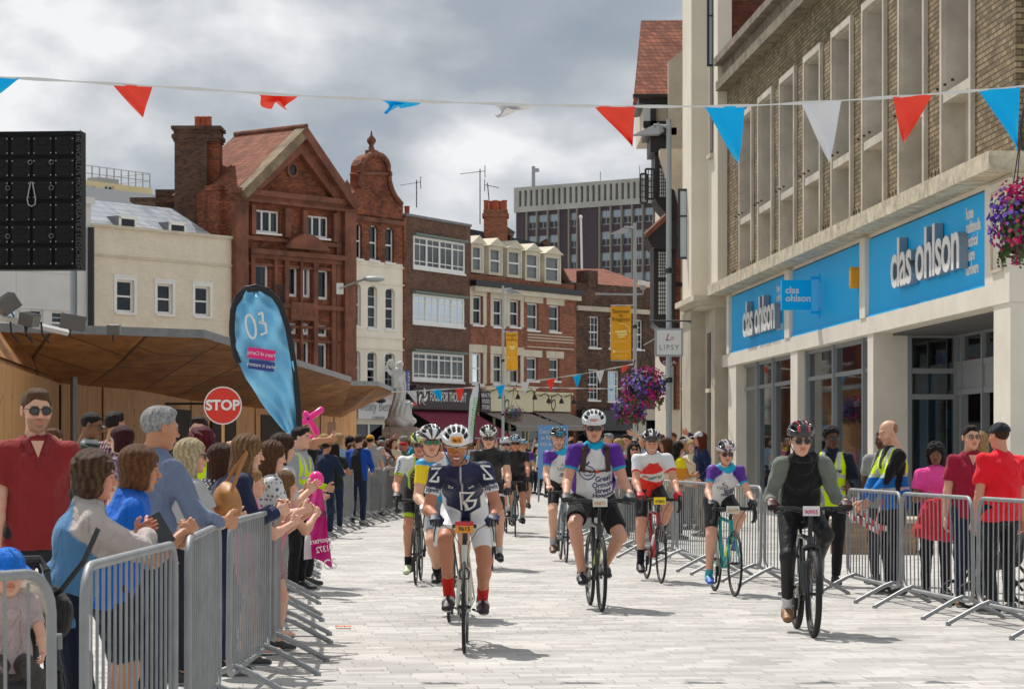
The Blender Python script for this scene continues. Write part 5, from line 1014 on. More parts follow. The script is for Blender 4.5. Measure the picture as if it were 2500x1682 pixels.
def hair_mesh(style,h,seed=0):
    k=('hair',style,h,seed)
    if k in _HC: return _HC[k]
    cap=ell((0,-.018,.036),(.083,.103,.090),k=.01); back=half((0,0,.0),(0,.56,-.83)); P=[];am=.003;fq=1.0
    face=ell((0,.075,-.045),(.058,.06,.098),k=.012,sub=True)
    if style=='short': P=[ell((0,-.016,.034),(.080,.100,.088),k=.01),ell((0,.045,.093),(.05,.04,.02),k=.03),half((0,0,.004),(0,.60,-.80)),ell((0,.085,-.02),(.062,.05,.075),k=.01,sub=True)]; am=.004
    elif style=='buzz': P=[ell((0,-.014,.032),(.0765,.0965,.0855),k=.01),half((0,0,.008),(0,.60,-.80))]; am=.001
    elif style=='bald': P=[ell((0,-.014,.03),(.0762,.0962,.080),k=.01),half((0,0,.0),(0,.8,.6)),half((0,0,-.05),(0,0,-1))]; am=.0008
    elif style=='afro': P=[ell((0,-.016,.052),(.095,.108,.092),k=.01),half((0,0,.012),(0,.60,-.80)),ell((0,.09,-.03),(.062,.055,.08),k=.01,sub=True)]; am=.005; fq=2.6
    elif style=='curly': P=[ell((0,-.022,.045),(.108,.115,.098),k=.01),ell((.07,-.03,-.045),(.045,.065,.085),k=.03),ell((-.07,-.03,-.045),(.045,.065,.085),k=.03),ell((0,-.075,-.04),(.085,.05,.085),k=.03),face,half((0,0,-.135),(0,0,-1))]; am=.0065; fq=1.7
    elif style=='bob': P=[ell((0,-.02,.04),(.094,.112,.094),k=.01),seg((.062,-.01,.0),(.074,0,-.085),(.036,.055),(.03,.05),X=(1,0,0),k=.02),seg((-.062,-.01,.0),(-.074,0,-.085),(.036,.055),(.03,.05),X=(1,0,0),k=.02),seg((0,-.07,.0),(0,-.075,-.10),(.08,.045),(.085,.035),k=.03),face,ell((0,.06,-.12),(.05,.09,.09),k=.01,sub=True),half((0,0,-.115),(0,0,-1))]; am=.0035
    elif style=='shoulder': P=[ell((0,-.02,.04),(.096,.112,.094),k=.01),seg((.066,-.015,.0),(.082,-.02,-.17),(.036,.05),(.035,.05),k=.02),seg((-.066,-.015,.0),(-.082,-.02,-.17),(.036,.05),(.035,.05),k=.02),seg((0,-.07,.0),(0,-.09,-.19),(.085,.045),(.095,.035),k=.03),face,ell((0,.06,-.14),(.045,.1,.12),k=.01,sub=True)]; am=.006
    elif style=='long': P=[ell((0,-.02,.036),(.090,.108,.092),k=.01),seg((.06,-.03,.0),(.085,-.03,-.30),(.034,.05),(.028,.035),k=.02),seg((-.06,-.03,.0),(-.085,-.03,-.30),(.034,.05),(.028,.035),k=.02),seg((0,-.07,.0),(0,-.11,-.36),(.085,.045),(.085,.03),k=.03),face,ell((0,.06,-.16),(.045,.1,.14),k=.01,sub=True)]; am=.006
    elif style=='pony': P=[cap,half((0,0,.0),(0,.56,-.83)),ell((0,-.12,.05),(.035,.04,.035),k=.02),seg((0,-.13,.04),(0,-.16,-.12),.032,.014,k=.02)]; am=.003
    def disp(x,y,z):
        a=np.arctan2(x,-y+.02); s=seed
        if style in('curly','afro'): return am*(.6*np.sin(37*fq*x+29*fq*z+s+2.5*np.sin(31*fq*z-17*y))+.5*np.sin(41*fq*y-33*fq*z+s+2.3*np.sin(37*x))+.35*np.sin(83*fq*z+61*x-47*y+2*np.sin(53*x)))
        return am*(np.sin(23*a+s+1.5*np.sin(13*z+s))*.25+.2*np.sin(47*a+3*np.sin(9*z)+s)+.6*np.sin(5*a+14*z+s)+.4*np.sin(3*a-9*z+8*y))
    V,Q=sdf_mesh(P,h,disp); _HC[k]=(V,Q); return V,Q
def hand_mesh(style,h=.0038):
    k=('hand',style,h)
    if k in _HC: return _HC[k]
    P=[seg((0,-.03,0),(0,.03,0),(.027,.019),(.036,.014),X=(1,0,0),k=.012),seg((0,.03,0),(0,.082,-.002),(.036,.014),(.040,.012),X=(1,0,0),k=.012)]
    curl={'grip':(60,72,50),'relax':(22,28,20),'flat':(4,6,4),'hold':(45,50,30)}[style]
    for i,(x,l) in enumerate(((-.029,.070),(-.010,.079),(.010,.074),(.029,.058))):
        p=Vector((x,.082-.004*abs(i-1),-.001)); ang=R(2+i*2)*0; r=.0092-.0006*i; sp=(x*.10 if style!='grip' else 0)*(3 if style=='flat' else 1)
        for j,fr in enumerate((.45,.30,.25)):
            ang+=R(curl[j]); d=Vector((sp,math.cos(ang),-math.sin(ang))); q=p+d*l*fr; P.append(seg(p,q,r,r-.0012,k=.004)); p=q; r-=.0012
    if style in('grip','hold'): T=[(-.026,.012,-.006),(-.048,.040,-.018),(-.040,.066,-.038),(-.022,.080,-.046)]
    else: T=[(-.026,.012,-.003),(-.052,.040,-.008),(-.066,.066,-.010),(-.070,.090,-.010)]
    rr=[.016,.0125,.0105,.009]
    for j in range(3): P.append(seg(T[j],T[j+1],rr[j],rr[j+1],k=.008))
    _HC[k]=sdf_mesh(P,h); return _HC[k]
def shoe_mesh(h=.008):
    k=('shoe',h)
    if k not in _HC:
        P=[seg((0,-.05,.045),(0,.04,.045),(.036,.046),(.042,.045),X=(1,0,0),k=.02),seg((0,.04,.038),(.0,.155,.030),(.045,.040),(.040,.028),X=(1,0,0),k=.03),seg((0,-.045,.05),(0,-.04,.10),(.036,.04),(.038,.042),k=.03,cap='b'),half((0,0,0),(0,0,-1))]
        _HC[k]=sdf_mesh(P,h)
    return _HC[k]
def helmet_mesh(h=.0045):
    k=('helmet',h)
    if k in _HC: return _HC[k]
    P=[ell((0,-.012,.058),(.102,.138,.088),k=.01),ell((0,-.115,.03),(.062,.04,.035),k=.03)]
    for th in (-62,-36,-12,12,36,62):
        for (a0,a1) in ((48,78),(96,126),(142,166)):
            if abs(th)==62 and a0==48: a0,a1=38,66
            pts=[]
            for a in np.linspace(a0,a1,4):
                t=R(a); c=R(th); n=Vector((math.sin(c)*(.35+.65*math.sin(t)),math.cos(t),math.cos(c)*math.sin(t))).normalized()*.975; pts.append((n.x*.104,-.012+n.y*.140,.058+n.z*.090))
            for i in range(3): P.append(seg(pts[i],pts[i+1],.0150 if abs(th)==12 else .0170,k=.003,sub=True))
    P+=[ell((0,-.012,.050),(.089,.125,.081),k=.004,sub=True),half((0,0,.030),(0,-.10,-.99))]
    V,Q=sdf_mesh(P,h); _HC[k]=(V,Q); V2,Q2=sdf_mesh([ell((0,-.012,.050),(.0865,.122,.077),k=.01),half((0,0,.036),(0,-.10,-.99))],h*1.6); _HC[('pads',h)]=(V2,Q2); return V,Q
def ik(a,t,l1,l2,pole):
    a=Vector(a);t=Vector(t); d=t-a; L=d.length
    if L>(l1+l2)*.998: t=a+d.normalized()*(l1+l2)*.998; d=t-a; L=d.length
    x=(l1*l1-l2*l2+L*L)/(2*L); hh=math.sqrt(max(l1*l1-x*x,0)); n=d.normalized(); p=Vector(pole); p=(p-n*p.dot(n)).normalized(); return a+n*x+p*hh,t
def frameY(y,z):
    y=Vector(y).normalized(); z=Vector(z); z=(z-y*z.dot(y)).normalized(); x=y.cross(z); return Matrix((x,y,z)).transposed()
def headrot(yaw=0,pitch=0,roll=0): return (Matrix.Rotation(R(yaw),3,'Z')@Matrix.Rotation(R(pitch),3,'X')@Matrix.Rotation(R(roll),3,'Y'))
def stand(H=1.75,lean=0,yaw=0,pitch=0,roll=0,twist=0,hands=None,stance=.1,hunch=0,side=0,legs=None,fem=0,poles=None):
    k=H/1.75; J={'k':k,'fem':fem}; hip=Vector((0,0,.94*k)); L=R(lean)
    up=Vector((math.sin(R(side)),math.sin(L),math.cos(L))).normalized(); tw=Matrix.Rotation(R(twist),3,'Z'); Xc=tw@Vector((1,0,0)); Xc=(Xc-up*Xc.dot(up)).normalized(); fw=up.cross(Xc)
    if lean>12: hip=hip+Vector((0,-.10*k*lean/30,-.02*lean/30))
    J['hip']=hip; J['waist']=hip+up*.15*k; J['chest']=hip+up*.36*k; J['neck']=hip+up*.52*k+fw*.01; J['Xh']=Vector((1,0,0)); J['Xc']=Xc; J['fw']=fw; J['up']=up
    nk=(up*.4+Vector((0,0,1))*.6).normalized(); J['head']=J['neck']+nk*.160*k+fw*(.025+.02*hunch); J['hrot']=tw@headrot(yaw,pitch,roll)
    sw=(.172-.018*fem)*k
    for s,n in((-1,'L'),(1,'R')):
        J['sh'+n]=J['neck']-up*.075*k+Xc*s*sw; t=(hands or {}).get(n)
        t=Vector(t) if t is not None else hip+Vector((s*.26*k,.04,-.12*k)); J['el'+n],J['wr'+n]=ik(J['sh'+n],t,.285*k,.255*k,(poles or {}).get(n,(s*.5,-1,-.35)))
        J['hi'+n]=hip+Vector((s*.09*k,0,0)); ft=(legs or {}).get(n,(s*stance,.0,0)); J['kn'+n],J['an'+n]=ik(J['hi'+n],Vector(ft)+Vector((0,0,.085*k)),.43*k,.43*k,(s*.15,1,0)); J['toe'+n]=Vector((s*.25,1,0))
    return J
def ride(lean=48,bar='drop',yaw=0,pitch=8,roll=0,crank=0,k=1.0,saddle=.95,side=0,grip=None,hx=0,fem=0,barz=0,knee=.12,hunch=0):
    J={'k':k,'fem':fem}; hip=Vector((side*.3,-.20,saddle+.075)); L=R(lean); up=Vector((side,math.sin(L),math.cos(L))).normalized(); Xc=Vector((1,0,-side)).normalized(); Xc=(Xc-up*Xc.dot(up)).normalized(); fw=up.cross(Xc)
    up1=(up+Vector((0,-.25,.1))).normalized()
    J['hip']=hip; J['waist']=hip+up1*.14*k; J['chest']=J['waist']+up*.22*k; J['neck']=J['chest']+(up+fw*.12).normalized()*.165*k; J['Xh']=Vector((1,0,0)); J['Xc']=Xc; J['fw']=fw; J['up']=up
    J['head']=J['neck']+(up*.25+Vector((0,.28+hunch,1))*.75).normalized()*.152*k+Vector((0,.03,0))+Vector((hx,0,0)); J['hrot']=headrot(yaw,pitch,roll)
    g=grip or {'drop':(.215,.50,.985+barz),'flat':(.30,.37,1.035+barz)}[bar]
    for s,n in((-1,'L'),(1,'R')):
        J['sh'+n]=J['neck']-up*.06*k+Xc*s*.175*k*(1-.1*fem)-fw*.0
        t=Vector((s*g[0],g[1]-.055,g[2]+.02)); J['el'+n],J['wr'+n]=ik(J['sh'+n],t,.285*k,.255*k,(s*(.35 if bar=='drop' else .2),-.5,-.8)); J['hand'+n]=Vector((s*g[0],g[1]+.02,g[2]-.01))
        J['hi'+n]=hip+Vector((s*.09*k,0,0)); a=R(crank)+(0 if s>0 else PI); pd=Vector((s*.125,.17*math.cos(a),.28+.17*math.sin(a))); J['pedal'+n]=pd; down=(1-math.sin(a))/2
        an=pd+Vector((0,-.115,.075+.02*(1-down))); J['kn'+n],J['an'+n]=ik(J['hi'+n],an,.435*k,.435*k,(s*knee,1,.2)); J['toe'+n]=Vector((s*.08,1,-.18-.1*(1-down)))
    return J
DEF=dict(skin='light',hair=None,hairc=(.05,.03,.02),shirt=(.3,.3,.3),sleeve=None,slen=.62,trous=(.03,.03,.04),tlen=1.95,fit=.016,tfit=.012,shoe=(.03,.03,.03),sole=(.5,.5,.5),fat=0,collar=None,hand='relax',hem=-.09,shirt_mat='cloth',tr_mat='cloth')
def person(label,loc,rot,J,group=None,res=1.0,scale=1.0,name='person',**o):
    q={**DEF,**o}; k=J['k']; fem=J['fem']; fat=q['fat']; skin=np.array(SK.get(q['skin'],q['skin']) if isinstance(q['skin'],str) else q['skin'],np.float32)
    root=empty(name,loc,rot,label=label,cat='person',group=group); root.scale=(scale,)*3
    h=.011*res; X1,X2=J['Xh'],J['Xc']; fw=J['fw']; up=J['up']
    def torso(e=0,kk=.05,fatm=1):
        F=fat*fatm
        P=[seg(J['hip']-up*.02,J['waist'],((.150+.012*fem)*k+e+F*.5,.108*k+e+F*.6),((.132-.012*fem)*k+e+F,.098*k+e+F),X=X1,k=kk),seg(J['waist'],J['chest'],((.132-.012*fem)*k+e+F,.098*k+e+F),((.152-.014*fem)*k+e+F*.4,.110*k+e+F*.4),X=X2,k=kk),
           seg(J['chest'],J['neck']-up*.05*k,((.152-.014*fem)*k+e+F*.3,.110*k+e+F*.3),(.085*k+e,.062*k+e),X=X2,k=kk)]
        if F>.02: P.append(ell(J['waist']+fw*(.055+F)+up*.03,(.12*k+e+F*.6,.08+e+F*.5,.12+e),k=.06))
        if fem:
            for s in(-1,1): P.append(ell(J['chest']+X2*s*.065*k+fw*.085*k+up*.0,(.055+e,.05+e,.055+e),k=.05))
        for n in 'LR': P.append(seg(J['neck']-up*.03*k,J['sh'+n]+up*.0,.038*k+e,.050*k+e*.6,k=.05))
        return P
    def arm(n,e0=0,e1=0,upto=2.0,cap=None):
        a,b,c=J['sh'+n],J['el'+n],J['wr'+n]; f=1-.14*fem; P=[]
        if upto<=1: P.append(seg(a,a.lerp(b,upto),.053*k*f+e0,.046*k*f+e1,k=.03,cap='b'))
        else:
            P.append(seg(a,b,.053*k*f+e0,.041*k*f+(e0+e1)/2,k=.03)); t=upto-1; P.append(seg(b,b.lerp(c,t),.041*k*f+(e0+e1)/2,(.041-.014*t)*k*f+e1,k=.02,cap='b' if cap else None))
            if upto>=2 and e0==0: P.append(ell(b.lerp(c,.28),(.040*k*f,)*3,k=.03))
        return P
    def leg(n,e0=0,e1=0,upto=2.0):
        a,b,c=J['hi'+n],J['kn'+n],J['an'+n]; f=1+.04*fem+fat*1.2; P=[]
        if upto<=1: P.append(seg(a,a.lerp(b,upto),.080*k*f+e0,(.080-.022*upto)*k*f+e1,k=.04,cap='b'))
        else:
            P.append(seg(a,b,(.080*k*f+e0),.056*k*f+(e0+e1)/2,k=.04)); t=upto-1; P.append(seg(b,b.lerp(c,t),.054*k*f+(e0+e1)/2,(.054-.018*t)*k*f+e1,k=.03,cap='b'))
            if e0==0:
                d=(c-b).normalized(); back=-(Vector((0,1,0))-d*d.y).normalized(); P.append(ell(b.lerp(c,.30)+back*.018,(.047*k*f,.047*k*f,.075),k=.04))
        return P
    # body
    bare_leg=q['tlen']<1.9
    sh_a=-.010 if q['slen']>1.3 else 0; sh_l=-.012 if q['tlen']>1.3 else 0
    B=torso(-.008)+arm('L',sh_a,sh_a*.4)+arm('R',sh_a,sh_a*.4)
    if not q.get('noleg'): B+=leg('L',sh_l,sh_l*.5)+leg('R',sh_l,sh_l*.5)
    hd=J['head']; B.append(seg(J['neck']+up*.0,hd+Vector(J['hrot']@Vector((0,-.03,-.10))),.053*k,.050*k,k=.015))
    V,Q=sdf_mesh(B,h); parts=[(V,Q,skin)]
    hh={1:.0045}.get(1)*(1 if res<=1.3 else 1.8 if res<2 else 2.6); MH=Matrix.Translation(hd)@(J['hrot'].to_4x4())@Matrix.Scale(k*q.get('hscale',1.0),4)
    HV,HQ=head_mesh(fem,round(hh,4),int('pedalL' in J)); hc=np.array(q['hairc'],np.float32); FC=face_col(HV,skin,np.array(q.get('brow',hc*.8),np.float32),stubble=q.get('stubble',0),teeth=q.get('teeth',False),lip=q.get('lip')); parts.append((xf(HV,MH),HQ,FC))
    for n,s in(('L',-1),('R',1)):
        st=q['hand'] if isinstance(q['hand'],str) else q['hand'].get(n,'relax'); w=J['wr'+n]; d=w-J['el'+n]; tgt=J.get('hand'+n); d=(tgt-w) if tgt is not None else d; pn=(q.get('palm') or {}).get(n,(0,0,-1) if tgt is not None else (-s*1,0.1,0))
        Mx=frameY(d,-Vector(pn)); A,Qh=hand_mesh(st,.0038 if res<=1.3 else .006); A=A.copy(); 
        if s<0: A[:,0]*=-1; Qh=Qh[:,::-1]
        gl=q.get('glove'); hcol=np.tile(skin,(len(A),1))
        hcol=mixc(hcol,.25*sst(.09,.14,A[:,1]),skin*np.array([1.1,.8,.75]))
        if gl is not None: hcol=mixc(hcol,sst(.112 if not q.get('fullglove') else .2,.104,A[:,1])*(1-0*A[:,0]),gl)
        parts.append((xf(A,Matrix.Translation(w)@Mx.to_4x4()@Matrix.Scale((.98 if gl is None else 1.06)*k,4)),Qh,hcol))
        q['_h'+n]=Matrix.Translation(w)@Mx.to_4x4()
    body=np_obj('body',parts,'skin',root)
    # shirt
    e=q['fit']; ph=rnd.random()*6; am=q.get('fold',.0045); dsp=lambda x,y,z: am*2.2*wr(x,y,z,1.0,ph)
    SP=torso(e)+[p for n in 'LR' for p in arm(n,e*1.15,e*1.25 if q['slen']<1 else e*.9,q['slen'],cap=True)]
    if q['fit']>.010: SP.append(seg(J['waist'],J['hip']+up*(q['hem']-.05),((.140)*k+e+fat,.102*k+e+fat),((.166+.01*fem)*k+e+fat*.4,.122*k+e+fat*.4),X=X1,k=.03))
    hz=J['hip']+up*q['hem']; SP.append(half(hz,-up))
    if q.get('closed'): SP.append(seg(J['neck']-up*.10+fw*.015,J['neck']+up*.012+fw*.022,(.10*k,.075*k+fat*.3),(.070*k,.066*k),X=X2,k=.03))
    if q['collar']:
        nn=(hd-J['neck']).normalized(); SP.append(seg(J['neck']-nn*.05+fw*.012,J['neck']+nn*q.get('ch',.055),(.072*k+e*.6),(.062*k+e*.4),k=.04,cap='b')); SP.append(seg(J['neck']+nn*.03,J['neck']+nn*.2,.057*k,.057*k,k=.004,sub=True))
    SV,SQ=sdf_mesh(SP,h,dsp); SV=smooth_nudge(SV,SQ,1,.4)
    def fields(V):
        V=V.astype(np.float64); hp=np.array(J['hip']); U=np.array(up); L=np.array(J['neck']-J['hip']).dot(U); w=(V-hp)@U/L; u=(V-hp)@np.array(X2); v=(V-hp)@np.array(fw); ts=[]
        for n in 'LR':
            a,b=np.array(J['sh'+n]),np.array(J['el'+n]); ba=b-a; t=(V-a)@ba/(ba@ba); dd=np.linalg.norm(V-a-np.clip(t,0,1.9)[:,None]*ba,axis=1)
            if q['slen']>1:
                c=np.array(J['wr'+n]); cb=c-b; t2=(V-b)@cb/(cb@cb); d2=np.linalg.norm(V-b-np.clip(t2,0,1)[:,None]*cb,axis=1); m=d2<dd; t=np.where(m,1+np.clip(t2,0,2),np.minimum(t,1)); dd=np.where(m,d2,dd)
            ts.append(t-9*np.maximum(dd-.085,0))
        return u,v,w,np.maximum(*ts)
    u,v,w,t=fields(SV); fn=q['shirt']
    if callable(fn): SC=fn(u,v,w,t,SV)
    else:
        SC=np.tile(np.array(fn,np.float32),(len(SV),1))
        if q['sleeve'] is not None: SC=mixc(SC,sst(0,.012,np.abs(u)-.145+.095*sst(.55,1.0,w)),q['sleeve'])
    if q['collar'] and not isinstance(q['collar'],bool): SC=mixc(SC,sst(1.0,1.03,w+.5*(v-.0)*0),q['collar'])
    sh=np_obj('shirt',[(SV,SQ,SC)],q['shirt_mat'],root); q['_shirt']=(SV,SQ)
    # trousers / shorts
    if not q.get('noleg'):
        e=q['tfit']; tl=q['tlen']; TP=[seg(J['hip']-up*.03,J['waist']+up*.03,((.152+.012*fem)*k+e*.6+fat*.5,.110*k+e*.6+fat*.6),((.134-.01*fem)*k+e*.5+fat*.95,.100*k+e*.5+fat*.95),X=X1,k=.04)]+[p for n in 'LR' for p in leg(n,e,e*(1.2 if tl>1.5 else 1.1),tl)]
        if q.get('skirt'): TP=[seg(J['hip']+up*.1,J['hip']-Vector((0,0,q['skirt'])),(.15*k,.11*k),(.24*k,.19*k),X=X1,k=.03,cap='b')]
        am2=q.get('tfold',.004); TV,TQ=sdf_mesh(TP,h,lambda x,y,z:am2*wr(x,y,z,1.1,ph+2)); TV=smooth_nudge(TV,TQ,1,.4)
        kn=np.minimum(np.linalg.norm(TV-np.array(J['knL']),axis=1),np.linalg.norm(TV-np.array(J['knR']),axis=1)); fn=q['trous']; TC=fn(kn,TV) if callable(fn) else np.array(fn,np.float32)
        np_obj('skirt' if q.get('skirt') else 'trousers' if tl>1.3 else 'shorts',[(TV,TQ,TC)],q['tr_mat'],root)
        for n,s in(('L',-1),('R',1)):
            A,Qs=shoe_mesh(.008*max(1,res*.8)); C=np.tile(np.array(q['shoe'],np.float32),(len(A),1)); C=mixc(C,sst(.020,.016,A[:,2]),q['sole'])
            if q.get('shoe2') is not None: C=mixc(C,sst(.03,.05,A[:,2])*sst(.012,.016,np.abs(A[:,0]))*sst(.03,.02,np.abs(A[:,1]-.05)),q['shoe2'])
            if q.get('flipflop'): C=np.where((A[:,2:3]>.018),skin,C)
            Mx=frameY(J['toe'+n],Vector((0,0,1))); Fm=Matrix.Translation(J['an'+n]+Vector(Mx@Vector((0,.0,-.083*k))))@Mx.to_4x4()@Matrix.Scale(k*1.02,4); np_obj('shoe',[(xf(A,Fm),Qs,C)],'shoe',root)
            if q.get('sock') is not None:
                d=(J['kn'+n]-J['an'+n]).normalized(); r0=.040*k; a,Qk=sdf_mesh([seg(J['an'+n]-d*.03,J['an'+n]+d*q.get('sockh',.09),r0,r0+.006,cap='b')],.010*res); np_obj('sock',[(a,Qk,np.array(q['sock']))],'cloth',root)
    # hair
    if q.get('hat') and q['hair'] in('short','afro'): q['hair']='buzz'
    if q.get('hat') and q['hat'][0]=='bucket': q['hair']=None
    if q['hair']:
        HV2,HQ2=hair_mesh(q['hair'],round(.0055*max(1,res*.9),4),q.get('hseed',0)); C=np.tile(hc,(len(HV2),1)); nz=np.sin(HV2[:,0]*210+3*np.sin(HV2[:,2]*40))*np.sin(HV2[:,1]*150)
        C=C*(1+.25*nz[:,None]); 
        if q.get('hair2') is not None: C=mixc(C,.55*np.clip(.5+.5*np.sin(np.arctan2(HV2[:,0],-HV2[:,1])*17+9*HV2[:,2]+2*np.sin(HV2[:,2]*33))+.4*np.sin(HV2[:,0]*131+HV2[:,1]*97)*1.0-.2,0,1),q['hair2'])
        np_obj('hair',[(xf(HV2,MH),HQ2,np.clip(C,0,1))],'hair',root)
    def attach(mb,nm,m,**kk):
        mb.v=[tuple(MH@Vector(p)) for p in mb.v]; return mb.obj(nm,m if not isinstance(m,str) else MATS[m],root,smooth=True,**kk)
    if q.get('glasses'):
        kind=q['glasses']; g=MB(); fr=MB()
        for s in(-1,1):
            if kind in('wrap','amber','green'):
                n=7; vs=[]
                for i in range(n):
                    t=i/(n-1); x=s*(.006+.062*t); y=.108-.045*t*t-.0; hh_=.021*(1-.45*t)*(.55+.45*min(1,t*3)); vs+=[(x,y,.003+hh_),(x,y+.002,.003-hh_*1.1)]
                g.add(vs,[(2*i,2*i+1,2*i+3,2*i+2) for i in range(n-1)]); fr.tube([(s*.005,.110,.021),(s*.035,.103,.024),(s*.066,.066,.013),(s*.080,.0,.006)],.0028,5)
            else:
                rx,rz=(.027,.021) if kind!='spec' else (.024,.018); vs=[]
                for i in range(12): a=2*PI*i/12; vs.append((s*.033+rx*math.cos(a),.103-.010*abs(math.cos(a)*s+.3)-.004,-.001+rz*math.sin(a)*(1 if kind!='square' else 1)))
                g.add(vs,[tuple(range(12))]); fr.tube(vs,.0022 if kind!='square' else .004,5,closed=True); fr.tube([(s*.060,.093,.008),(s*.075,.06,.009),(s*.082,-.01,.002)],.0024,5)
        fr.tube([(-.007,.108,.008),(.007,.108,.008)],.003,5)
        gg=attach(fr,'sunglasses' if kind!='spec' else 'glasses',q.get('framec','plastic_black')); g.v=[tuple(MH@Vector(p)) for p in g.v]; g.obj('lens',MATS[{'wrap':'lens_dark','sun':'lens_dark','square':'lens_dark','amber':'lens_amber','green':'lens_green','spec':'lens_clear'}[kind]],gg)
    if q.get('helmet') is not None:
        V3,Q3=helmet_mesh(.0045 if res<=1.3 else .009); hf=q['helmet']; C=hf(V3) if callable(hf) else np.array(hf,np.float32); HS=MH@Matrix.Translation((0,.004,.012))@Matrix.Scale(1.05,4)
        ho=np_obj('helmet',[(xf(V3,HS),Q3,C)],'helmet',root); V4,Q4=_HC[('pads',.0045 if res<=1.3 else .009)]; np_obj('helmet_padding',[(xf(V4,HS),Q4,np.array(q.get('pads',(.012,.012,.013))))],'cloth',ho)
        if res<2:
            st=MB()
            for s in(-1,1): st.tube([(s*.088,-.01,.02),(s*.078,.01,-.05),(s*.045,.035,-.108),(0,.05,-.122)],.004,5); 
            st.v=[tuple(MH@Vector(p)) for p in st.v]; st.obj('chin_strap',MATS['plastic_black'],ho)
        if q.get('num'):
            c1,c2,txt=q['num']; g=MB(); vs=[]; n=6
            for i in range(n+1):
                u_=(i/n-.5)*.078; vs+=[(u_,.143-u_*u_*5-.0,.050),(u_,.130-u_*u_*5,.092)]
            g.add(vs,[(2*i,2*i+2,2*i+3,2*i+1) for i in range(n)]); g.v=[tuple(HS@Vector(p)) for p in g.v]; tg=g.obj('number_sticker',mat('st_%.2f%.2f%.2f'%c1,c1,.5),ho); g=MB(); a_,b_=text_mesh(txt,.030,extrude=.0004,bold=.0006,sx=-.95 if 0 else .95)
            a_=[Vector((-v.x,.1375-v.x*v.x*5+.004+v.z*-.3,.066+v.z)) for v in a_]; g.add([HS@p for p in a_],b_); g.obj('number',mat('nt_%.2f%.2f%.2f'%c2,c2,.5),tg)
    if q.get('hat'):
        kd,hcol=q['hat']; P=[ell((0,-.014,.042),(.088,.108,.086),k=.01),half((0,0,.030),(0,-.12,-.99))]
        if kd=='cap': P=[P[0],seg((0,.07,.040),(0,.155,.036),(.062,.010),(.052,.006),X=(1,0,0),k=.008),P[1]]
        if kd=='bucket': P=[P[0],seg((0,-.01,.045),(0,-.01,.005),.088,.135,k=.008,cap='b'),half((0,0,.004),(0,0,-1))]
        a,b=sdf_mesh(P,.007,lambda x,y,z:.0015*np.sin(60*x+40*z)*np.sin(70*y)); np_obj('cap' if kd=='cap' else 'hat',[(xf(a,MH),b,np.asarray(hcol))],'cloth',root)
    root['_']=0; del root['_']
    q['MH']=MH; q['root']=root; q['J']=J; return q
def on_shirt(q,txt_v,txt_f,u0,w0,name,m,scale=1.0,lift=.004,tilt=0,par=None):
    """wrap flat verts (x right as seen from the front, z up) onto the front of the shirt"""
    from mathutils.bvhtree import BVHTree
    if '_bvh' not in q: q['_bvh']=BVHTree.FromPolygons([Vector(v) for v in q['_shirt'][0]],[tuple(int(i) for i in f) for f in q['_shirt'][1]])
    J=q['J']; up=J['up']; fw=J['fw']; X=J['Xc']; o=J['hip']+up*((J['neck']-J['hip']).dot(up)*w0)+X*u0; g=MB(); out=[]; c,s=math.cos(tilt),math.sin(tilt)
    for v in txt_v:
        x,z=(v[0]*c-v[2]*s)*scale,(v[0]*s+v[2]*c)*scale; p=o-X*x+up*z+fw*.6; hit=q['_bvh'].ray_cast(p,-fw,1.2); hp=hit[0] if hit[0] is not None else p-fw*.5
        out.append(hp+fw*lift)
    g.add(out,txt_f); sh=[c for c in q['root'].children if c.name.startswith('shirt')][0]; return g.obj(name,m if not isinstance(m,str) else MATS[m],sh)
def stroke(pts,w,sub=10):
    """ribbon along a 2D polyline -> verts/faces in the x,z plane"""
    P=[Vector((p[0],0,p[1])) for p in pts]; Q=[]
    for i in range(len(P)-1):
        n=max(1,int((P[i+1]-P[i]).length/.012)); Q+=[P[i].lerp(P[i+1],j/n) for j in range(n)]
    Q.append(P[-1]); vs=[];fs=[]
    for i,p in enumerate(Q):
        t=(Q[min(i+1,len(Q)-1)]-Q[max(i-1,0)]).normalized(); n=Vector((-t.z,0,t.x)); vs+=[p+n*w/2,p-n*w/2]
    fs=[(2*i,2*i+1,2*i+3,2*i+2) for i in range(len(Q)-1)]; return vs,fs

def polo(q,col):
    """open collar: skin showing in a V, two flaps and a placket"""
    sk=q['skin']; sk=SK.get(sk,sk) if isinstance(sk,str) else sk; m=mat('vneck_%.2f%.2f'%tuple(sk[:2]),sk,.5,sss=.1); vs=[];fs=[]
    for i in range(7):
        t=i/6
        for j in range(5): vs.append((( j/4*2-1)*.038*(1-t),0,-.10*t))
    for i in range(6):
        for j in range(4): k=i*5+j; fs.append((k,k+1,k+6,k+5))
    on_shirt(q,vs,fs,0,.985,'open_neck',m,lift=.003)
    mm=mat('collar_%.2f%.2f'%tuple(col[:2]),col,.85)
    for s_ in(-1,1): v,f=stroke([(s_*.075,.015),(s_*.058,-.03),(s_*.034,-.075)],.034); on_shirt(q,v,f,0,.985,'collar_flap',mm,lift=.012)
    v,f=stroke([(0,-.10),(0,-.16)],.022); on_shirt(q,v,f,0,.985,'placket',mm,lift=.006)
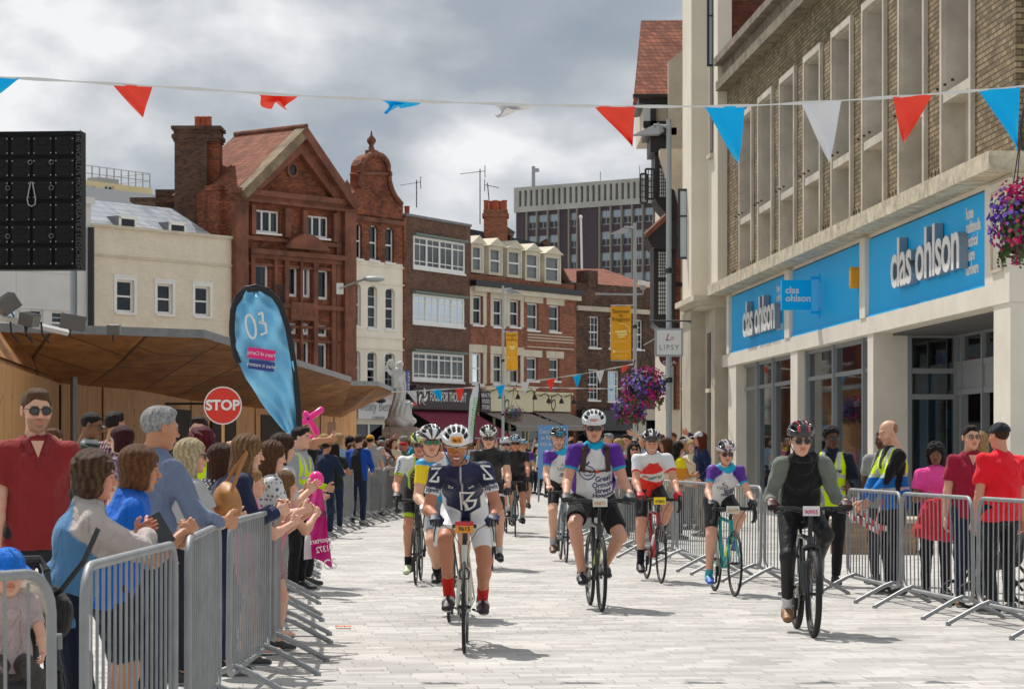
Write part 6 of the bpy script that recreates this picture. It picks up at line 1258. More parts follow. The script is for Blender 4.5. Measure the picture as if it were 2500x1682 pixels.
# ---------------------------------------------------------------- bicycles
mat('rubber',(.012,.012,.012),.75); mat('alloy',(.55,.56,.57),.3,.9); mat('black_alloy',(.025,.025,.027),.3,.3); mat('chain_metal',(.25,.24,.22),.4,.8); mat('bar_white',(.72,.70,.66),.6); mat('bar_black',(.015,.015,.015),.7)
_WH={}
def bicycle(label,loc,rot,kind='drop',frame=(.02,.02,.02),frame2=None,tape='bar_black',plate=None,crank=0,rim='black_alloy',tyre=.013,steer=0,bottle=None,group='bicycles ridden in the event',saddle=.95,fork=None,barz=0,susp=False,name_on=None,scale=1.0,gear=True):
    r=empty('bicycle',loc,rot,label=label,cat='bicycle',group=group); r.scale=(scale,)*3; wr_=.336 if kind=='drop' else .345; fy,ry=.595,-.415
    fm=mat('frame_%.2f_%.2f_%.2f'%tuple(frame),frame,.3,coat=.4); f2=mat('frame_%.2f_%.2f_%.2f'%tuple(frame2),frame2,.3,coat=.4) if frame2 else fm; fk=mat('frame_%.2f_%.2f_%.2f'%tuple(fork),fork,.3,coat=.4) if fork else fm
    th=1.0 if kind=='drop' else 1.25
    hb=Vector((0,.455,.60 if kind=='drop' else .66)); ht=Vector((0,.405,.78+barz*.4)); bb=Vector((0,0,.28)); st=Vector((0,-.155,.78)); 
    g=MB(); g.tube([hb.lerp(ht,.15),bb],[.021*th,.024*th],10); g.tube([hb.lerp(ht,.88),st],.018*th,10); g.tube([bb,st],.016*th,10); g.tube([hb+(hb-ht).normalized()*.01,ht],.024*th,12)
    for s in(-1,1): g.tube([bb+Vector((s*.025,0,0)),(s*.06,ry,wr_)],[.011,.008],8); g.tube([st+Vector((s*.012,0,-.03)),(s*.06,ry,wr_)],[.009,.007],8)
    g.tube([(-.04,0,.28),(.04,0,.28)],.022,12); fo=g.obj('frame',fm,r,smooth=True)
    if frame2: g=MB(); g.tube([hb.lerp(bb,.22),hb.lerp(bb,.6)],.0255*th,10); g.obj('frame_panel',f2,fo,smooth=True)
    if name_on: g=MB(); 
    # wheels
    def wheel(y,par,rotv=0):
        w=empty('wheel',(0,y,wr_)); w.parent=par; w.rotation_euler=(0,0,rotv)
        if (kind,tyre,rim) not in _WH:
            out=[]; n=44; R0=wr_-tyre
            t=MB(); t.tube([(0,R0*math.cos(2*PI*i/n),R0*math.sin(2*PI*i/n)) for i in range(n)],tyre,8,closed=True); out.append(('tyre',t,'rubber'))
            t=MB(); R1=R0-tyre*.9; pr=[(R1+.004,-.010),(R1-.018,-.007),(R1-.020,0),(R1-.018,.007),(R1+.004,.010),(R1+.004,-.010)]; t.lathe(pr,n=44,axis='X'); out.append(('rim',t,rim))
            t=MB(); 
            for i in range(24):
                a=2*PI*i/24; s=1 if i%2 else -1; b=a+.35*(1 if i%4<2 else -1); t.tube([(s*.022,.018*math.cos(b),.018*math.sin(b)),(0,(R1-.018)*math.cos(a),(R1-.018)*math.sin(a))],.0013,3,cap=False)
            out.append(('spokes',t,'alloy')); t=MB(); t.lathe([(0,-.05),(.012,-.05),(.012,-.03),(.022,-.024),(.013,-.015),(.013,.015),(.022,.024),(.012,.03),(.012,.05),(0,.05)],n=12,axis='X'); out.append(('hub',t,'black_alloy')); 
            if susp: t=MB(); t.lathe([(.055,-.03),(.08,-.03),(.08,-.027),(.055,-.027),(.055,-.03)],n=24,axis='X'); out.append(('brake_disc',t,'alloy'))
            _WH[(kind,tyre,rim)]=[q.obj(nm,MATS[m],w,smooth=True) for nm,q,m in out]
        else:
            for o in _WH[(kind,tyre,rim)]: c=o.copy(); COL.objects.link(c); c.parent=w
        return w
    wheel(fy,r,steer); wheel(ry,r)
    # fork
    g=MB(); F=Matrix.Rotation(steer,3,'Z')
    if susp:
        for s in(-1,1): g.tube([(s*.065,fy-.02,wr_-.0),(s*.065,hb.y+.05,.60)],.021,10); g.tube([(s*.065,hb.y+.06,.58),(s*.065,hb.y+.01,.70)],.015,10)
        g.tube([(-.065,hb.y+.015,.70),(0,hb.y,.72),(.065,hb.y+.015,.70)],.024,8); g.tube([(-.065,hb.y+.075,.585),(0,hb.y+.09,.62),(.065,hb.y+.075,.585)],.016,8)
    else:
        for s in(-1,1): g.tube([(s*.028,hb.y+.0,hb.z+.01),(s*.042,hb.y+.03,hb.z-.08),(s*.05,fy-.012,wr_+.04),(s*.05,fy,wr_)],[.014,.014,.009,.008],8)
        g.tube([(-.03,hb.y,hb.z),(.03,hb.y,hb.z)],.018,8)
    g.obj('fork',fk,r,smooth=True)
    if not susp:
        g=MB(); y=hb.y+.035; z=hb.z-.0
        for s in(-1,1): g.tube([(s*.012,y,z+.02),(s*.036,y,z-.01),(s*.032,y,z-.06)],.007,6); g.box((s*.018,y+.0,z-.062),(.02,.03,.012))
        g.obj('brake_caliper',MATS['black_alloy'],r)
    # bars
    bz=.925+barz if kind=='drop' else .99+barz; by=.47 if kind=='drop' else .44; bw=.205 if kind=='drop' else .335
    g=MB(); g.tube([ht,ht+Vector((0,-.008,.05)),(0,by,bz)],[.018,.016,.016],8); 
    if kind=='drop':
        g.tube([(-.09,by,bz),(.09,by,bz)],.0145,10); hbm=g.obj('handlebar',MATS['black_alloy'],r,smooth=True)
        for s in(-1,1): g=MB(); g.tube([(s*.09,by,bz),(s*(bw-.02),by,bz),(s*bw,by+.03,bz),(s*(bw+.003),by+.10,bz-.01),(s*(bw+.005),by+.115,bz-.06),(s*(bw+.008),by+.07,bz-.12),(s*(bw+.01),by-.02,bz-.135)],.0165,8); g.obj('bar_tape',MATS[tape],hbm,smooth=True)
        for s in(-1,1):
            g=MB(); g.tube([(s*bw,by+.06,bz+.0),(s*bw,by+.12,bz+.025),(s*bw,by+.155,bz+.05)],[.017,.019,.013],8); g.tube([(s*bw,by+.145,bz+.02),(s*(bw+.012),by+.165,bz-.04),(s*(bw+.016),by+.15,bz-.11)],[.011,.010,.008],6,sq=(1.2,.6)); g.obj('brake_lever',MATS['black_alloy'],hbm,smooth=True)
    else:
        g.tube([(-bw,by-.055,bz+.01),(-.12,by-.01,bz+.012),(-.06,by,bz),(.06,by,bz),(.12,by-.01,bz+.012),(bw,by-.055,bz+.01)],.0145,10); hbm=g.obj('handlebar',MATS['black_alloy'],r,smooth=True)
        for s in(-1,1): g=MB(); g.tube([(s*(bw-.115),by-.035,bz+.012),(s*(bw+.005),by-.055,bz+.01)],.0175,10); g.obj('grip',MATS['rubber'],hbm,smooth=True); g=MB(); g.tube([(s*.2,by,bz+.0),(s*.21,by+.05,bz-.015),(s*.30,by+.04,bz-.03)],.007,6); g.box((s*.19,by-.01,bz+.0),(.04,.045,.03)); g.obj('brake_lever',MATS['black_alloy'],hbm)
    g=MB()
    for s in(-1,1): g.tube([(s*(bw*.85),by+.06,bz+.02),(s*.10,by+.13,bz-.02),(s*.03,by+.10,bz-.14),(s*.02,hb.y+.04,hb.z+.02)],.0028,5,cap=False)
    g.obj('cable',MATS['rubber'],hbm)
    # saddle
    g=MB(); g.sphere((0,-.25,saddle),(.068,.09,.022),14,8); g.tube([(0,-.22,saddle+.0),(0,-.04,saddle-.003)],[.035,.017],10,sq=(.6,1)); so_=g.obj('saddle',MATS['plastic_black'],r,smooth=True); g=MB(); g.tube([st,(0,-.195,saddle-.03)],.0135,10); g.obj('seat_post',MATS['black_alloy'],so_,smooth=True)
    # drivetrain
    c=empty('crankset',(0,0,.28)); c.parent=r
    g=MB(); g.lathe([(.03,.045),(.098,.045),(.102,.048),(.098,.051),(.03,.051),(.03,.045)],n=28,axis='X'); g.obj('chainring',MATS['chain_metal'],c)
    for s in(-1,1):
        a=R(crank)+(0 if s>0 else PI); e=Vector((s*.075,.17*math.cos(a),.17*math.sin(a))); g=MB(); g.tube([(s*.06,0,0),e],[.016,.011],8,sq=(.6,1)); g.obj('crank_arm',MATS['black_alloy'],c,smooth=True); g=MB(); g.box(e+Vector((s*.045,0,0)),(.075,.075,.018),b=.004); g.obj('pedal',MATS['plastic_black'],c)
    g=MB(); g.tube([(.048,0,.38),(.048,ry,wr_+.035)],.004,4); g.tube([(.048,0,.18),(.048,ry+.03,wr_-.14),(.048,ry,wr_-.13),(.048,ry+.02,wr_-.03)],.004,4); g.lathe([(.02,.03),(.05,.034),(.05,.038),(.03,.05),(.02,.05)],(0,ry,wr_),18,'X'); g.obj('chain',MATS['chain_metal'],r)
    g=MB(); g.box((.06,ry+.01,wr_-.08),(.022,.03,.09),b=.005); g.lathe([(0,.04),(.024,.04),(.024,.05),(0,.05)],(0,ry+.005,wr_-.13),10,'X'); g.obj('derailleur',MATS['black_alloy'],r)
    if bottle: g=MB(); q=bb.lerp(hb,.45)+Vector((0,-.055,.045)); d=(hb-bb).normalized(); g.tube([q-d*.09,q+d*.06,q+d*.075,q+d*.10],[.036,.036,.025,.012],12); g.obj('bottle',mat('bottle_%.1f%.1f'%bottle[:2],bottle,.4),r,smooth=True)
    if plate:
        c1,c2,txt,top=plate; g=MB(); y=by+.035; z=bz-.01; g.box((0,y,z),(.135,.004,.078)); p=g.obj('number_plate',mat('pl_%.2f%.2f%.2f'%c1,c1,.5),r)
        if top: g=MB(); g.box((0,y+.0005,z+.03),(.137,.0045,.030)); g.obj('plate_header',mat('pl_%.2f%.2f%.2f'%top,top,.5),p)
        g=MB(); a,b=text_mesh(txt,.046,extrude=.0006,bold=.0008,sx=.95); g.add([Vector((-v.x,y+.004-v.y,z-.010+v.z)) for v in a],b); g.obj('number',mat('nt_%.2f%.2f%.2f'%c2,c2,.5),p)
    return r
# ---------------------------------------------------------------- crowd barriers
def barriers():
    L,H=2.2,1.07; r=empty('crowd_barrier',(0,0,0)); z0=.17; c=.14
    def arc(cx,cz,a0,a1): return [(cx+c*math.cos(R(a)),0,cz+c*math.sin(R(a))) for a in np.linspace(a0,a1,6)]
    g=MB(); g.tube(arc(L-c,H-c,0,90)+arc(c,H-c,90,180)+arc(c,z0+c,180,270)+arc(L-c,z0+c,270,360),.0185,10,closed=True); fr=g.obj('frame',M['galv'],r,smooth=True)
    g=MB(); g.box((.055,-.006,H-.24),(.035,.006,.13)); g.obj('maker_plate',MATS['reflective'],fr)
    g=MB(); n=17
    for k in range(1,n): x=L*k/n; zz=0 if c<x<L-c else .03; g.tube([(x,0,z0+zz),(x,0,H-zz)],.0065,6,cap=False)
    g.obj('bars',M['galv'],r,smooth=True)
    for x in (.3,L-.3):
        g=MB()
        for s in(-1,1): g.tube([(x,0,z0+.03),(x,s*.08,z0-.0),(x,s*.36,.02)],.0195,8); g.lathe([(0,-.0),(.024,0),(.024,.03),(0,.03)],(x,s*.36,0),8)
        g.tube([(x,-.3,.06),(x,.3,.06)],.004,4); g.obj('foot',M['galv'],r,smooth=True)
    for z in (.45,.85): g=MB(); g.tube([(L,0,z),(L+.05,.0,z),(L+.05,0,z-.05)],.008,6); g.obj('hook',M['galv'],r)
    rows=[(((-2.6,6.6),(-1.55,8.75),(-1.515,11.5),(-1.66,14.3),(-1.64,17.1),(-1.78,19.6),(-2.05,22.0),(-2.25,24.4),(-2.45,26.8),(-2.62,29.2),(-2.8,31.6),(-2.95,34),(-3.1,36.4),(-3.22,38.8),(-3.28,41.2),(-3.27,43.6),(-3.2,46),(-3.08,48.4),(-2.93,50.8),(-2.75,53.2),(-2.5,55.6),(-2.2,57.9),(-1.9,60.2),(-1.7,62.6),(-1.6,65)),'left',1,'crowd barriers lining the left side'),
     (((4.7,17.0),(4.32,19.25),(4.0,21.55),(3.72,23.85),(3.5,26.15)),'right front',0,'crowd barriers lining the right side'),
     (((3.16,25.2),(2.76,27.55),(2.42,29.9),(2.1,32.3),(1.75,34.6),(1.42,37),(1.2,39.4),(1.1,41.8),(1.05,44.2),(1.1,46.6),(1.2,49),(1.3,51.4),(1.4,53.8),(1.5,56.2)),'right rear',0,'crowd barriers lining the right side')]
    words=['nearest','second','third','fourth','fifth','sixth','seventh','eighth','ninth','tenth','eleventh','twelfth','thirteenth','fourteenth','fifteenth','sixteenth','seventeenth','eighteenth','nineteenth','twentieth','twenty-first','twenty-second','twenty-third','twenty-fourth']
    first=True
    for pts,side,_,grp in rows:
        for i in range(len(pts)-1):
            a,b=Vector(pts[i]),Vector(pts[i+1]); o=r if first else copy_tree(r); first=False
            d=(b-a); gap=max(0,d.length-L)/2; p=a+d.normalized()*gap; o.location=(p.x,p.y,0); o.rotation_euler=(R(rnd.uniform(-.8,.8)),0,math.atan2(d.y,d.x))
            tag(o,'%s galvanised steel barrier from the camera in the %s row'%(words[i],side),'barrier',grp)
barriers()
# ---------------------------------------------------------------- riders
W_=(.72,.72,.72); NV=srgb('#1b2145'); PU=srgb('#5a2d91'); CY=srgb('#12a5cf'); BK=(.014,.014,.016); RD=srgb('#df2a1c'); GR=srgb('#b4d332')
def gosh(u,v,w,t,V):
    C=np.tile(np.array(W_,np.float32),(len(u),1)); a=np.abs(u); C=mixc(C,sst(0,.010,a-.165+.12*sst(.6,1.0,w))*sst(.40,.42,w+5*np.clip(t,0,1)),PU); C=mixc(C,sst(.52,.55,t),CY); return mixc(C,sst(.985,1.0,w-.25*a),CY)
def navy(u,v,w,t,V):
    C=np.tile(np.array(NV,np.float32),(len(u),1)); C=mixc(C,sst(.42,.44,t),W_); C=mixc(C,sst(.006,.004,np.abs(u))*(v>0)*(w>.35),(.55,.55,.55)); C=mixc(C,sst(.125,.135,np.abs(u))*sst(.42,.38,w)*(t<.1),W_); return C
def ccc(u,v,w,t,V):
    C=np.tile(np.array(BK,np.float32),(len(u),1)); a=np.abs(u)-.115+.085*sst(.55,1.0,w); C=mixc(C,sst(-.02,-.01,a),GR); C=mixc(C,sst(.008,.02,a),W_); C=mixc(C,sst(.50,.52,t),GR); C=mixc(C,sst(.12,.13,np.abs(u))*(t<.05)*sst(.5,.45,w),BK); return mixc(C,sst(.30,.26,w)*sst(.08,.05,np.abs(u)+.3*(.3-w)),GR)
def redw(u,v,w,t,V):
    C=np.tile(np.array(W_,np.float32),(len(u),1)); a=np.abs(u)-.13+.085*sst(.6,1.0,w); tor=sst(.008,-.004,a); ww=w+.04*np.sin(9*u); C=mixc(C,tor*sst(.63,.64,ww)*sst(.94,.93,ww-.3*np.abs(u)),RD); C=mixc(C,sst(.40,.39,w-.05*np.sin(12*u))*(t<.2),RD); C=mixc(C,sst(.53,.55,t),RD); return C
def astana(u,v,w,t,V):
    C=np.tile(np.array(srgb('#2b9fd6'),np.float32),(len(u),1)); C=mixc(C,sst(.02,.05,t),srgb('#f3d21a')); C=mixc(C,sst(.01,.0,np.abs(t-.02))*.8,W_); return mixc(C,sst(.05,.04,np.abs(u))*sst(.3,.35,w),W_)
def plain(c,**k): return c
def stripes(V,c1,c2,n=6,off=0):
    th=np.degrees(np.arctan2(V[:,0],V[:,2]-.0)); return mixc(np.tile(np.array(c1,np.float32),(len(V),1)),sst(.15,.3,np.sin(np.radians(th*n+off))),c2)
def rider(label,blabel,x,y,delta,pose,bike,**o):
    d=EYE*FPX/(y-HOR); f=px(x,HOR,d); th=R(180+delta); fw=Vector((-math.sin(th),math.cos(th),0)); p=Vector((f.x,f.y,0))-fw*.595*bike.get('scale',1)
    bicycle(blabel,p,th,crank=pose.get('crank',0),barz=pose.get('barz',0),saddle=pose.get('saddle',.95),**bike)
    pose=dict(pose); J=ride(**pose); dd=dict(hand='grip',fit=.007,tfit=.005,tlen=.78,shirt_mat='lycra',tr_mat='lycra',trous=BK,slen=.60,fold=.0016,tfold=.0012,collar=True,ch=.03,hem=-.07,group='riders in the cycling event'); dd.update(o); dd.update(scale=bike.get('scale',1))
    return person(label,p,th,J,**dd)
def riders():
    KR=(.02,.02,.02)
    A=rider('grinning rider in navy and white jersey with white helmet and amber sunglasses','white road bike with white bar tape and orange number plate',1133,1593,0,dict(lean=52,hx=.03,side=.04,pitch=-14,crank=8,yaw=3,k=1.03),dict(frame=(.62,.62,.55),tape='bar_white',plate=((.85,.33,.03),KR,'9615',(.6,.03,.05)),fork=(.62,.62,.5)),
      shirt=navy,trous=lambda k,V:mixc(np.tile(np.array(W_,np.float32),(len(V),1)),sst(.045,.03,np.abs(V[:,0]))*(V[:,2]>.84),NV),skin=srgb('#ba7d60'),glasses='amber',framec='bar_white',helmet=(.74,.74,.74),num=((.85,.33,.03),KR,'9615'),glove=NV,sock=srgb('#c8201c'),sockh=.15,shoe=(.03,.02,.025),shoe2=(.5,.5,.5),teeth=True,stubble=.35,hairc=(.02,.015,.01),hunch=.1,fat=.006,hair='short')
    v,f=stroke([(-.048,.115),(.052,.085),(-.008,-.01),(.062,-.035),(.045,-.095),(.0,-.115),(-.03,-.02)],.022); on_shirt(A,v,f,-.035,.46,'chest_logo','white_paint')
    v,f=stroke([(-.05,.118),(-.052,-.115)],.012); on_shirt(A,v,f,-.035,.46,'chest_logo','white_paint')
    for (t,u,w,s,ti) in (('PROJECT',-.02,.34,.030,R(90)),('ZV',.085,.74,.034,0),('zvit',-.07,.745,.030,.15)): v,f=text_mesh(t,s,bold=.0008); on_shirt(A,v,f,u,w,'jersey_lettering','white_paint',tilt=ti)
    for s in(-1,1):
        J=A['J']; n='L' if s<0 else 'R'; a,b=J['sh'+n],J['el'+n]; g=MB(); 
        for (t,txt,sz,mm) in ((.50,'zipvit',.048,'navy_ink'),):
            c=a.lerp(b,t)+Vector((s*-.0,.062,.01)); v,f=text_mesh(txt,sz,bold=.0012); ax=Vector((-1,0,-.15*-s*-1)).normalized(); dn=(a-b).normalized(); g.add([c+ax*p.x+dn*p.z+Vector((0,-(p.x*8)**2*.05,0)) for p in v],f)
        g.obj('sleeve_lettering',mat('navy_ink',NV,.6),[c for c in A['root'].children if c.name.startswith('shirt')][0])
        g=MB(); v,f=stroke([(-.035,.05),(.035,.055),(-.025,-.045),(.04,-.05),(.03,-.01)],.016); c=a.lerp(b,.12)+Vector((s*.01,.068,.012)); dn=(a-b).normalized(); g.add([c+Vector((-1,0,0))*p[0]*s+dn*p[2]+Vector((0,-(p[0]*7)**2*.08,0)) for p in [tuple(q) for q in v]],f); g.obj('sleeve_logo','white_paint' if 0 else MATS['white_paint'],[c for c in A['root'].children if c.name.startswith('shirt')][0])
    B=rider('rider in yellow and sky blue jersey half hidden behind the navy rider','dark road bike following right behind the white bike',1096,1517,0,dict(lean=46,hx=.09,side=.09,pitch=0,crank=170,yaw=10,k=1.02),dict(frame=(.02,.02,.02),tape='bar_white'),
      shirt=astana,trous=(.22,.24,.27),skin='light',glasses='green',helmet=lambda V:stripes(V,(.75,.75,.75),(.02,.02,.02),8),glove=(.6,.6,.6),shoe=BK,sock=BK,sockh=.08)
    v,f=text_mesh('ACATC',.05,bold=.001); 
    C=rider('rider in black, lime and white jersey with peaked lime helmet','black road bike nearest the left barriers',1015,1427,-1,dict(lean=47,pitch=-2,crank=265,yaw=-4,hx=-.03),dict(frame=(.02,.02,.02)),
      shirt=ccc,trous=lambda k,V:mixc(np.tile(np.array(BK,np.float32),(len(V),1)),sst(.17,.16,k)*sst(.115,.125,k),GR),skin=srgb('#cf9276'),glasses='wrap',helmet=lambda V:mixc(stripes(V,(.02,.02,.02),(.65,.65,.6),9),sst(.3,.5,np.sin(V[:,0]*70+2)*(V[:,1]>.0)),GR),hat=None,glove=BK,sock=BK,sockh=.10,shoe=srgb('#c9d4b0'),sole=BK)
    for (t,u,w,s) in (('MORANA',0,.70,.03),('CHESINI',0,.60,.048),('M',0,.40,.05)): v,f=text_mesh(t,s,bold=.001); on_shirt(C,v,f,u,w,'jersey_lettering',mat('dull_gold',(.5,.42,.25),.6))
    J=C['J']; g=MB(); n='R'; a,b=J['sh'+n],J['el'+n]; dn=(a-b).normalized()
    for i,ch in enumerate('CCC'): v,f=text_mesh(ch,.06,bold=.002); c=a.lerp(b,.02+.2*i)+Vector((.02,.066,0)); g.add([c+Vector((-.9,-.1,-.1))*p.x*.8+dn*p.z for p in v],f)
    g.obj('sleeve_lettering',MATS['navy_ink'],[c for c in C['root'].children if c.name.startswith('shirt')][0])
    D=rider('tall rider in plain black jersey and dark wraparound sunglasses','road bike with white front number and pale tape behind the navy rider',1200,1392.6,3,dict(lean=37,pitch=-4,crank=100,yaw=0,k=1.05,hx=.02),dict(frame=(.08,.08,.09),tape='bar_white',plate=((.75,.75,.75),srgb('#1878b0'),'91415',None)),
      shirt=(.016,.016,.018),closed=True,skin='light',glasses='wrap',helmet=lambda V:stripes(V,(.03,.03,.03),(.68,.70,.62),7,30),num=((.7,.75,.6),srgb('#1878b0'),'91415'),glove=BK,sock=(.6,.6,.6),shoe=BK)
    E=rider('older rider in black polo style jersey with light blue helmet number','black road bike ridden beside the tall rider in black',1258,1310,0,dict(lean=40,pitch=0,crank=20,yaw=0,hunch=.0),dict(frame=(.03,.12,.16)),
      shirt=(.018,.016,.016),closed=True,skin='red',glasses='wrap',helmet=lambda V:stripes(V,(.6,.68,.7),(.02,.02,.02),9),num=(srgb('#2a9fd0'),(.7,.7,.7),'8070'),glove=BK,sock=(.6,.6,.6),shoe=BK,fat=.025,res=1.5)
    rider('rider mostly hidden between the two black jerseys','dark bike mostly hidden between the two black jerseys',1236,1301,2,dict(lean=45,crank=60),dict(frame=(.05,.05,.05)),shirt=(.03,.03,.035),glasses='wrap',helmet=(.6,.65,.66),skin='light',glove=BK,res=2,sock=(.5,.5,.5))
    rider('distant rider in purple jersey with pale blue helmet','distant road bike under the purple rider',1277,1262,0,dict(lean=45,crank=30),dict(frame=(.05,.05,.05)),shirt=gosh,helmet=lambda V:stripes(V,(.6,.68,.7),(.02,.02,.02),9),num=(srgb('#2a9fd0'),(.7,.7,.7),'80'),skin='light',glove=BK,res=2)
    rider('small far off rider in white and purple jersey with yellow handlebar','far off road bike with yellow bar tape',1314,1190,3,dict(lean=50,crank=0),dict(frame=(.04,.04,.04),tape='bar_yellow' if mat('bar_yellow',(.75,.7,.1),.6) else ''),shirt=gosh,helmet=(.6,.7,.66),skin='light',glove=BK,res=2.2)
    rider('far off rider in dark purple following the small far off rider','far off dark bike behind the yellow taped one',1331,1187,5,dict(lean=48,crank=90),dict(frame=(.04,.04,.04)),shirt=(.06,.02,.10),helmet=(.3,.3,.3),skin='tan',res=2.2)
    I=rider('lean rider in white and purple charity jersey glancing ahead with black helmet','slim silver road bike beside the big upright rider',1382,1373,3,dict(lean=38,pitch=-3,crank=300,yaw=6,k=1.05,hx=.05,side=.03),dict(frame=(.25,.32,.36),tape='bar_black'),
      shirt=gosh,closed=True,skin='light',helmet=lambda V:stripes(V,(.02,.02,.02),(.10,.10,.10),7),num=(srgb('#2a9fd0'),KR,'38 235'),sock=(.45,.45,.45),sockh=.1,shoe=srgb('#6b4a36'),hairc=(.04,.03,.02),stubble=.25)
    Jr=rider('big man in white and purple charity jersey with rucksack straps and white helmet','black hybrid bike with lime details and cream number plate',1468.6,1493,4.2,dict(lean=27,bar='flat',pitch=-6,crank=-8,yaw=-4,k=1.08,barz=.02,hx=.02,knee=.35),dict(kind='flat',frame=(.02,.02,.02),frame2=srgb('#c8e020'),plate=((.72,.70,.62),srgb('#c8843a'),'05871',None),tyre=.018),
      shirt=gosh,closed=True,skin=srgb('#cf9a80'),glasses='wrap',helmet=(.62,.64,.65),num=((.75,.75,.75),srgb('#d85a20'),'05871'),glove=(.05,.05,.055),fat=.045,tfit=.022,tlen=.80,tfold=.005,fold=.004,fit=.012,shoe=BK,shoe2=(.3,.3,.3),hair='short',hairc=(.10,.06,.03),shirt_mat='cloth',tr_mat='cloth',hem=.0)
    K=rider('rider in white and red banded jersey with black shorts and red gloves','red road bike with yellow number plate',1614,1423.6,6,dict(lean=42,pitch=-8,crank=-80,yaw=-3,hx=.03,k=.99,side=.02),dict(frame=srgb('#a81420'),fork=(.03,.03,.03),plate=(srgb('#ffe21a'),KR,'47803',None),bottle=(.7,.7,.7)),
      shirt=redw,closed=True,skin=srgb('#d29a7e'),helmet=lambda V:mixc(np.tile(np.array((.03,.02,.02),np.float32),(len(V),1)),sst(.075,.095,V[:,2])*sst(-.2,.3,np.sin(V[:,0]*90)),W_),hair='short',hairc=(.035,.02,.012),teeth=True,glove=srgb('#c01525'),sock=srgb('#171c28'),sockh=.17,shoe=BK,fold=.004,fit=.010)
    L=rider('woman in white and purple charity jersey with dark sunglasses','teal and lime road bike with cream number plate',1794,1456,7,dict(lean=45,pitch=-2,crank=-82,yaw=2,k=.93,saddle=.88,hx=.03,fem=1,side=-.02,barz=-.04),dict(frame=srgb('#12a0a0'),frame2=srgb('#b9dc3c'),plate=((.7,.68,.6),srgb('#c89a3a'),'05479',None)),
      shirt=gosh,closed=True,skin=srgb('#d8a48a'),glasses='sun',helmet=lambda V:stripes(V,(.04,.02,.03),(.55,.5,.52),6,40),num=((.72,.72,.72),srgb('#d03030'),'05479'),hair='short',hairc=(.45,.34,.2),glove=BK,shoe=srgb('#2a62c0'),shoe2=srgb('#40c0b0'),sock=srgb('#3aa0b0'),sockh=.06,fold=.004)
    Mt=rider('young man in black hooded gilet, grey sleeves and black leggings with brown sunglasses','black mountain bike with pink and white number plate',1986,1556,1,dict(lean=37,bar='flat',pitch=-2,crank=-75,yaw=5,k=1.03,saddle=.90,hx=.03,side=.02,barz=.02),dict(kind='flat',frame=(.018,.018,.02),susp=True,tyre=.026,plate=((.74,.70,.72),srgb('#d02060'),'90955',None)),
      shirt=lambda u,v,w,t,V:mixc(np.tile(np.array((.012,.012,.013),np.float32),(len(u),1)),sst(.0,.012,np.abs(u)-.155+.045*sst(.6,1,w)),srgb('#72786f')),slen=1.95,tlen=1.8,closed=True,skin=srgb('#d7a68c'),glasses='sun',helmet=lambda V:mixc(np.tile(np.array((.018,.018,.02),np.float32),(len(V),1)),sst(.012,.006,np.abs(np.abs(V[:,0])-.040))*(V[:,2]>.06),srgb('#c8203a')),hair='short',hairc=(.05,.03,.02),fullglove=True,glove=srgb('#3a0c14'),sock=W_,sockh=.16,shoe=srgb('#8a6034'),sole=BK,fit=.012,fold=.006,ch=.085,shirt_mat='cloth',fat=.01)
    g=MB(); add_text(g,'C',(0,0,0),.09)
    # hood bunched around the neck
    J=Mt['J']; a,b=sdf_mesh([seg(J['neck']+Vector((.085*math.cos(t),.02+.075*math.sin(t),.01+.01*math.sin(t*3))),J['neck']+Vector((.085*math.cos(t+.6),.02+.075*math.sin(t+.6),.01+.01*math.sin(t*3+2))),.036,.036,k=.02) for t in np.linspace(0,2*PI,11)[:-1]]+[ell(J['neck']+J['fw']*.05-J['up']*.045,(.085,.055,.075),k=.03)],.009,lambda x,y,z:.004*wr(x,y,z,2)); np_obj('hood',[(a,b,np.array((.012,.012,.013)))],'cloth',Mt['root'])
    # charity prints
    ink=mat('purple_ink',srgb('#33175c'),.7); tear=mat('tear_ink',srgb('#1aa0b8'),.6)
    def face(q,u,w,s):
        c=[(s*.055*math.cos(a)*1.0,s*.048*math.sin(a)) for a in np.linspace(R(150),R(450),20)]; out=[stroke(c,.0065*s),stroke([(-s*.012,s*.048),(-s*.004,s*.066),(s*.012,s*.07)],.006*s),stroke([(-s*.004,s*.05),(s*.008,s*.082)],.006*s)]
        for e in(-.016,.016): out.append(stroke([(s*(e+.009*math.cos(a)),s*(.006+.009*math.sin(a))) for a in np.linspace(0,2*PI,10)],.004*s))
        out.append(stroke([(s*.026*math.cos(a),s*(-.008+.018*math.sin(a))) for a in np.linspace(R(200),R(330),8)],.005*s))
        for v,f in out: on_shirt(q,v,f,u,w,'child_face_logo',ink)
        v,f=stroke([(s*.030,-s*.006),(s*.030,-s*.022)],.010*s); on_shirt(q,v,f,u,w,'tear_logo',tear)
    face(Jr,.075,.60,1.35); face(L,.03,.60,1.0); face(I,.0,.62,1.0)
    for (q,u0,w0,s,ls) in ((Jr,-.075,.49,.064,('Great','Ormond','Street','Hospital','Charity')),(L,-.055,.46,.045,('Great','Street','Hospital')),(I,-.03,.42,.04,('Great','Ormond'))):
        for i,t in enumerate(ls): v,f=text_mesh(t,s*(1 if i!=4 else .7),bold=.0014); on_shirt(q,v,f,u0-(i%2)*.01,w0-.088*i*s/.05*.8,'jersey_lettering',ink)
    cols=('#2a9c6a','#d8302a','#e08a2a','#2a9c6a','#2a7fc0','#2a9c6a','#d8302a','#2a9c6a')
    for i,ch in enumerate('Therworld'[:9]): v,f=text_mesh(ch,.062,bold=.003); on_shirt(K,v,f,.105-.026*i,.50+.03*math.sin(i*1.4),'jersey_lettering',mat('ink'+cols[i%8][1:],srgb(cols[i%8]),.6))
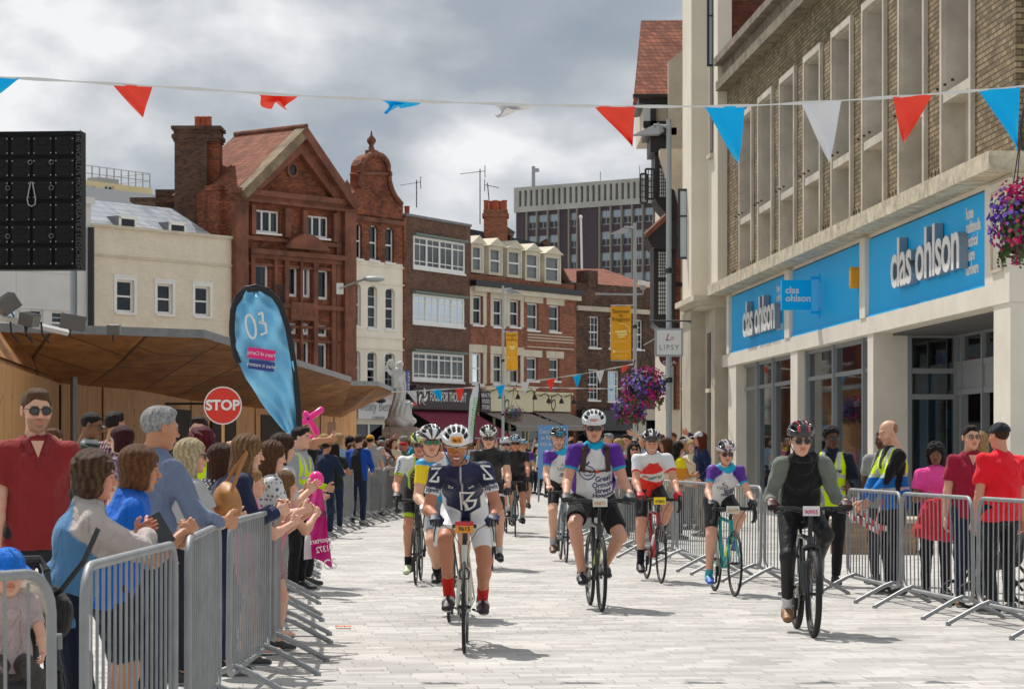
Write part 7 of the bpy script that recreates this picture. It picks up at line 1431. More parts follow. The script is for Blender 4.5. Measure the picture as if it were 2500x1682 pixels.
    # rucksack straps on the big rider
    strap=mat('strap_brown',srgb('#4a352c'),.8)
    for s in(-1,1): v,f=stroke([(s*.10,.20),(s*.115,.05),(s*.125,-.07)],.048); on_shirt(Jr,v,f,0,.72,'rucksack_strap',strap,lift=.012)
    v,f=stroke([(-.125,-.05),(.125,-.045)],.02); on_shirt(Jr,v,f,0,.72,'rucksack_strap',strap,lift=.016); g=MB(); v,f=stroke([(-.012,-.047),(.02,-.047)],.03); on_shirt(Jr,v,f,-.01,.72,'chest_clip',MATS['red_paint'],lift=.022)
riders()
# ---------------------------------------------------------------- spectators
HV=srgb('#d4f312'); SIL=(.55,.55,.54)
def vest(under,low=None):
    def f(u,v,w,t,V):
        C=np.tile(np.array(HV,np.float32),(len(u),1)); a=np.abs(u)
        if low is not None: C=mixc(C,sst(.47,.46,w),low)
        C=mixc(C,sst(.0,.006,.028-np.abs(w-.50)),SIL); C=mixc(C,sst(.20,.205,w)*sst(.26,.255,w),SIL); C=mixc(C,sst(.022,.018,np.abs(a-.085))*(w>.52),SIL)
        C=mixc(C,sst(.0,.01,a-.15+.03*sst(.7,1,w))*sst(.45,.5,w+3*np.clip(t,0,1)),under); return mixc(C,(v>0)*sst(.03,.02,a-.12*(w-.62))*(w>.62),under)
    return f
def plaid(c1,c2,c3,n=26):
    return lambda u,v,w,t,V: mixc(mixc(np.tile(np.array(c1,np.float32),(len(u),1)),(np.sin(u*n*6)>.2)*.6,c2),(np.sin(w*n*2.6)>.55)*.7,c3)
def stripe(c1,c2,n=420): return lambda u,v,w,t,V: mixc(np.tile(np.array(c1,np.float32),(len(u),1)),.5+.5*np.sin(u*n),c2)
def dots(c1,c2,n=60): return lambda u,v,w,t,V: mixc(np.tile(np.array(c1,np.float32),(len(u),1)),(np.sin(V[:,0]*n*2.2)*np.sin(V[:,2]*n*2.2)*np.sin(V[:,1]*n*1.7+1)>.33)*1.,c2)
def raglan(c1,c2): return lambda u,v,w,t,V: mixc(np.tile(np.array(c1,np.float32),(len(u),1)),np.maximum(sst(0,.012,np.abs(u)-.155+.11*sst(.6,1.0,w))*sst(.6,.62,w),sst(.02,.05,t)),c2)
JEAN=srgb('#1f2c47')
def sp(label,x,d,rot,H=1.75,pose=None,group='spectators behind the left barriers',**o):
    J=stand(H,**(pose or {})); p=px(x,HOR,d); p.z=0
    o.setdefault('res',1.0 if d<21 else 1.35 if d<32 else 2.0); return person(label,p,R(rot),J,group=group,**o)
def spectators():
    BR=srgb('#6e4a2e'); DB=(.022,.015,.011); BL=srgb('#c9b184'); GY=(.42,.41,.40)
    # hx/hips: x is where the feet stand
    q=sp('bearded man in dark red polo shirt and square sunglasses nearest the left edge',88,14.6,196,1.86,dict(yaw=8,pitch=-3,hands={'L':(-.27,.12,.98),'R':(.24,.12,.90)}),skin='light',shirt=srgb('#8e2b2c'),collar=srgb('#7d2225'),hair='short',hairc=srgb('#6b4f38'),stubble=.6,glasses='square',trous=(.03,.03,.04),fat=.012,fit=.018,fold=.006,ch=.02); polo(q,srgb('#7d2225'))
    sp('clapping woman with curly brown hair in blue top with grey sleeves',160,11.0,-62,1.505,dict(lean=12,yaw=-6,pitch=-4,twist=-8,hands={'L':(-.05,.36,1.12),'R':(.03,.38,1.12)},poles={'L':(-1,-.3,-.6),'R':(1,-.4,-.5)}),fem=1,skin='red',shirt=raglan(srgb('#4f7ea6'),srgb('#b9aea8')),slen=1.9,collar=srgb('#aaa29c'),ch=.03,hair='curly',hairc=srgb('#4a3022'),hair2=srgb('#8a6a48'),hand='flat',palm={'L':(1,0,.1),'R':(-1,0,.1)},trous=srgb('#151c30'),fat=.0,fold=.008,fit=.013,hseed=2)
    sp('woman with straight chestnut bob in bright blue T-shirt holding a phone',284,11.9,-72,1.55,dict(lean=14,yaw=-2,pitch=-6,hands={'L':(-.10,.30,1.04),'R':(.04,.32,1.10)}),fem=1,skin='tan',shirt=srgb('#0f62c4'),hair='bob',hairc=srgb('#6b4126'),hair2=srgb('#8f6038'),trous=srgb('#1a2130'),tlen=.9,collar=srgb('#0d55ad'),ch=.03,hand='hold',fat=.01,fold=.007)
    sp('tall grey haired man in blue grey striped shirt leaning on the barrier',348,13.5,-48,1.75,dict(lean=8,yaw=-10,pitch=-6,hands={'L':(-.2,.25,1.04),'R':(.16,.44,1.10)}),skin='tan',shirt=srgb('#6f7c96'),slen=1.75,collar=srgb('#6a7793'),ch=.045,hair='short',hairc=GY,hair2=(.6,.6,.58),trous=JEAN,fat=.012,fit=.014,fold=.009,hand='relax')
    sp('blonde woman with sunglasses in a pale top between grey haired man and steward',425,15.9,-58,1.58,dict(lean=10,yaw=-20,hands={'L':(-.1,.4,1.05),'R':(.1,.4,1.05)}),fem=1,skin='light',shirt=(.45,.45,.45),hair='shoulder',hairc=BL,hair2=srgb('#efe4c4'),glasses='square',slen=.6,trous=(.02,.02,.03))
    sp('man with glasses and buzz cut in dark green hooded top facing right',202,23,-96,1.85,dict(yaw=0,pitch=-12,lean=5),skin='brown',shirt=srgb('#25352a'),collar=(.4,.42,.44),slen=1.9,hair='buzz',hairc=(.015,.012,.01),glasses='spec',trous=JEAN)
    sp('dark haired man in maroon plaid shirt seen from behind',277,25,-25,1.88,dict(yaw=-15),skin='tan',shirt=plaid(srgb('#6b2136'),srgb('#d9cfd0'),srgb('#2c1a3c')),hair='short',hairc=DB,trous=JEAN)
    sp('woman with short dark red hair and glasses looking left',303,22,75,1.70,dict(yaw=10),fem=1,skin='pale',shirt=plaid(srgb('#5b2a55'),srgb('#c9b8d0'),srgb('#2c3a6c')),hair='bob',hairc=srgb('#431019'),glasses='spec')
    sp('partly hidden man behind the red polo shirt',135,24,160,1.70,dict(),skin='light',shirt=(.2,.2,.22),hair='short',hairc=BR,res=1.8)
    S9=sp('steward in high visibility vest holding up the round stop sign',485,22,192,1.79,dict(yaw=-14,hands={'L':(-.30,.28,1.50),'R':(.25,.05,.9)}),skin='light',shirt=vest(BK,None),collar=(.05,.05,.06),slen=.6,hair='short',hairc=srgb('#2e2018'),hand={'L':'grip','R':'relax'},trous=BK,stubble=.2)
    sp('woman with crimson dyed hair seen from behind below the stop sign',492,19.2,-10,1.66,dict(yaw=-10),fem=1,skin='light',shirt=vest(BK),hair='curly',hairc=srgb('#5c0f22'),hair2=srgb('#8a1830'),trous=BK)
    sp('woman with wavy brown hair in black top with white dots',512,17.6,-40,1.55,dict(lean=10,yaw=-15),fem=1,skin='light',shirt=dots((.02,.02,.03),(.6,.6,.6)),hair='shoulder',hairc=srgb('#4b2c1c'),slen=1.2,trous=BK)
    sp('woman with light brown bob in navy sweater leaning on the barrier',545,16.6,-74,1.66,dict(lean=22,yaw=0,pitch=-8,hands={'L':(-.06,.38,1.10),'R':(.08,.36,1.08)}),fem=1,skin='light',shirt=srgb('#232c4a'),slen=1.85,hair='shoulder',hairc=srgb('#7a5636'),hair2=srgb('#b08a5c'),trous=srgb('#2a3350'),hand='hold',fit=.018,fold=.007,shoe=BK)
    sp('blond child with hair tied up resting chin near the barrier rail',604,17.3,-70,1.36,dict(yaw=0,hands={'L':(-.08,.3,.98),'R':(.08,.3,.98)}),fem=1,skin='light',shirt=srgb('#e58aa6'),hair='pony',hairc=srgb('#b58a58'),trous=srgb('#d98a9a'),tlen=.7,hscale=1.12)
    sp('girl with long brown hair in white top with dark spots',622,18.2,-66,1.58,dict(lean=12,pitch=-10,hands={'L':(-.05,.36,1.04),'R':(.06,.36,1.05)}),fem=1,skin='light',shirt=dots((.66,.66,.66),(.05,.05,.08)),slen=.8,hair='long',hairc=srgb('#5d3c26'),hair2=srgb('#7e5838'),tlen=.6,trous=srgb('#9a8a7a'),flipflop=True,shoe=(.05,.2,.25),sole=(.05,.2,.25))
    sp('girl with straight brown hair clapping beside the spotted top',655,19.7,-60,1.64,dict(lean=10,pitch=-8,hands={'L':(-.04,.34,1.16),'R':(.03,.34,1.16)}),fem=1,skin='light',shirt=(.55,.53,.5),hair='long',hairc=srgb('#4a2e1e'),tlen=.6,trous=srgb('#c9a4a0'),slen=.7,hand='flat',palm={'L':(1,0,.1),'R':(-1,0,.1)},flipflop=True,shoe=(.05,.2,.25),sole=(.05,.2,.25))
    sp('small girl with tousled fair brown hair leaning over the rail',664,18.6,-62,1.36,dict(lean=14,hands={'L':(-.08,.32,1.0),'R':(.08,.32,1.0)}),fem=1,skin='light',shirt=srgb('#c98a94'),hair='long',hairc=srgb('#8a6642'),tlen=.6,trous=srgb('#b07880'),hscale=1.12,slen=.5)
    sp('steward in yellow vest and grey hood standing inside the barrier gap',722,26.2,-110,1.74,dict(yaw=10,lean=3,hands={'L':(-.1,.32,1.08),'R':(.12,.3,1.02)}),skin='light',shirt=vest((.35,.36,.37)),slen=1.9,hair='short',hairc=DB,trous=(.012,.012,.014),collar=(.35,.36,.37),shoe=BK,shoe2=None,fold=.006,group='stewards in yellow vests')
    sp('person in black holding bright pink inflatable sticks up',746,27.3,-75,1.66,dict(yaw=0,hands={'L':(-.05,.24,1.58),'R':(.12,.26,1.60)}),skin='tan',shirt=BK,slen=.7,hair='buzz',hairc=DB,hat=('cap',srgb('#f01a8c')),hand='grip',trous=BK)
    L2=[('woman with very long dark brown hair in dark green top',816,45,5,1.62,'long',srgb('#2c1c14'),srgb('#1d2a22'),1,None),('man in royal blue and black jacket leaning on the barrier',873,48.5,-12,1.78,'short',srgb('#3b3430'),None,0,None),
        ('person in dark blue jumper behind the pink sticks',792,42,-20,1.66,'short',DB,srgb('#1d2a44'),0,None),('man with red and yellow patterned cap',903,53,0,1.80,None,DB,(.4,.38,.36),0,('cap',srgb('#d99a2a'))),
        ('white haired woman in white top with back turned',905,54,-30,1.60,'curly',(.6,.58,.52),(.6,.6,.6),1,None),('white haired woman resting her cheek on one hand',921,55,-110,1.55,'short',(.62,.61,.58),srgb('#7d93c4'),1,None),
        ('man with black hair in maroon T-shirt',928,57,-20,1.80,'short',(.012,.012,.012),srgb('#4d2733'),0,None),('short haired platinum blonde woman in pink',959,59,-50,1.66,'short',srgb('#e8dcb0'),srgb('#d88aa0'),1,None),
        ('person in bright blue sun hat and white shirt',996,64,-60,1.55,'short',DB,(.6,.6,.6),1,('cap',srgb('#1c5fb0'))),('person in navy cap raising a white flag',998,67,-40,1.76,'short',DB,(.3,.35,.4),0,('cap',srgb('#2a3f6a')))]
    for (lb,x,d,rot,H,hs,hc,sc,fm,hat) in L2:
        J=dict(lean=6,hands={'L':(-.2,.35,1.05),'R':(.2,.35,1.05)})
        if 'raising' in lb: J['hands']['R']=(.2,.2,1.95)
        if 'cheek' in lb: J['hands']['L']=(-.10,.18,1.33)
        sp(lb,x,d,rot,H,J,skin='light' if x%2 else 'tan',hair=hs or 'buzz',hairc=hc,fem=fm,hat=hat,res=1.6,slen=1.9 if 'jacket' in lb or 'jumper' in lb else .6,trous=JEAN,
           shirt=(lambda u,v,w,t,V:mixc(np.tile(np.array((.02,.02,.025),np.float32),(len(u),1)),sst(.0,.02,np.abs(u)-.12+.06*w),srgb('#1449a4'))) if sc is None else sc, fat=.03 if 'jacket' in lb else 0)
    # packed crowd further up both sides, each person separate
    tops=[('white',(.62,.62,.62)),('pale blue',srgb('#8fb4d6')),('navy',srgb('#1d2b4c')),('black',(.02,.02,.02)),('grey',(.3,.3,.3)),('red',srgb('#b8242a')),('pink',srgb('#e07a9c')),('cream',srgb('#e2d6b8')),('green',srgb('#3c6a44')),('turquoise',srgb('#1fa0b4')),('maroon',srgb('#5a1f2c')),('orange',srgb('#e07a2a')),('yellow',srgb('#e8c92a')),('purple',srgb('#5a3a86'))]
    hairs=[('white haired',(.6,.59,.56),'short'),('blonde',srgb('#c9a96a'),'bob'),('dark haired',DB,'short'),('brown haired',srgb('#5a3c26'),'shoulder'),('bald',(.2,.15,.1),'bald'),('grey haired',GY,'short'),('auburn haired',srgb('#6a3018'),'long'),('black haired',(.012,.012,.012),'curly')]
    r=random.Random(21)
    def mass(n,fn,side,grp):
        used={}
        for i in range(n):
            X,Y=fn(i,n,r); tn,tc=tops[(i*5+r.randint(0,2))%(14 if 'left' in side else 9)]; hn,hc,hs=hairs[(i*3+r.randint(0,2))%8]; fem=hs in('bob','shoulder','long','curly')
            extra=''; hat=None
            if r.random()<.18: hat=('cap',r.choice([(.6,.6,.6),srgb('#1c3f8a'),BK,srgb('#b02a2a')])); extra=' and a cap'
            arms=r.random(); h={'L':(-.12,.36,1.25),'R':(.12,.36,1.25)} if arms<.4 else {'L':(-.25,.2,.95),'R':(.2,.25,1.75)} if arms<.55 else None
            act=' clapping' if arms<.4 else ' waving' if arms<.55 else ' watching'
            k=(hn,tn,extra,act); used[k]=used.get(k,0)+1; pos=', %s, %d metres away'%(side,round(Y))
            J=stand(1.55+r.random()*.3,fem=int(fem),hands=h,yaw=r.uniform(-30,30),lean=r.uniform(0,8))
            face=math.degrees(math.atan2(-( -X),1))
            rot={'left':-110+r.uniform(-40,30),'right':110+r.uniform(-30,40)}['left' if 'left' in side else 'right']
            person(('%s %s, %s top%s%s'%(hn,'woman' if fem else 'man',tn,extra,act)+pos)[:200],(X,Y,0),R(rot),J,group=grp,res=2.4,fem=0,skin=r.choice(['light','pale','red','tan','tan','brown']),hair=hs,hairc=hc,hat=hat,shirt=tc,trous=r.choice([JEAN,BK,(.2,.18,.15)]),slen=r.choice([.6,.6,1.9]),hand='flat' if h else 'relax',hseed=i%2)
    def left(i,n,r): 
        Y=49+i*(26/n)+r.uniform(-.6,.6); pts=((43.6,-3.27),(48.4,-3.08),(53.2,-2.75),(57.9,-2.2),(62.6,-1.7),(65,-1.6),(80,-1.3)); X=np.interp(Y,[p[0] for p in pts],[p[1] for p in pts])-.5-(i%3)*.5-r.random()*.2; return float(X),Y
    def right(i,n,r): Y=40+i*(30/n); X=np.interp(Y,(37,44,56,75),(1.55,1.15,1.6,2.0))+.6+(i%3)*.65+r.random()*.3; return float(X),Y
    def far(i,n,r): return -1.5+4.5*i/n+r.random()*.2, 78+r.uniform(-3,5)
    mass(44,left,'left crowd','crowd beyond the kiosks on the left'); mass(26,right,'right crowd','crowd beyond the riders on the right'); mass(22,far,'far left crowd','crowd at the far end of the street')
    # right-hand people
    G='people behind the right barriers'
    q=sp('young steward with curly black hair, glasses and yellow vest reading SFM',2030,27.4,170,1.74,dict(yaw=28,pitch=-4,lean=0,hands={'L':(-.20,.26,1.08),'R':(.16,.27,1.02)},legs={'L':(-.05,.05,0),'R':(.16,-.12,0)}),group=G,skin='dark',shirt=vest(srgb('#161c2c')),slen=1.95,hair='afro',hairc=(.012,.010,.010),glasses='spec',trous=(.012,.012,.014),collar=srgb('#161c2c'),fit=.02,res=1.1); v,f=text_mesh('SFM',.05,bold=.001); on_shirt(q,v,f,-.075,.60,'vest_lettering','navy_ink',lift=.006)
    q=sp('balding steward in yellow and blue vest with black sleeves looking down at tape',2185,25.6,108,1.80,dict(yaw=0,pitch=-15,lean=4,hands={'L':(-.02,.34,.92),'R':(.12,.32,.94)}),group=G,skin='light',shirt=vest((.012,.012,.014),srgb('#1474c4')),slen=1.95,hair='bald',hairc=srgb('#b98a68'),brow=srgb('#8a5a3a'),trous=srgb('#161a26'),fit=.014,fat=.01,res=1.1,stubble=.3)
    sp('man in grey shirt half hidden behind the balding steward',2157,27.6,150,1.72,dict(yaw=0),group=G,skin='dark',shirt=(.35,.35,.36),hair='buzz',hairc=(.012,.01,.01))
    sp('woman with short curly black hair in pink T-shirt carrying a red bag',2284,25.3,176,1.56,dict(yaw=-8,pitch=-8,hands={'L':(-.12,.24,1.02),'R':(.12,.25,1.0)}),fem=1,group=G,skin='brown',shirt=srgb('#ee4f9e'),hair='curly',hairc=(.014,.012,.012),trous=BK,res=1.1)
    q=sp('smiling man with glasses in crimson polo shirt and jeans',2368,23.7,186,1.73,dict(yaw=6,pitch=2),group=G,skin='light',shirt=srgb('#9c1c3a'),collar=srgb('#8c1834'),hair='short',hairc=srgb('#2c211a'),glasses='spec',trous=JEAN,fat=.02,fit=.016,fold=.007,shoe=srgb('#7a5434'),res=1.0,ch=.02); polo(q,srgb('#8c1834'))
    sp('blonde woman with sunglasses behind the crimson polo shirt',2392,26.2,120,1.68,dict(),fem=1,group=G,skin='tan',shirt=srgb('#9c1c3a'),hair='shoulder',hairc=srgb('#b89262'),glasses='sun')
    sp('man with black cap and bright red T-shirt standing with his back to the street',2444,22.6,24,1.74,dict(yaw=12,twist=-4),group=G,skin='red',shirt=srgb('#ee1c2c'),hair='buzz',hairc=srgb('#4a3020'),hat=('cap',(.02,.022,.03)),trous=BK,fat=.02,fit=.016,fold=.009,slen=.75,res=1.0)
    sp('woman with long dark hair and sunglasses in black top behind the big rider',1545,42,186,1.60,dict(yaw=12),fem=1,group=G,skin='light',shirt=BK,hair='long',hairc=DB,glasses='sun',res=1.7)
    sp('dark haired man in pale grey T-shirt beside the woman in black',1531,45,150,1.76,dict(yaw=10),group=G,skin='light',shirt=(.42,.43,.42),hair='short',hairc=DB,res=1.7)
    sp('woman with very long black hair, yellow scarf and orange top',1652,41,-70,1.62,dict(pitch=-14,hands={'L':(-.1,.3,1.05),'R':(.1,.3,1.05)}),fem=1,group=G,skin='tan',shirt=lambda u,v,w,t,V:mixc(np.tile(np.array(srgb('#dd922a'),np.float32),(len(u),1)),sst(.62,.66,w),srgb('#f0dc1a')),hair='long',hairc=DB,slen=1.0,trous=JEAN,res=1.6)
    sp('tall auburn haired man beyond the orange top',1643,52,150,1.84,dict(),group=G,skin='tan',shirt=(.1,.1,.12),hair='short',hairc=srgb('#6a3a22'),res=2)
    # toddler in pushchair
    J=stand(1.70,lean=-8,hands={'L':(-.2,.3,1.0),'R':(.2,.3,1.0)},legs={'L':(-.1,.5,.35),'R':(.1,.5,.35)}); p=px(22,HOR,10.0); p.z=.15
    person('toddler in bright blue sun hat sitting in the pushchair',p,R(200),J,scale=.54,skin='light',shirt=(.5,.4,.38),trous=srgb('#4a4440'),hair='short',hairc=BL,hat=('bucket',srgb('#1a74d8')),hscale=1.5,shoe=(.1,.12,.15))
spectators()
# ---------------------------------------------------------------- street things
def things():
    # phone, bag, stop sign ...
    p=px(392,1292,11.2); g=MB(); Rm=Matrix.Rotation(R(-30),3,'Y')@Matrix.Rotation(R(20),3,'Z'); r=empty('phone',p,label='black smartphone held over the barrier rail',cat='phone'); g.box((0,0,0),(.072,.009,.15),Rm,b=.003); g.obj('case',MATS['plastic_black'],r); g=MB(); g.box(Rm@Vector((0,-.0055,0)),(.064,.001,.135),Rm); g.obj('screen',MATS['lens_dark'],r)
    # tan shoulder bag
    p=px(553,1222,16.0); r=empty('shoulder_bag',p,R(-70),label='tan leather shoulder bag on the navy sweater woman',cat='bag'); a,b=sdf_mesh([ell((0,0,0),(.17,.08,.12),k=.02),ell((0,0,-.06),(.16,.085,.09),k=.04)],.008,lambda x,y,z:.006*wr(x,y,z,1.6)); np_obj('bag_body',[(a,b,np.array(srgb('#b07a40')))],'leather',r); g=MB(); g.tube([(-.14,0,.06),(-.04,.06,.2),(.06,.12,.31),(.10,.06,.2),(.14,0,.06)],.014,6,sq=(1,.4)); g.obj('strap',mat('tan_strap',srgb('#a06c38'),.6),r); g=MB(); g.tube([(-.14+.02*math.cos(t),.05,.08+.02*math.sin(t)) for t in np.linspace(0,6,8)],.004,5); g.obj('buckle',M['bright_metal'],r)
    # crossbody strap + rucksack on the near woman
    p=px(150,1290,10.6); g=MB(); g.tube([px(240,1290,10.5)-p,px(205,1370,10.45)-p,px(150,1440,10.5)-p,px(110,1470,10.6)-p],.013,6,sq=(1,.25)); r=empty('black_bag',p,label='black bag slung behind the clapping woman',cat='bag'); g.obj('strap',MATS['plastic_black'],r); a,b=sdf_mesh([ell((0,0,0),(.13,.09,.13),k=.02)],.01,lambda x,y,z:.008*wr(x,y,z,1.8)); q=px(105,1500,10.6)-p; np_obj('bag_body',[(a+np.array(q,np.float32),b,np.array((.03,.028,.028)))],'cloth',r)
    # round stop sign on a pole
    d=22-.45; c=px(544,990,d); r=empty('stop_sign',(c.x,c.y,0),label='round red STOP sign on a wooden pole',cat='sign'); g=MB(); g.tube([(0,.02,.85),(0,.02,c.z-.1)],.013,8); g.obj('pole',M['wall_ply'],r); rad=46.5*d/FPX
    for (rr_,y,mm,nm) in ((rad,0,'white_paint','rim'),(rad*.93,-.006,'red_paint','disc')): g=MB(); g.lathe([(0,y-.004),(rr_,y-.004),(rr_,y+.004),(0,y+.004)],(0,0,c.z),36,'Y'); g.obj(nm,MATS[mm],r)
    g=MB(); add_text(g,'STOP',(0,-.013,c.z),rad*.74,extrude=.001,bold=.004); g.obj('lettering',M['white_paint'],r)
    # feather flag
    d=27.0; X=lambda x,y:px(x,y,d); P=[(735,1080),(733,1010),(724,930),(712,850),(698,775),(680,730),(655,705),(625,697),(598,702),(577,722),(565,755),(562,800),(566,845)]
    E_=[(566,845),(590,900),(625,960),(660,1020),(684,1046)]
    r=empty('feather_flag',X(735,HOR)*Vector((1,1,0)),label='tall sky blue feather flag with 30 and black edge, seen from the back',cat='flag'); o=r.location
    pole=[X(*q)-o for q in P]; g=MB(); g.tube([(pole[0].x,0,.0)]+pole,[.018]*6+[.014]*8,8); g.obj('pole',MATS['plastic_black'],r)
    n=14; 
    def lerpP(L_,t):
        t=t*(len(L_)-1); i=min(int(t),len(L_)-2); a=L_[i];b=L_[i+1]; f=t-i; return (a[0]+(b[0]-a[0])*f,a[1]+(b[1]-a[1])*f)
    right=[(733,1075),(727,960),(716,870),(703,800),(688,752),(668,722),(640,706)]; left=[(690,1050),(640,985),(600,925),(577,870),(566,810),(570,750),(600,708)]
    vs=[];fs=[];m=30;w=14
    for i in range(m+1):
        a=lerpP(right,i/m);b=lerpP(left,i/m)
        for j in range(w+1):
            t=j/w; q=X(a[0]+(b[0]-a[0])*t,a[1]+(b[1]-a[1])*t)-o; q.y+=.045*math.sin(t*9+i*.55)+.03*math.sin(t*21-i*.9); vs.append(q)
    for i in range(m):
        for j in range(w): k=i*(w+1)+j; fs.append((k,k+1,k+w+2,k+w+1))
    g=MB(); g.add(vs,fs); sail=g.obj('sail',mat('flag_blue',srgb('#86d2f8'),.3,spec=.6,bump=(4,1.0),var=(2.2,.25)),r,smooth='all')
    g=MB(); band=[lerpP(right,t/20) for t in range(21)]+[lerpP(left,1-t/20) for t in range(12)]
    g.tube([X(*q)-o+Vector((0,-.03,0)) for q in band],.034,6); g.obj('edge_sleeve',MATS['black_fabric'],sail,smooth=True)
    g=MB(); v,f=stroke([(-.10,.14),(-.05,.15),(-.06,.06),(-.10,.05),(-.04,.03),(-.05,-.07),(-.12,-.08)],.022); M3=Matrix.Rotation(R(-12),3,'Y'); c=X(660,795)-o; g.add([M3@Vector(q)+c+Vector((0,-.075,0)) for q in v],f); c=X(614,798)-o; v,f=stroke([(.05*math.cos(t),.13*math.sin(t)) for t in np.linspace(0,2*PI,18)],.022); g.add([M3@Vector(q)+c+Vector((0,-.075,0)) for q in v],f); g.obj('thirty_logo',M['white_paint'],sail)
    for (x,y,w_,h_,txt,mm) in ((640,865,.30,.115,'Years of Caring',mat('flag_pink',srgb('#e01e7a'),.5)),(640,893,.28,.10,'when it matters',mat('flag_indigo',srgb('#2b3a86'),.5))):
        c=X(x,y)-o; g=MB(); Mr=Matrix.Rotation(R(8),3,'Y'); g.box(c+Vector((0,-.07,0)),(w_,.004,h_),Mr); b=g.obj('flag_panel',mm,sail); g=MB(); v,f=text_mesh(txt,.058); g.add([Mr@Vector((-q.x*.85,-.076,q.z))+c for q in v],f); g.obj('lettering',M['white_paint'],b)
    # pink balloon sticks
    r=empty('inflatable_sticks',px(770,1060,27.8),label='bright pink inflatable clapping sticks held crossed',cat='inflatable'); o=r.location; pk=mat('hot_pink',srgb('#f81e90'),.25,coat=.3)
    for (a,b) in (((742,1004),(778,1062)),((735,1035),(790,996)),((738,1070),(775,1088))): g=MB(); p,q=px(*a,27.7)-o,px(*b,27.7)-o; g.tube([p,p.lerp(q,.06),p.lerp(q,.94),q],[.01,.035,.035,.008],10); g.obj('stick',pk,r,smooth='all')
    g=MB(); c=px(772,1170,25); g.sphere((0,0,0),(.078,.078,.083),20,14); g.tube([(0,0,-.08),(0,0,-.10)],[.006,.012],6); g.obj('balloon',pk,loc=c,label='round hot pink balloon above the pink banner',cat='balloon',smooth='all')
    # pink banner
    r=empty('charity_banner',px(780,HOR,25.6)*Vector((1,1,0)),label='crumpled magenta charity banner tied to a barrier',cat='banner'); o=r.location; vs=[];fs=[];m,w=24,16; C4=[(742,1186),(780,1190),(816,1388),(742,1368)]
    for i in range(m+1):
        for j in range(w+1):
            s=i/m;t=j/w; x=(752+(788-752)*t)*(1-s)+(742+(815-742)*t)*s; y=(1184+10*t)*(1-s)+(1366+24*t-12*math.sin(t*3))*s; q=px(x,y,25.3)-o; q.y+=.05*math.sin(t*7+s*5)+.03*math.sin(s*14+t*3)-.1*t; vs.append(q)
    for i in range(m):
        for j in range(w): k=i*(w+1)+j; fs.append((k,k+1,k+w+2,k+w+1))
    g=MB(); g.cur=0; g.add(vs,fs); bn=g.obj('cloth',[mat('magenta_cloth',srgb('#c8147a'),.5,var=(3,.2)),mat('pink_white',(.6,.55,.57),.5)],r,smooth='all')
    me=bn.data
    for pl in me.polygons:
        if pl.center.z<.62-(0) and (pl.index%w)<4 and pl.index//w>9: pl.material_index=1
    for (x,y,t,s,mm) in ((790,1250,'bluebell',.10,'navy_ink'),(788,1318,'supporters',.075,'white_paint'),(792,1340,'01372',.085,'white_paint'),(795,1380,'DCS',.15,'white_paint')):
        c=px(x,y,25.0)-o; g=MB(); Mr=Matrix.Rotation(R(-10),3,'Y'); v,f=text_mesh(t,s,bold=.001); g.add([Mr@Vector((-q.x*.8 if t!='DCS' else q.x*.8,0,q.z))+c for q in v],f); g.obj('lettering',MATS[mm],bn)
    # front bunting
    def bunting(pts,flags,wd,label,tape=.02,N=60):
        r=empty('bunting',pts[0],label=label,cat='bunting',group='strings of triangular bunting'); o=Vector(pts[0]); xs=np.linspace(0,1,N); P=[]
        import bisect
        cum=[0]
        for a,b in zip(pts,pts[1:]): cum.append(cum[-1]+(Vector(b)-Vector(a)).length)
        def at(t):
            s=t*cum[-1]; i=min(max(bisect.bisect(cum,s)-1,0),len(pts)-2); f=(s-cum[i])/(cum[i+1]-cum[i]); p0=Vector(pts[max(i-1,0)]);p1=Vector(pts[i]);p2=Vector(pts[i+1]);p3=Vector(pts[min(i+2,len(pts)-1)])
            return .5*((2*p1)+(p2-p0)*f+(2*p0-5*p1+4*p2-p3)*f*f+(3*p1-p0-3*p2+p3)*f**3)-o
        vs=[];fs=[]
        for i,t in enumerate(xs): p=at(t); tw=.5+.5*math.sin(i*.9); vs+=[p+Vector((0,.003*tw,tape*(.2+.4*tw))),p-Vector((0,.003*tw,tape*(.2+.4*tw)))]
        fs=[(2*i,2*i+1,2*i+3,2*i+2) for i in range(N-1)]; g=MB(); g.add(vs,fs); g.obj('tape',mat('bunting_tape',(.70,.69,.66),.6),r)
        cs={'b':mat('bunting_blue',(0,.48,.95),.45,bump=(9,.35),spec=.2),'r':mat('bunting_red',(.95,.055,.02),.45,bump=(9,.35)),'w':mat('bunting_white',(.75,.75,.77),.38,bump=(9,.35))}
        rr=random.Random(4)
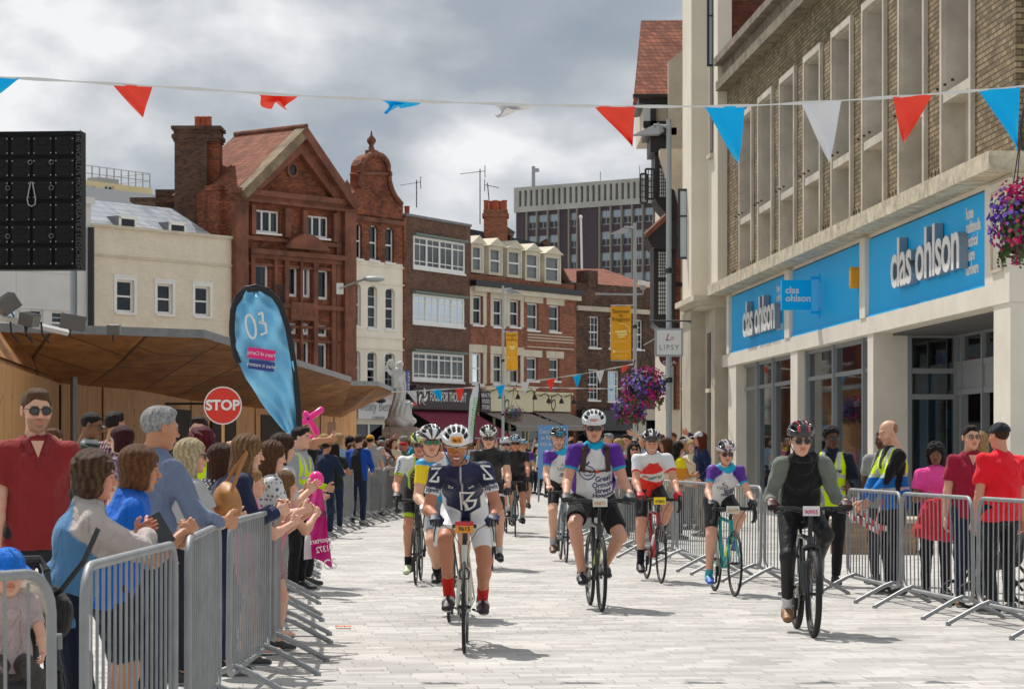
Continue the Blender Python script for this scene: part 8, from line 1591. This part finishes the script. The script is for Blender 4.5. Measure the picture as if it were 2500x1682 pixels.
        for (x,c,sh) in flags:
            # locate string param by world x
            lo,hi=0.,1.
            for _ in range(30):
                mid=(lo+hi)/2
                if (at(mid)+o).x<x: lo=mid
                else: hi=mid
            p=at(lo); vs=[];fs=[]; m=10; ph=rr.random()*6
            tipx,tipz,flip=sh
            for i in range(m+1):
                s=i/m
                for j in range(m+1):
                    t=j/m; hw=wd/2*(1-s)**.95; X_=(t*2-1)*hw+tipx*s*wd; Z=-tipz*wd*s+.0*X_; Y=.02*math.sin(3*t+4*s+ph)*s*2+.012*math.sin(9*t-6*s+ph)*(1 if tape>.015 else .3)
                    if flip: a=s*flip*2.2; Z=-math.sin(a)*wd*.45*tipz*s-.02*math.sin(5*t+ph)*wd*5*s; Y=.08*math.sin(a*1.3)+.05*math.sin(6*t+ph)*s; X_=(t*2-1)*wd/2*(1-s*.6)+.25*wd*math.sin(s*4+ph)*s
                    q=at(min(1,max(0,lo))).copy(); dz=(at(min(1,lo+.004))-at(max(0,lo-.004))); sl=dz.z/max(abs(dz.x),1e-4)*(1 if dz.x>0 else -1); vs.append(p+Vector((X_,Y,Z-.004+sl*X_*(1-s))))
            for i in range(m):
                for j in range(m): k=i*(m+1)+j; fs.append((k,k+1,k+m+2,k+m+1))
            g=MB(); g.add(vs,fs); g.obj('pennant',cs[c],r,smooth='all')
    D=18.0; w=lambda x:(x-1250)*D/FPX
    pts=[px(x,y,D) for x,y in ((-700,150),(-300,176),(0,189),(400,213),(800,238),(1200,254),(1500,260),(1800,259),(2100,243),(2500,211),(2900,165),(3300,110))]
    fl=[(-1+.0,'b',(-.1,.45,0)),(323,'r',(.25,.78,0)),(678,'r',(0,.6,.9)),(980,'b',(.1,.4,.8)),(1250,'w',(0,.5,1.0)),(1500,'r',(.45,.98,0)),(1770,'b',(.33,1.42,0)),(2005,'w',(.2,1.48,0)),(2228,'r',(-.22,1.15,0)),(2440,'b',(.45,1.5,0))]
    bunting(pts,[(w(x),c,s) for x,c,s in fl],.29,'near string of large red, white and blue pennants across the whole street',tape=.022,N=150)
    D2=60; pts=[px(*q) for q in ((955,957,60),(1120,948,62),(1250,937,64),(1400,916,66),(1480,902,68),(1550,888,70))]; w2=lambda x,d:(x-1250)*d/FPX
    fl=[(1006,'w'),(1067,'b'),(1124,'r'),(1163,'r'),(1222,'b'),(1281,'w'),(1343,'r'),(1406,'b'),(1462,'w'),(1525,'r')]
    bunting(pts,[(w2(x,60+10*(x-955)/595),c,((.55,1.35,0) if i in(0,1) else (.0,1.5,0) if i<9 else (-.3,.9,0))) for i,(x,c) in enumerate(fl)],.235,'far string of pennants rising from the kiosk roof to the lamp post',tape=.035)
    pts=[px(*q) for q in ((1170,943,78),(1300,945,78),(1420,948,78),(1640,950,78))]; bunting(pts,[(w2(x,78),c,(0,.35,.9)) for x,c in ((1190,'r'),(1265,'r'),(1309,'w'),(1355,'b'),(1397,'r'),(1447,'r'),(1492,'b'),(1635,'b'))],.24,'faint string of tangled pennants just below the far one',tape=.035)
    # lamp posts
    def lamp(x,ytop,d,label,arm=-1,head=True,kind=0,armlen=.3):
        p=px(x,ytop,d); r=empty('lamp_post',(p.x,p.y,0),label=label,cat='lamp post',group='grey street lamp posts'); H=p.z; g=MB(); g.tube([(0,0,0),(0,0,1.2),(0,0,1.25),(0,0,H)],[.085,.085,.058,.05],14); g.obj('column',mat('lamp_grey',srgb('#a9aeac'),.55,.1,var=(2,.1)),r,smooth=True)
        g=MB(); g.tube([(0,0,H-.14),(arm*armlen,0,H-.12)],.035,8); g.obj('arm',MATS['lamp_grey'],r,smooth=True)
        g=MB(); a=arm*(armlen-.1); b=arm*(armlen+.42); z=H-.30; g.add([(a,-.16,z),(a,.16,z),(b,.08,z-.02),(b,-.08,z-.02),(a,0,z+.24),(a-arm*.10,-.10,z+.08),(a-arm*.12,.10,z+.08)],[(0,1,2,3),(0,3,4),(1,4,2),(3,2,4),(0,4,5),(1,6,4),(4,6,5),(0,5,6,1)]); g.obj('lantern',mat('lantern_grey',(.22,.22,.23),.5),r)
        g=MB(); g.lathe([(.055,0),(.07,.01),(.07,.10),(.055,.11)],(0,0,H*.62),14); g.lathe([(.055,0),(.07,.01),(.07,.10),(.055,.11)],(0,0,H*.35),14); g.obj('collar_band',MATS['plastic_black'],r); return r,H
    lamp(1633,292,49,'tallest grey lamp post in front of the cream building'); lamp(1550,545,72,'grey lamp post carrying a yellow banner and camera left of the tallest one'); lamp(1228,698,100,'farthest grey lamp post in front of the orange brick terrace',arm=1,armlen=.35)
    # wall lamp on red building
    p=px(830,705,113); r=empty('wall_lamp',p,label='white curved wall lamp on the red gabled building',cat='lamp'); g=MB(); g.box((0,0,0),(.3,.2,.5)); g.obj('wall_box',M['white_paint'],r); q=px(920,695,111)-p; g=MB(); g.tube([(0,-.1,0),(q.x*.4,-.5,.25),(q.x*.8,q.y,.35)],.045,6); g.obj('arm',MATS['lamp_grey'],r); g=MB(); g.sphere((q.x*.92,q.y,.30),(.5,.25,.14),12,8); g.obj('lantern',MATS['lamp_grey'],r,smooth=True)
    # yellow banners
    for (x0,y0,x1,y1,d,lab,side) in ((1491,747,1541,879,72,'large yellow banner reading Summer in Kingston',1),(1236,811,1264,904,99.6,'smaller yellow banner on the farthest lamp post',-1)):
        a,b=px(x0,y1,d-.1),px(x1,y0,d-.1); r=empty('street_banner',((a.x+b.x)/2,d-.1,a.z),label=lab,cat='banner',group='yellow street banners'); W_2=(b.x-a.x)/2; H=b.z-a.z; vs=[];fs=[]
        for i in range(9):
            for j in range(7): vs.append((-W_2+2*W_2*j/6,.02*math.sin(j*1.3+i*.5),H*i/8))
        for i in range(8):
            for j in range(6): k=i*7+j; fs.append((k,k+1,k+8,k+7))
        g=MB(); g.add(vs,fs); bb=g.obj('cloth',mat('banner_yellow',srgb('#eba80f'),.5,var=(1,.06)),r,smooth='all'); u=W_2/.295
        g=MB()
        for k,t in enumerate(('Summer','in','Kingston')): add_text(g,t,(0,-.035,H-.16*u-.115*u*k),.145*u,extrude=.002)
        g.obj('lettering',mat('banner_ink',srgb('#3f3510'),.6),bb); g=MB()
        v,f=stroke([(-.05*u,H-.50*u),(.12*u,H-.53*u),(.22*u,H-.62*u),(.25*u,H-.75*u)],.025*u); g.add([(q[0],-.034,q[2]) for q in v],f); 
        for k,(dx,dz,ww,hh_) in enumerate(((0,-.74,.34,.07),(.03,-.82,.28,.06),(.02,-.89,.2,.05))): g.box((dx*u,-.034,H+dz*u),(ww*u,.003,hh_*u),Matrix.Rotation(R(-4),3,'Y'))
        add_text(g,'PRESENTED BY',(0,-.035,H-1.03*u),.055*u,extrude=.001); add_text(g,'KINGSTON',(.04*u,-.035,H-1.31*u),.075*u,extrude=.001); add_text(g,'visitkingston.co.uk',(0,-.035,H-1.43*u),.05*u,extrude=.001); g.sphere((-.2*u,-.03,H-1.31*u),(.045*u,.004,.05*u),10,6); g.obj('pale_lettering',mat('banner_pale',srgb('#f6e08a'),.6),bb)
        g=MB()
        for z in (-.01,H+.01): g.tube([(-W_2,0,z),(W_2+.12 if side>0 else W_2,0,z)] if side>0 else [(-W_2-.12,0,z),(W_2,0,z)],.018,6)
        g.obj('banner_arm',M['grey_metal'],r)
    # cctv on second post
    p=px(1572,692,71.8); r=empty('cctv_camera',p,label='white security camera on an arm beside the banner lamp post',cat='security camera'); g=MB(); g.box((.0,0,.0),(.34,.14,.13),Matrix.Rotation(R(12),3,'Y'),b=.02); g.obj('housing',M['white_paint'],r); g=MB(); g.box((-.03,0,-.12),(.16,.12,.12),b=.02); g.tube([(-.03,0,-.18),(-.03,0,-.30),(-.35,0,-.32),(-1.4,0,-.30)],.03,6); g.obj('bracket',M['grey_metal'],r)
    # lipsy sign
    p=px(1633,836,47.5); r=empty('hanging_sign',p,label='square white hanging sign reading LIPSY with grey frame',cat='sign'); s=47.5/FPX; w_=69*s;h_=69*s; g=MB(); g.box((0,0,0),(w_,.10,h_)); g.obj('frame',mat('sign_grey',(.33,.34,.35),.5),r); g=MB(); g.box((0,-.052,0),(w_*.86,.006,h_*.86)); pn=g.obj('panel',mat('sign_white',(.72,.72,.70),.5),r)
    g=MB(); add_text(g,'LIPSY',(0,-.058,-.10),.135,extrude=.001,spacing=1.25); g.obj('lettering',mat('sign_grey_text',(.22,.22,.22),.6),pn); g=MB(); add_text(g,'L',(-.03,-.058,.09),.19,extrude=.001,shear=.35); v,f=stroke([(.02,.05),(.05,.09),(.08,.07),(.05,.02),(.02,.05)],.008); g.add([(q[0]+.01,-.058,q[2]+.02) for q in v],f); g.obj('script_logo',mat('sign_red',srgb('#9a2a38'),.6),pn)
    q=px(1688,788,63.5)-p; g=MB(); g.tube([(-.35,0,h_/2+.14),(.42,0,h_/2+.14)],.016,6); g.tube([(.3,0,h_/2+.14),(q.x,q.y,q.z+.0)],.014,5); g.tube([(-.2,0,h_/2),(-.2,0,h_/2+.14)],.008,5); g.tube([(.2,0,h_/2),(.2,0,h_/2+.14)],.008,5); g.obj('bracket',M['iron'],r)
    # round cafe sign behind it
    p=px(1634,870,58); r=empty('round_cafe_sign',p,label='round dark red cafe sign peeping below the white hanging sign',cat='sign'); g=MB(); g.lathe([(0,-.03),(.24,-.03),(.24,.03),(0,.03)],n=24,axis='Y'); g.obj('disc',mat('cafe_red',srgb('#5a1420'),.5),r); g=MB(); 
    for i,ch in enumerate('CAFFE'):
        a=R(-130+20*i); v,f=text_mesh(ch,.1,bold=.001); Mr=Matrix.Rotation(-(a+PI/2),3,'Y'); g.add([Mr@q+Vector((.185*math.cos(a),-.036,.185*math.sin(a))) for q in v],f)
    g.obj('lettering',M['white_paint'],r)
    # hanging baskets
    def basket(x,y,d,rx,rz,label,n,hook=None,seed=1,dim=1.,psz=1.):
        p=px(x,y,d); r=empty('flower_basket',p,label=label,cat='flower basket',group='hanging flower baskets'); n=int(n*.8); rr=random.Random(seed)
        a,b=sdf_mesh([ell((0,0,-rz*.1),(rx*.72,rx*.72,rz*.7),k=.02)],.04,lambda x,y,z:.03*np.sin(30*x+9*z)*np.sin(26*y)*np.sin(24*z)); np_obj('leafy_core',[(a,b,np.array((.02,.045,.012)))],'leather',r)
        cols=[srgb('#c01a86'),srgb('#8a1668'),srgb('#7d5ac4'),srgb('#a98ade'),srgb('#d2207a'),srgb('#5a2a8c'),srgb('#e0557a')]
        g=MB(); l=MB()
        for i in range(n):
            th=rr.random()*2*PI; ct=rr.uniform(-1,1); st=math.sqrt(1-ct*ct); rad=rr.uniform(.72,1.06); c=Vector((rx*rad*st*math.cos(th)*(1+.15*math.sin(3*th+seed)),rx*rad*st*math.sin(th),rz*rad*ct-(.10*rz if ct<0 else 0)*math.sin(5*th)))
            nn=Vector((c.x/rx,c.y/rx,c.z/rz+.15)).normalized(); nn=(nn+Vector((rr.uniform(-.5,.5),rr.uniform(-.5,.5),rr.uniform(-.5,.5)))).normalized(); t=nn.orthogonal().normalized(); b_=nn.cross(t); s=rr.uniform(.024,.040)*psz
            if rr.random()<.26:
                l.col=(.06*rr.uniform(.6,1.6),.13*rr.uniform(.6,1.5),.03); l.add([c-t*s*.5,c+b_*s,c+t*s*1.6,c-b_*s],[(0,1,2,3)])
            else:
                zone=(math.sin(c.x*9+seed)+math.sin(c.z*8+1))*.5+rr.uniform(-.5,.5); g.col=tuple(v_*dim for v_ in (cols[rr.choice((2,3,5))] if zone>.15 else cols[rr.choice((0,1,4,0,6))])); vs=[c-nn*.012]
                for k in range(10): a_=2*PI*k/10; q=s*(1.05 if k%2 else .72); vs.append(c+(t*math.cos(a_)+b_*math.sin(a_))*q+nn*.006)
                g.add(vs,[(0,1+k,1+(k+1)%10) for k in range(10)])
        for i in range(26):
            th=rr.random()*2*PI; c=Vector((rx*.8*math.cos(th),rx*.8*math.sin(th),-rz*.6)); L_=rr.uniform(.15,.45)*rz*1.2; l.col=(.06,.13,.03)
            for k in range(7): q=c+Vector((.02*math.sin(k),.02*math.cos(k*2),-L_*k/6)); l.add([q,q+Vector((.02,.01,.008)),q+Vector((.03,0,-.02)),q+Vector((.005,-.01,-.02))],[(0,1,2,3)])
        g.obj('petunia_blooms',MATS['shoe'] if 0 else mat('petal',(.5,.5,.5),.6,vcol=True),r); l.obj('leaves',MATS['petal'],r)
        g=MB()
        for k in range(3): a_=2*PI*k/3; g.tube([(rx*.5*math.cos(a_),rx*.5*math.sin(a_),rz*.6),(0,0,rz+.42)],.006,4)
        g.tube([(0,0,rz+.42),(0,0,rz+.52),(.05,0,rz+.75),(.22,0,rz+.9)] if not hook else [(0,0,rz+.42),hook],.014,5); g.obj('chain_and_hook',M['iron'],r)
    basket(1572,945,49.5,.44,.40,'biggest purple and magenta petunia basket hanging beside the tallest lamp post',1500,seed=3,hook=(.22,0,.95)); basket(1540,1000,60,.42,.34,'lower magenta petunia basket behind the biggest one',900,seed=5,hook=(.1,0,1.2)); basket(1253,1010,98,.42,.32,'distant dark purple petunia basket on the farthest lamp post',400,seed=8,dim=.55); basket(2492,540,24,.27,.40,'petunia basket cut off by the right edge of the picture',1500,seed=11,psz=.75)
    # momentum flag
    p=px(1150,1080,38); r=empty('white_feather_flag',(p.x,p.y,0),label='narrow white feather flag with green lettering behind the riders',cat='flag'); o=r.location; vs=[];fs=[]
    L_=[(1141,1080),(1144,1020),(1147,975),(1155,948),(1164,938)]; Rr=[(1156,1080),(1160,1020),(1168,975),(1171,945),(1169,936)]
    for a,b in zip(L_,Rr):
        for t in (0,.5,1): q=px(a[0]+(b[0]-a[0])*t,a[1],38)-o; q.y+=.03*math.sin(t*3); vs.append(q)
    for i in range(4):
        for j in range(2): k=i*3+j; fs.append((k,k+1,k+4,k+3))
    g=MB(); g.add(vs,fs); sl_=g.obj('sail',mat('flag_white',(.66,.68,.70),.5),r,smooth='all'); g=MB(); g.tube([(px(1156,1080,38)-o)*Vector((1,1,0))]+[px(x,y,38)-o for x,y in Rr],.012,6); g.obj('pole',MATS['plastic_black'],r); g=MB(); v,f=text_mesh('momentum',.135); c=px(1154,1020,37.9)-o; Mr=Matrix.Rotation(R(-83),3,'Y'); g.add([Mr@q+c for q in v],f); g.obj('lettering',mat('green_ink',srgb('#5aa84a'),.6),sl_)
    # get together sign
    p=px(1350,1045,70); r=empty('event_poster',(p.x,p.y,0),label='light blue poster board reading Get together in Kingston this summer',cat='sign'); s=70/FPX; w_=(1388-1314)*s; z1=EYE+(HOR-1038)*s; g=MB(); g.bb((-w_/2,-.02,z1-1.5),(w_/2,.05,z1)); bd=g.obj('board',mat('poster_blue',srgb('#6fa6dc'),.5,var=(1.5,.3)),r); g=MB()
    for k,t in enumerate(('Get together','in Kingston','this summer')): add_text(g,t,(-.02,-.03,z1-.18-.17*k),.16,extrude=.002,sx=.85)
    g.obj('lettering',M['white_paint'],bd); g=MB(); g.bb((-w_/2,.0,0),(-w_/2+.05,.05,z1-1.5)); g.bb((w_/2-.05,0,0),(w_/2,.05,z1-1.5)); g.obj('leg',M['grey_metal'],r)
    # litter
    vs,fs=[],[]
    for i in range(6):
        for j in range(4): vs.append(((i-2.5)*.026,(j-1.5)*.03,.008+.014*abs(math.sin(i*1.7+j*2.1))))
    for i in range(5):
        for j in range(3): k=i*4+j; fs.append((k,k+1,k+5,k+4))
    g=MB(); g.add(vs,fs); d=EYE*FPX/(1533-HOR); g.obj('wrapper',mat('orange_wrapper',srgb('#e0762a'),.5,var=(20,.6)),loc=px(838,1533,d),label='small crumpled orange and white wrapper lying on the paving',cat='litter')
    # brick planter
    a=px(2062,1352,35.5); r=empty('brick_planter',(a.x,a.y,0),R(-10),label='low buff brick planter wall behind the right barriers',cat='planter'); g=MB(); g.bb((-.2,0,0),(1.0,1.4,.44)); g.obj('wall',brick_mat('brick_buff','#b08a62','#977250','#8a7a66',stain=.2),r); g=MB(); g.bb((-.25,-.05,.44),(1.05,1.45,.5)); g.obj('coping',M['stone'],r)
    # red and white tape strung at the gap
    mats=[mat('tape_red',srgb('#e0202a'),.4),mat('tape_white',(.72,.72,.72),.4)]
    r=empty('barrier_tape',px(2090,1210,25.9),label='red and white striped tape looped on the right barrier',cat='tape'); o=r.location
    g=MB(); n=0
    for line in ([(2036,1220,27),(2062,1245,26.2),(2082,1262,25.9),(2120,1285,25.7),(2150,1300,25.4)],[(2082,1204,26),(2096,1245,25.8),(2118,1265,25.6),(2150,1288,25.3)],[(2155,1222,25),(2142,1255,25),(2138,1285,25.1),(2165,1290,25.2)]):
        pts=[px(*q)-o for q in line]
        for a,b in zip(pts,pts[1:]):
            m=max(1,int((b-a).length/.05))
            for k in range(m): p,q=a.lerp(b,k/m),a.lerp(b,(k+1)/m); g.cur=n%2; n+=1; w_=Vector((0,0,.028)); g.add([p+w_,q+w_,q-w_,p-w_],[(0,1,2,3)])
    g.obj('tape',mats,r)
    # red bag with pink woman
    p=px(2284,1265,24.9); a,b=sdf_mesh([ell((0,0,0),(.17,.08,.2),k=.02),seg((-.15,0,-.12),(.12,0,-.15),.08,k=.05)],.009,lambda x,y,z:.014*wr(x,y,z,1.5)); o=np_obj('red_bag',[(a,b,np.array(srgb('#d01e34')))],'cloth',label='soft red shopping bag held by the woman in pink',cat='bag'); o.location=p
    # pushchairs
    for (x,d,rot,lab) in ((8,10.2,200,'pushchair with beige hood beside the near left barrier'),(2440,23.6,100,'dark pushchair behind the right barriers')):
        p=px(x,HOR,d); r=empty('pushchair',(p.x,p.y,0),R(rot),label=lab,cat='pushchair'); g=MB()
        for s in(-1,1): g.tube([(s*.22,.35,.14),(s*.22,-.25,.98)],.014,8); g.tube([(s*.22,-.32,.14),(s*.22,.05,.6)],.014,8)
        g.tube([(-.22,-.25,.98),(-.2,-.31,1.03),(.2,-.31,1.03),(.22,-.25,.98)],.018,8); g.obj('frame',MATS['black_alloy'],r,smooth=True)
        for (wx,wy) in ((-.22,.38),(.22,.38),(-.24,-.34),(.24,-.34)): g=MB(); g.tube([(wx,wy+.11*math.cos(t),.13+.11*math.sin(t)) for t in np.linspace(0,2*PI,18)[:-1]],.018,6,closed=True); g.obj('wheel',MATS['rubber'],r,smooth=True)
        a,b=sdf_mesh([seg((0,-.12,.45),(0,.18,.40),(.18,.08),(.18,.07),k=.03),seg((0,-.14,.45),(0,-.22,.80),(.18,.04),(.18,.04),k=.03)],.012); np_obj('seat',[(a,b,np.array((.05,.05,.055)))],'cloth',r)
        if 'beige' in lab: a,b=sdf_mesh([ell((0,-.08,.80),(.22,.26,.24),k=.01),ell((0,-.06,.76),(.195,.235,.215),k=.005,sub=True),half((0,0,.78),(0,.5,-.86))],.012); np_obj('hood',[(a,b,np.array(srgb('#b8a894')))],'cloth',r)
def statue():
    d=94; s=FPX/d; p=px(975,HOR,d); r=empty('marble_statue',(p.x,p.y,0),label='white marble statue of a robed woman lifting a jar above a child',cat='statue'); Z=lambda y:EYE+(HOR-y)/s; Xp=lambda x:(x-975)/s
    g=MB(); z0=Z(1042); g.bb((Xp(935),-.6,0),(Xp(1021),.7,z0-.18)); g.bb((Xp(930),-.66,0),(Xp(1026),.76,.9)); g.prism([(Xp(935),z0-.18),(Xp(1021),z0-.18),(Xp(1016),z0),(Xp(940),z0)],-.55,.65); g.bb((Xp(954),-.62,z0-.9),(Xp(984),-.602,z0-.05)); g.obj('pedestal',mat('pink_granite',srgb('#a8998f'),.7,var=(4,.3)),r)
    q=lambda x,y,dy=0:(Xp(x),dy,Z(y)); P=[seg(q(975,1030),q(975,1005),(.50,.42),(.40,.36),X=(1,0,0),k=.1),ell(q(955,1030),(.25,.3,.14),k=.1),ell(q(1000,1028),(.25,.3,.16),k=.1),
      seg(q(968,1012),q(976,950),(.29,.26),(.20,.17),X=(1,0,0),k=.08),seg(q(976,950),q(972,905),(.20,.17),(.17,.13),X=(1,0,0),k=.08),seg(q(964,907),q(984,912),.10,.10,k=.05),
      seg(q(978,905),q(979,893),.065,.06,k=.03),ell(q(979,889),(.10,.13,.13),k=.02),ell(q(973,892,.05),(.09,.12,.15),k=.03),
      seg(q(955,913),q(944,898),.075,.065,k=.03),seg(q(944,898),q(950,882),.06,.045,k=.02),ell(q(957,893),(.10,.10,.12),k=.02),seg(q(957,886),q(957,881),.07,.06,k=.02),ell(q(952,880),(.05,.05,.05),k=.02),
      seg(q(985,915),q(987,940),.075,.06,k=.03),seg(q(987,940),q(986,972),.055,.04,k=.03),
      seg(q(990,1018),q(995,990),(.19,.2),(.13,.12),X=(1,0,0),k=.06),seg(q(995,990),q(1000,986),.11,.10,k=.05),ell(q(1003,988),(.085,.1,.1),k=.02),seg(q(990,990),q(982,978),.05,.04,k=.03),seg(q(1002,1015),q(992,1000),.09,.08,k=.05)]
    a,b=sdf_mesh(P,.022,lambda x,y,z:.022*np.sin(34*x+4*np.sin(3*z)+2*y)*np.clip((Z(905)-z)*2,0,1)*np.clip((z-Z(1020))*3,0,1)+.03*np.sin(9*x+7*z)*np.sin(11*y+5*z)*np.clip((Z(1012)-z)*4,0,1)); np_obj('carved_figures',[(a,b,np.array((.58,.56,.53)))],mat('marble',(.5,.5,.5),.6,vcol=True,var=(3,.4),bump=(14,.5)),r)
things(); statue()
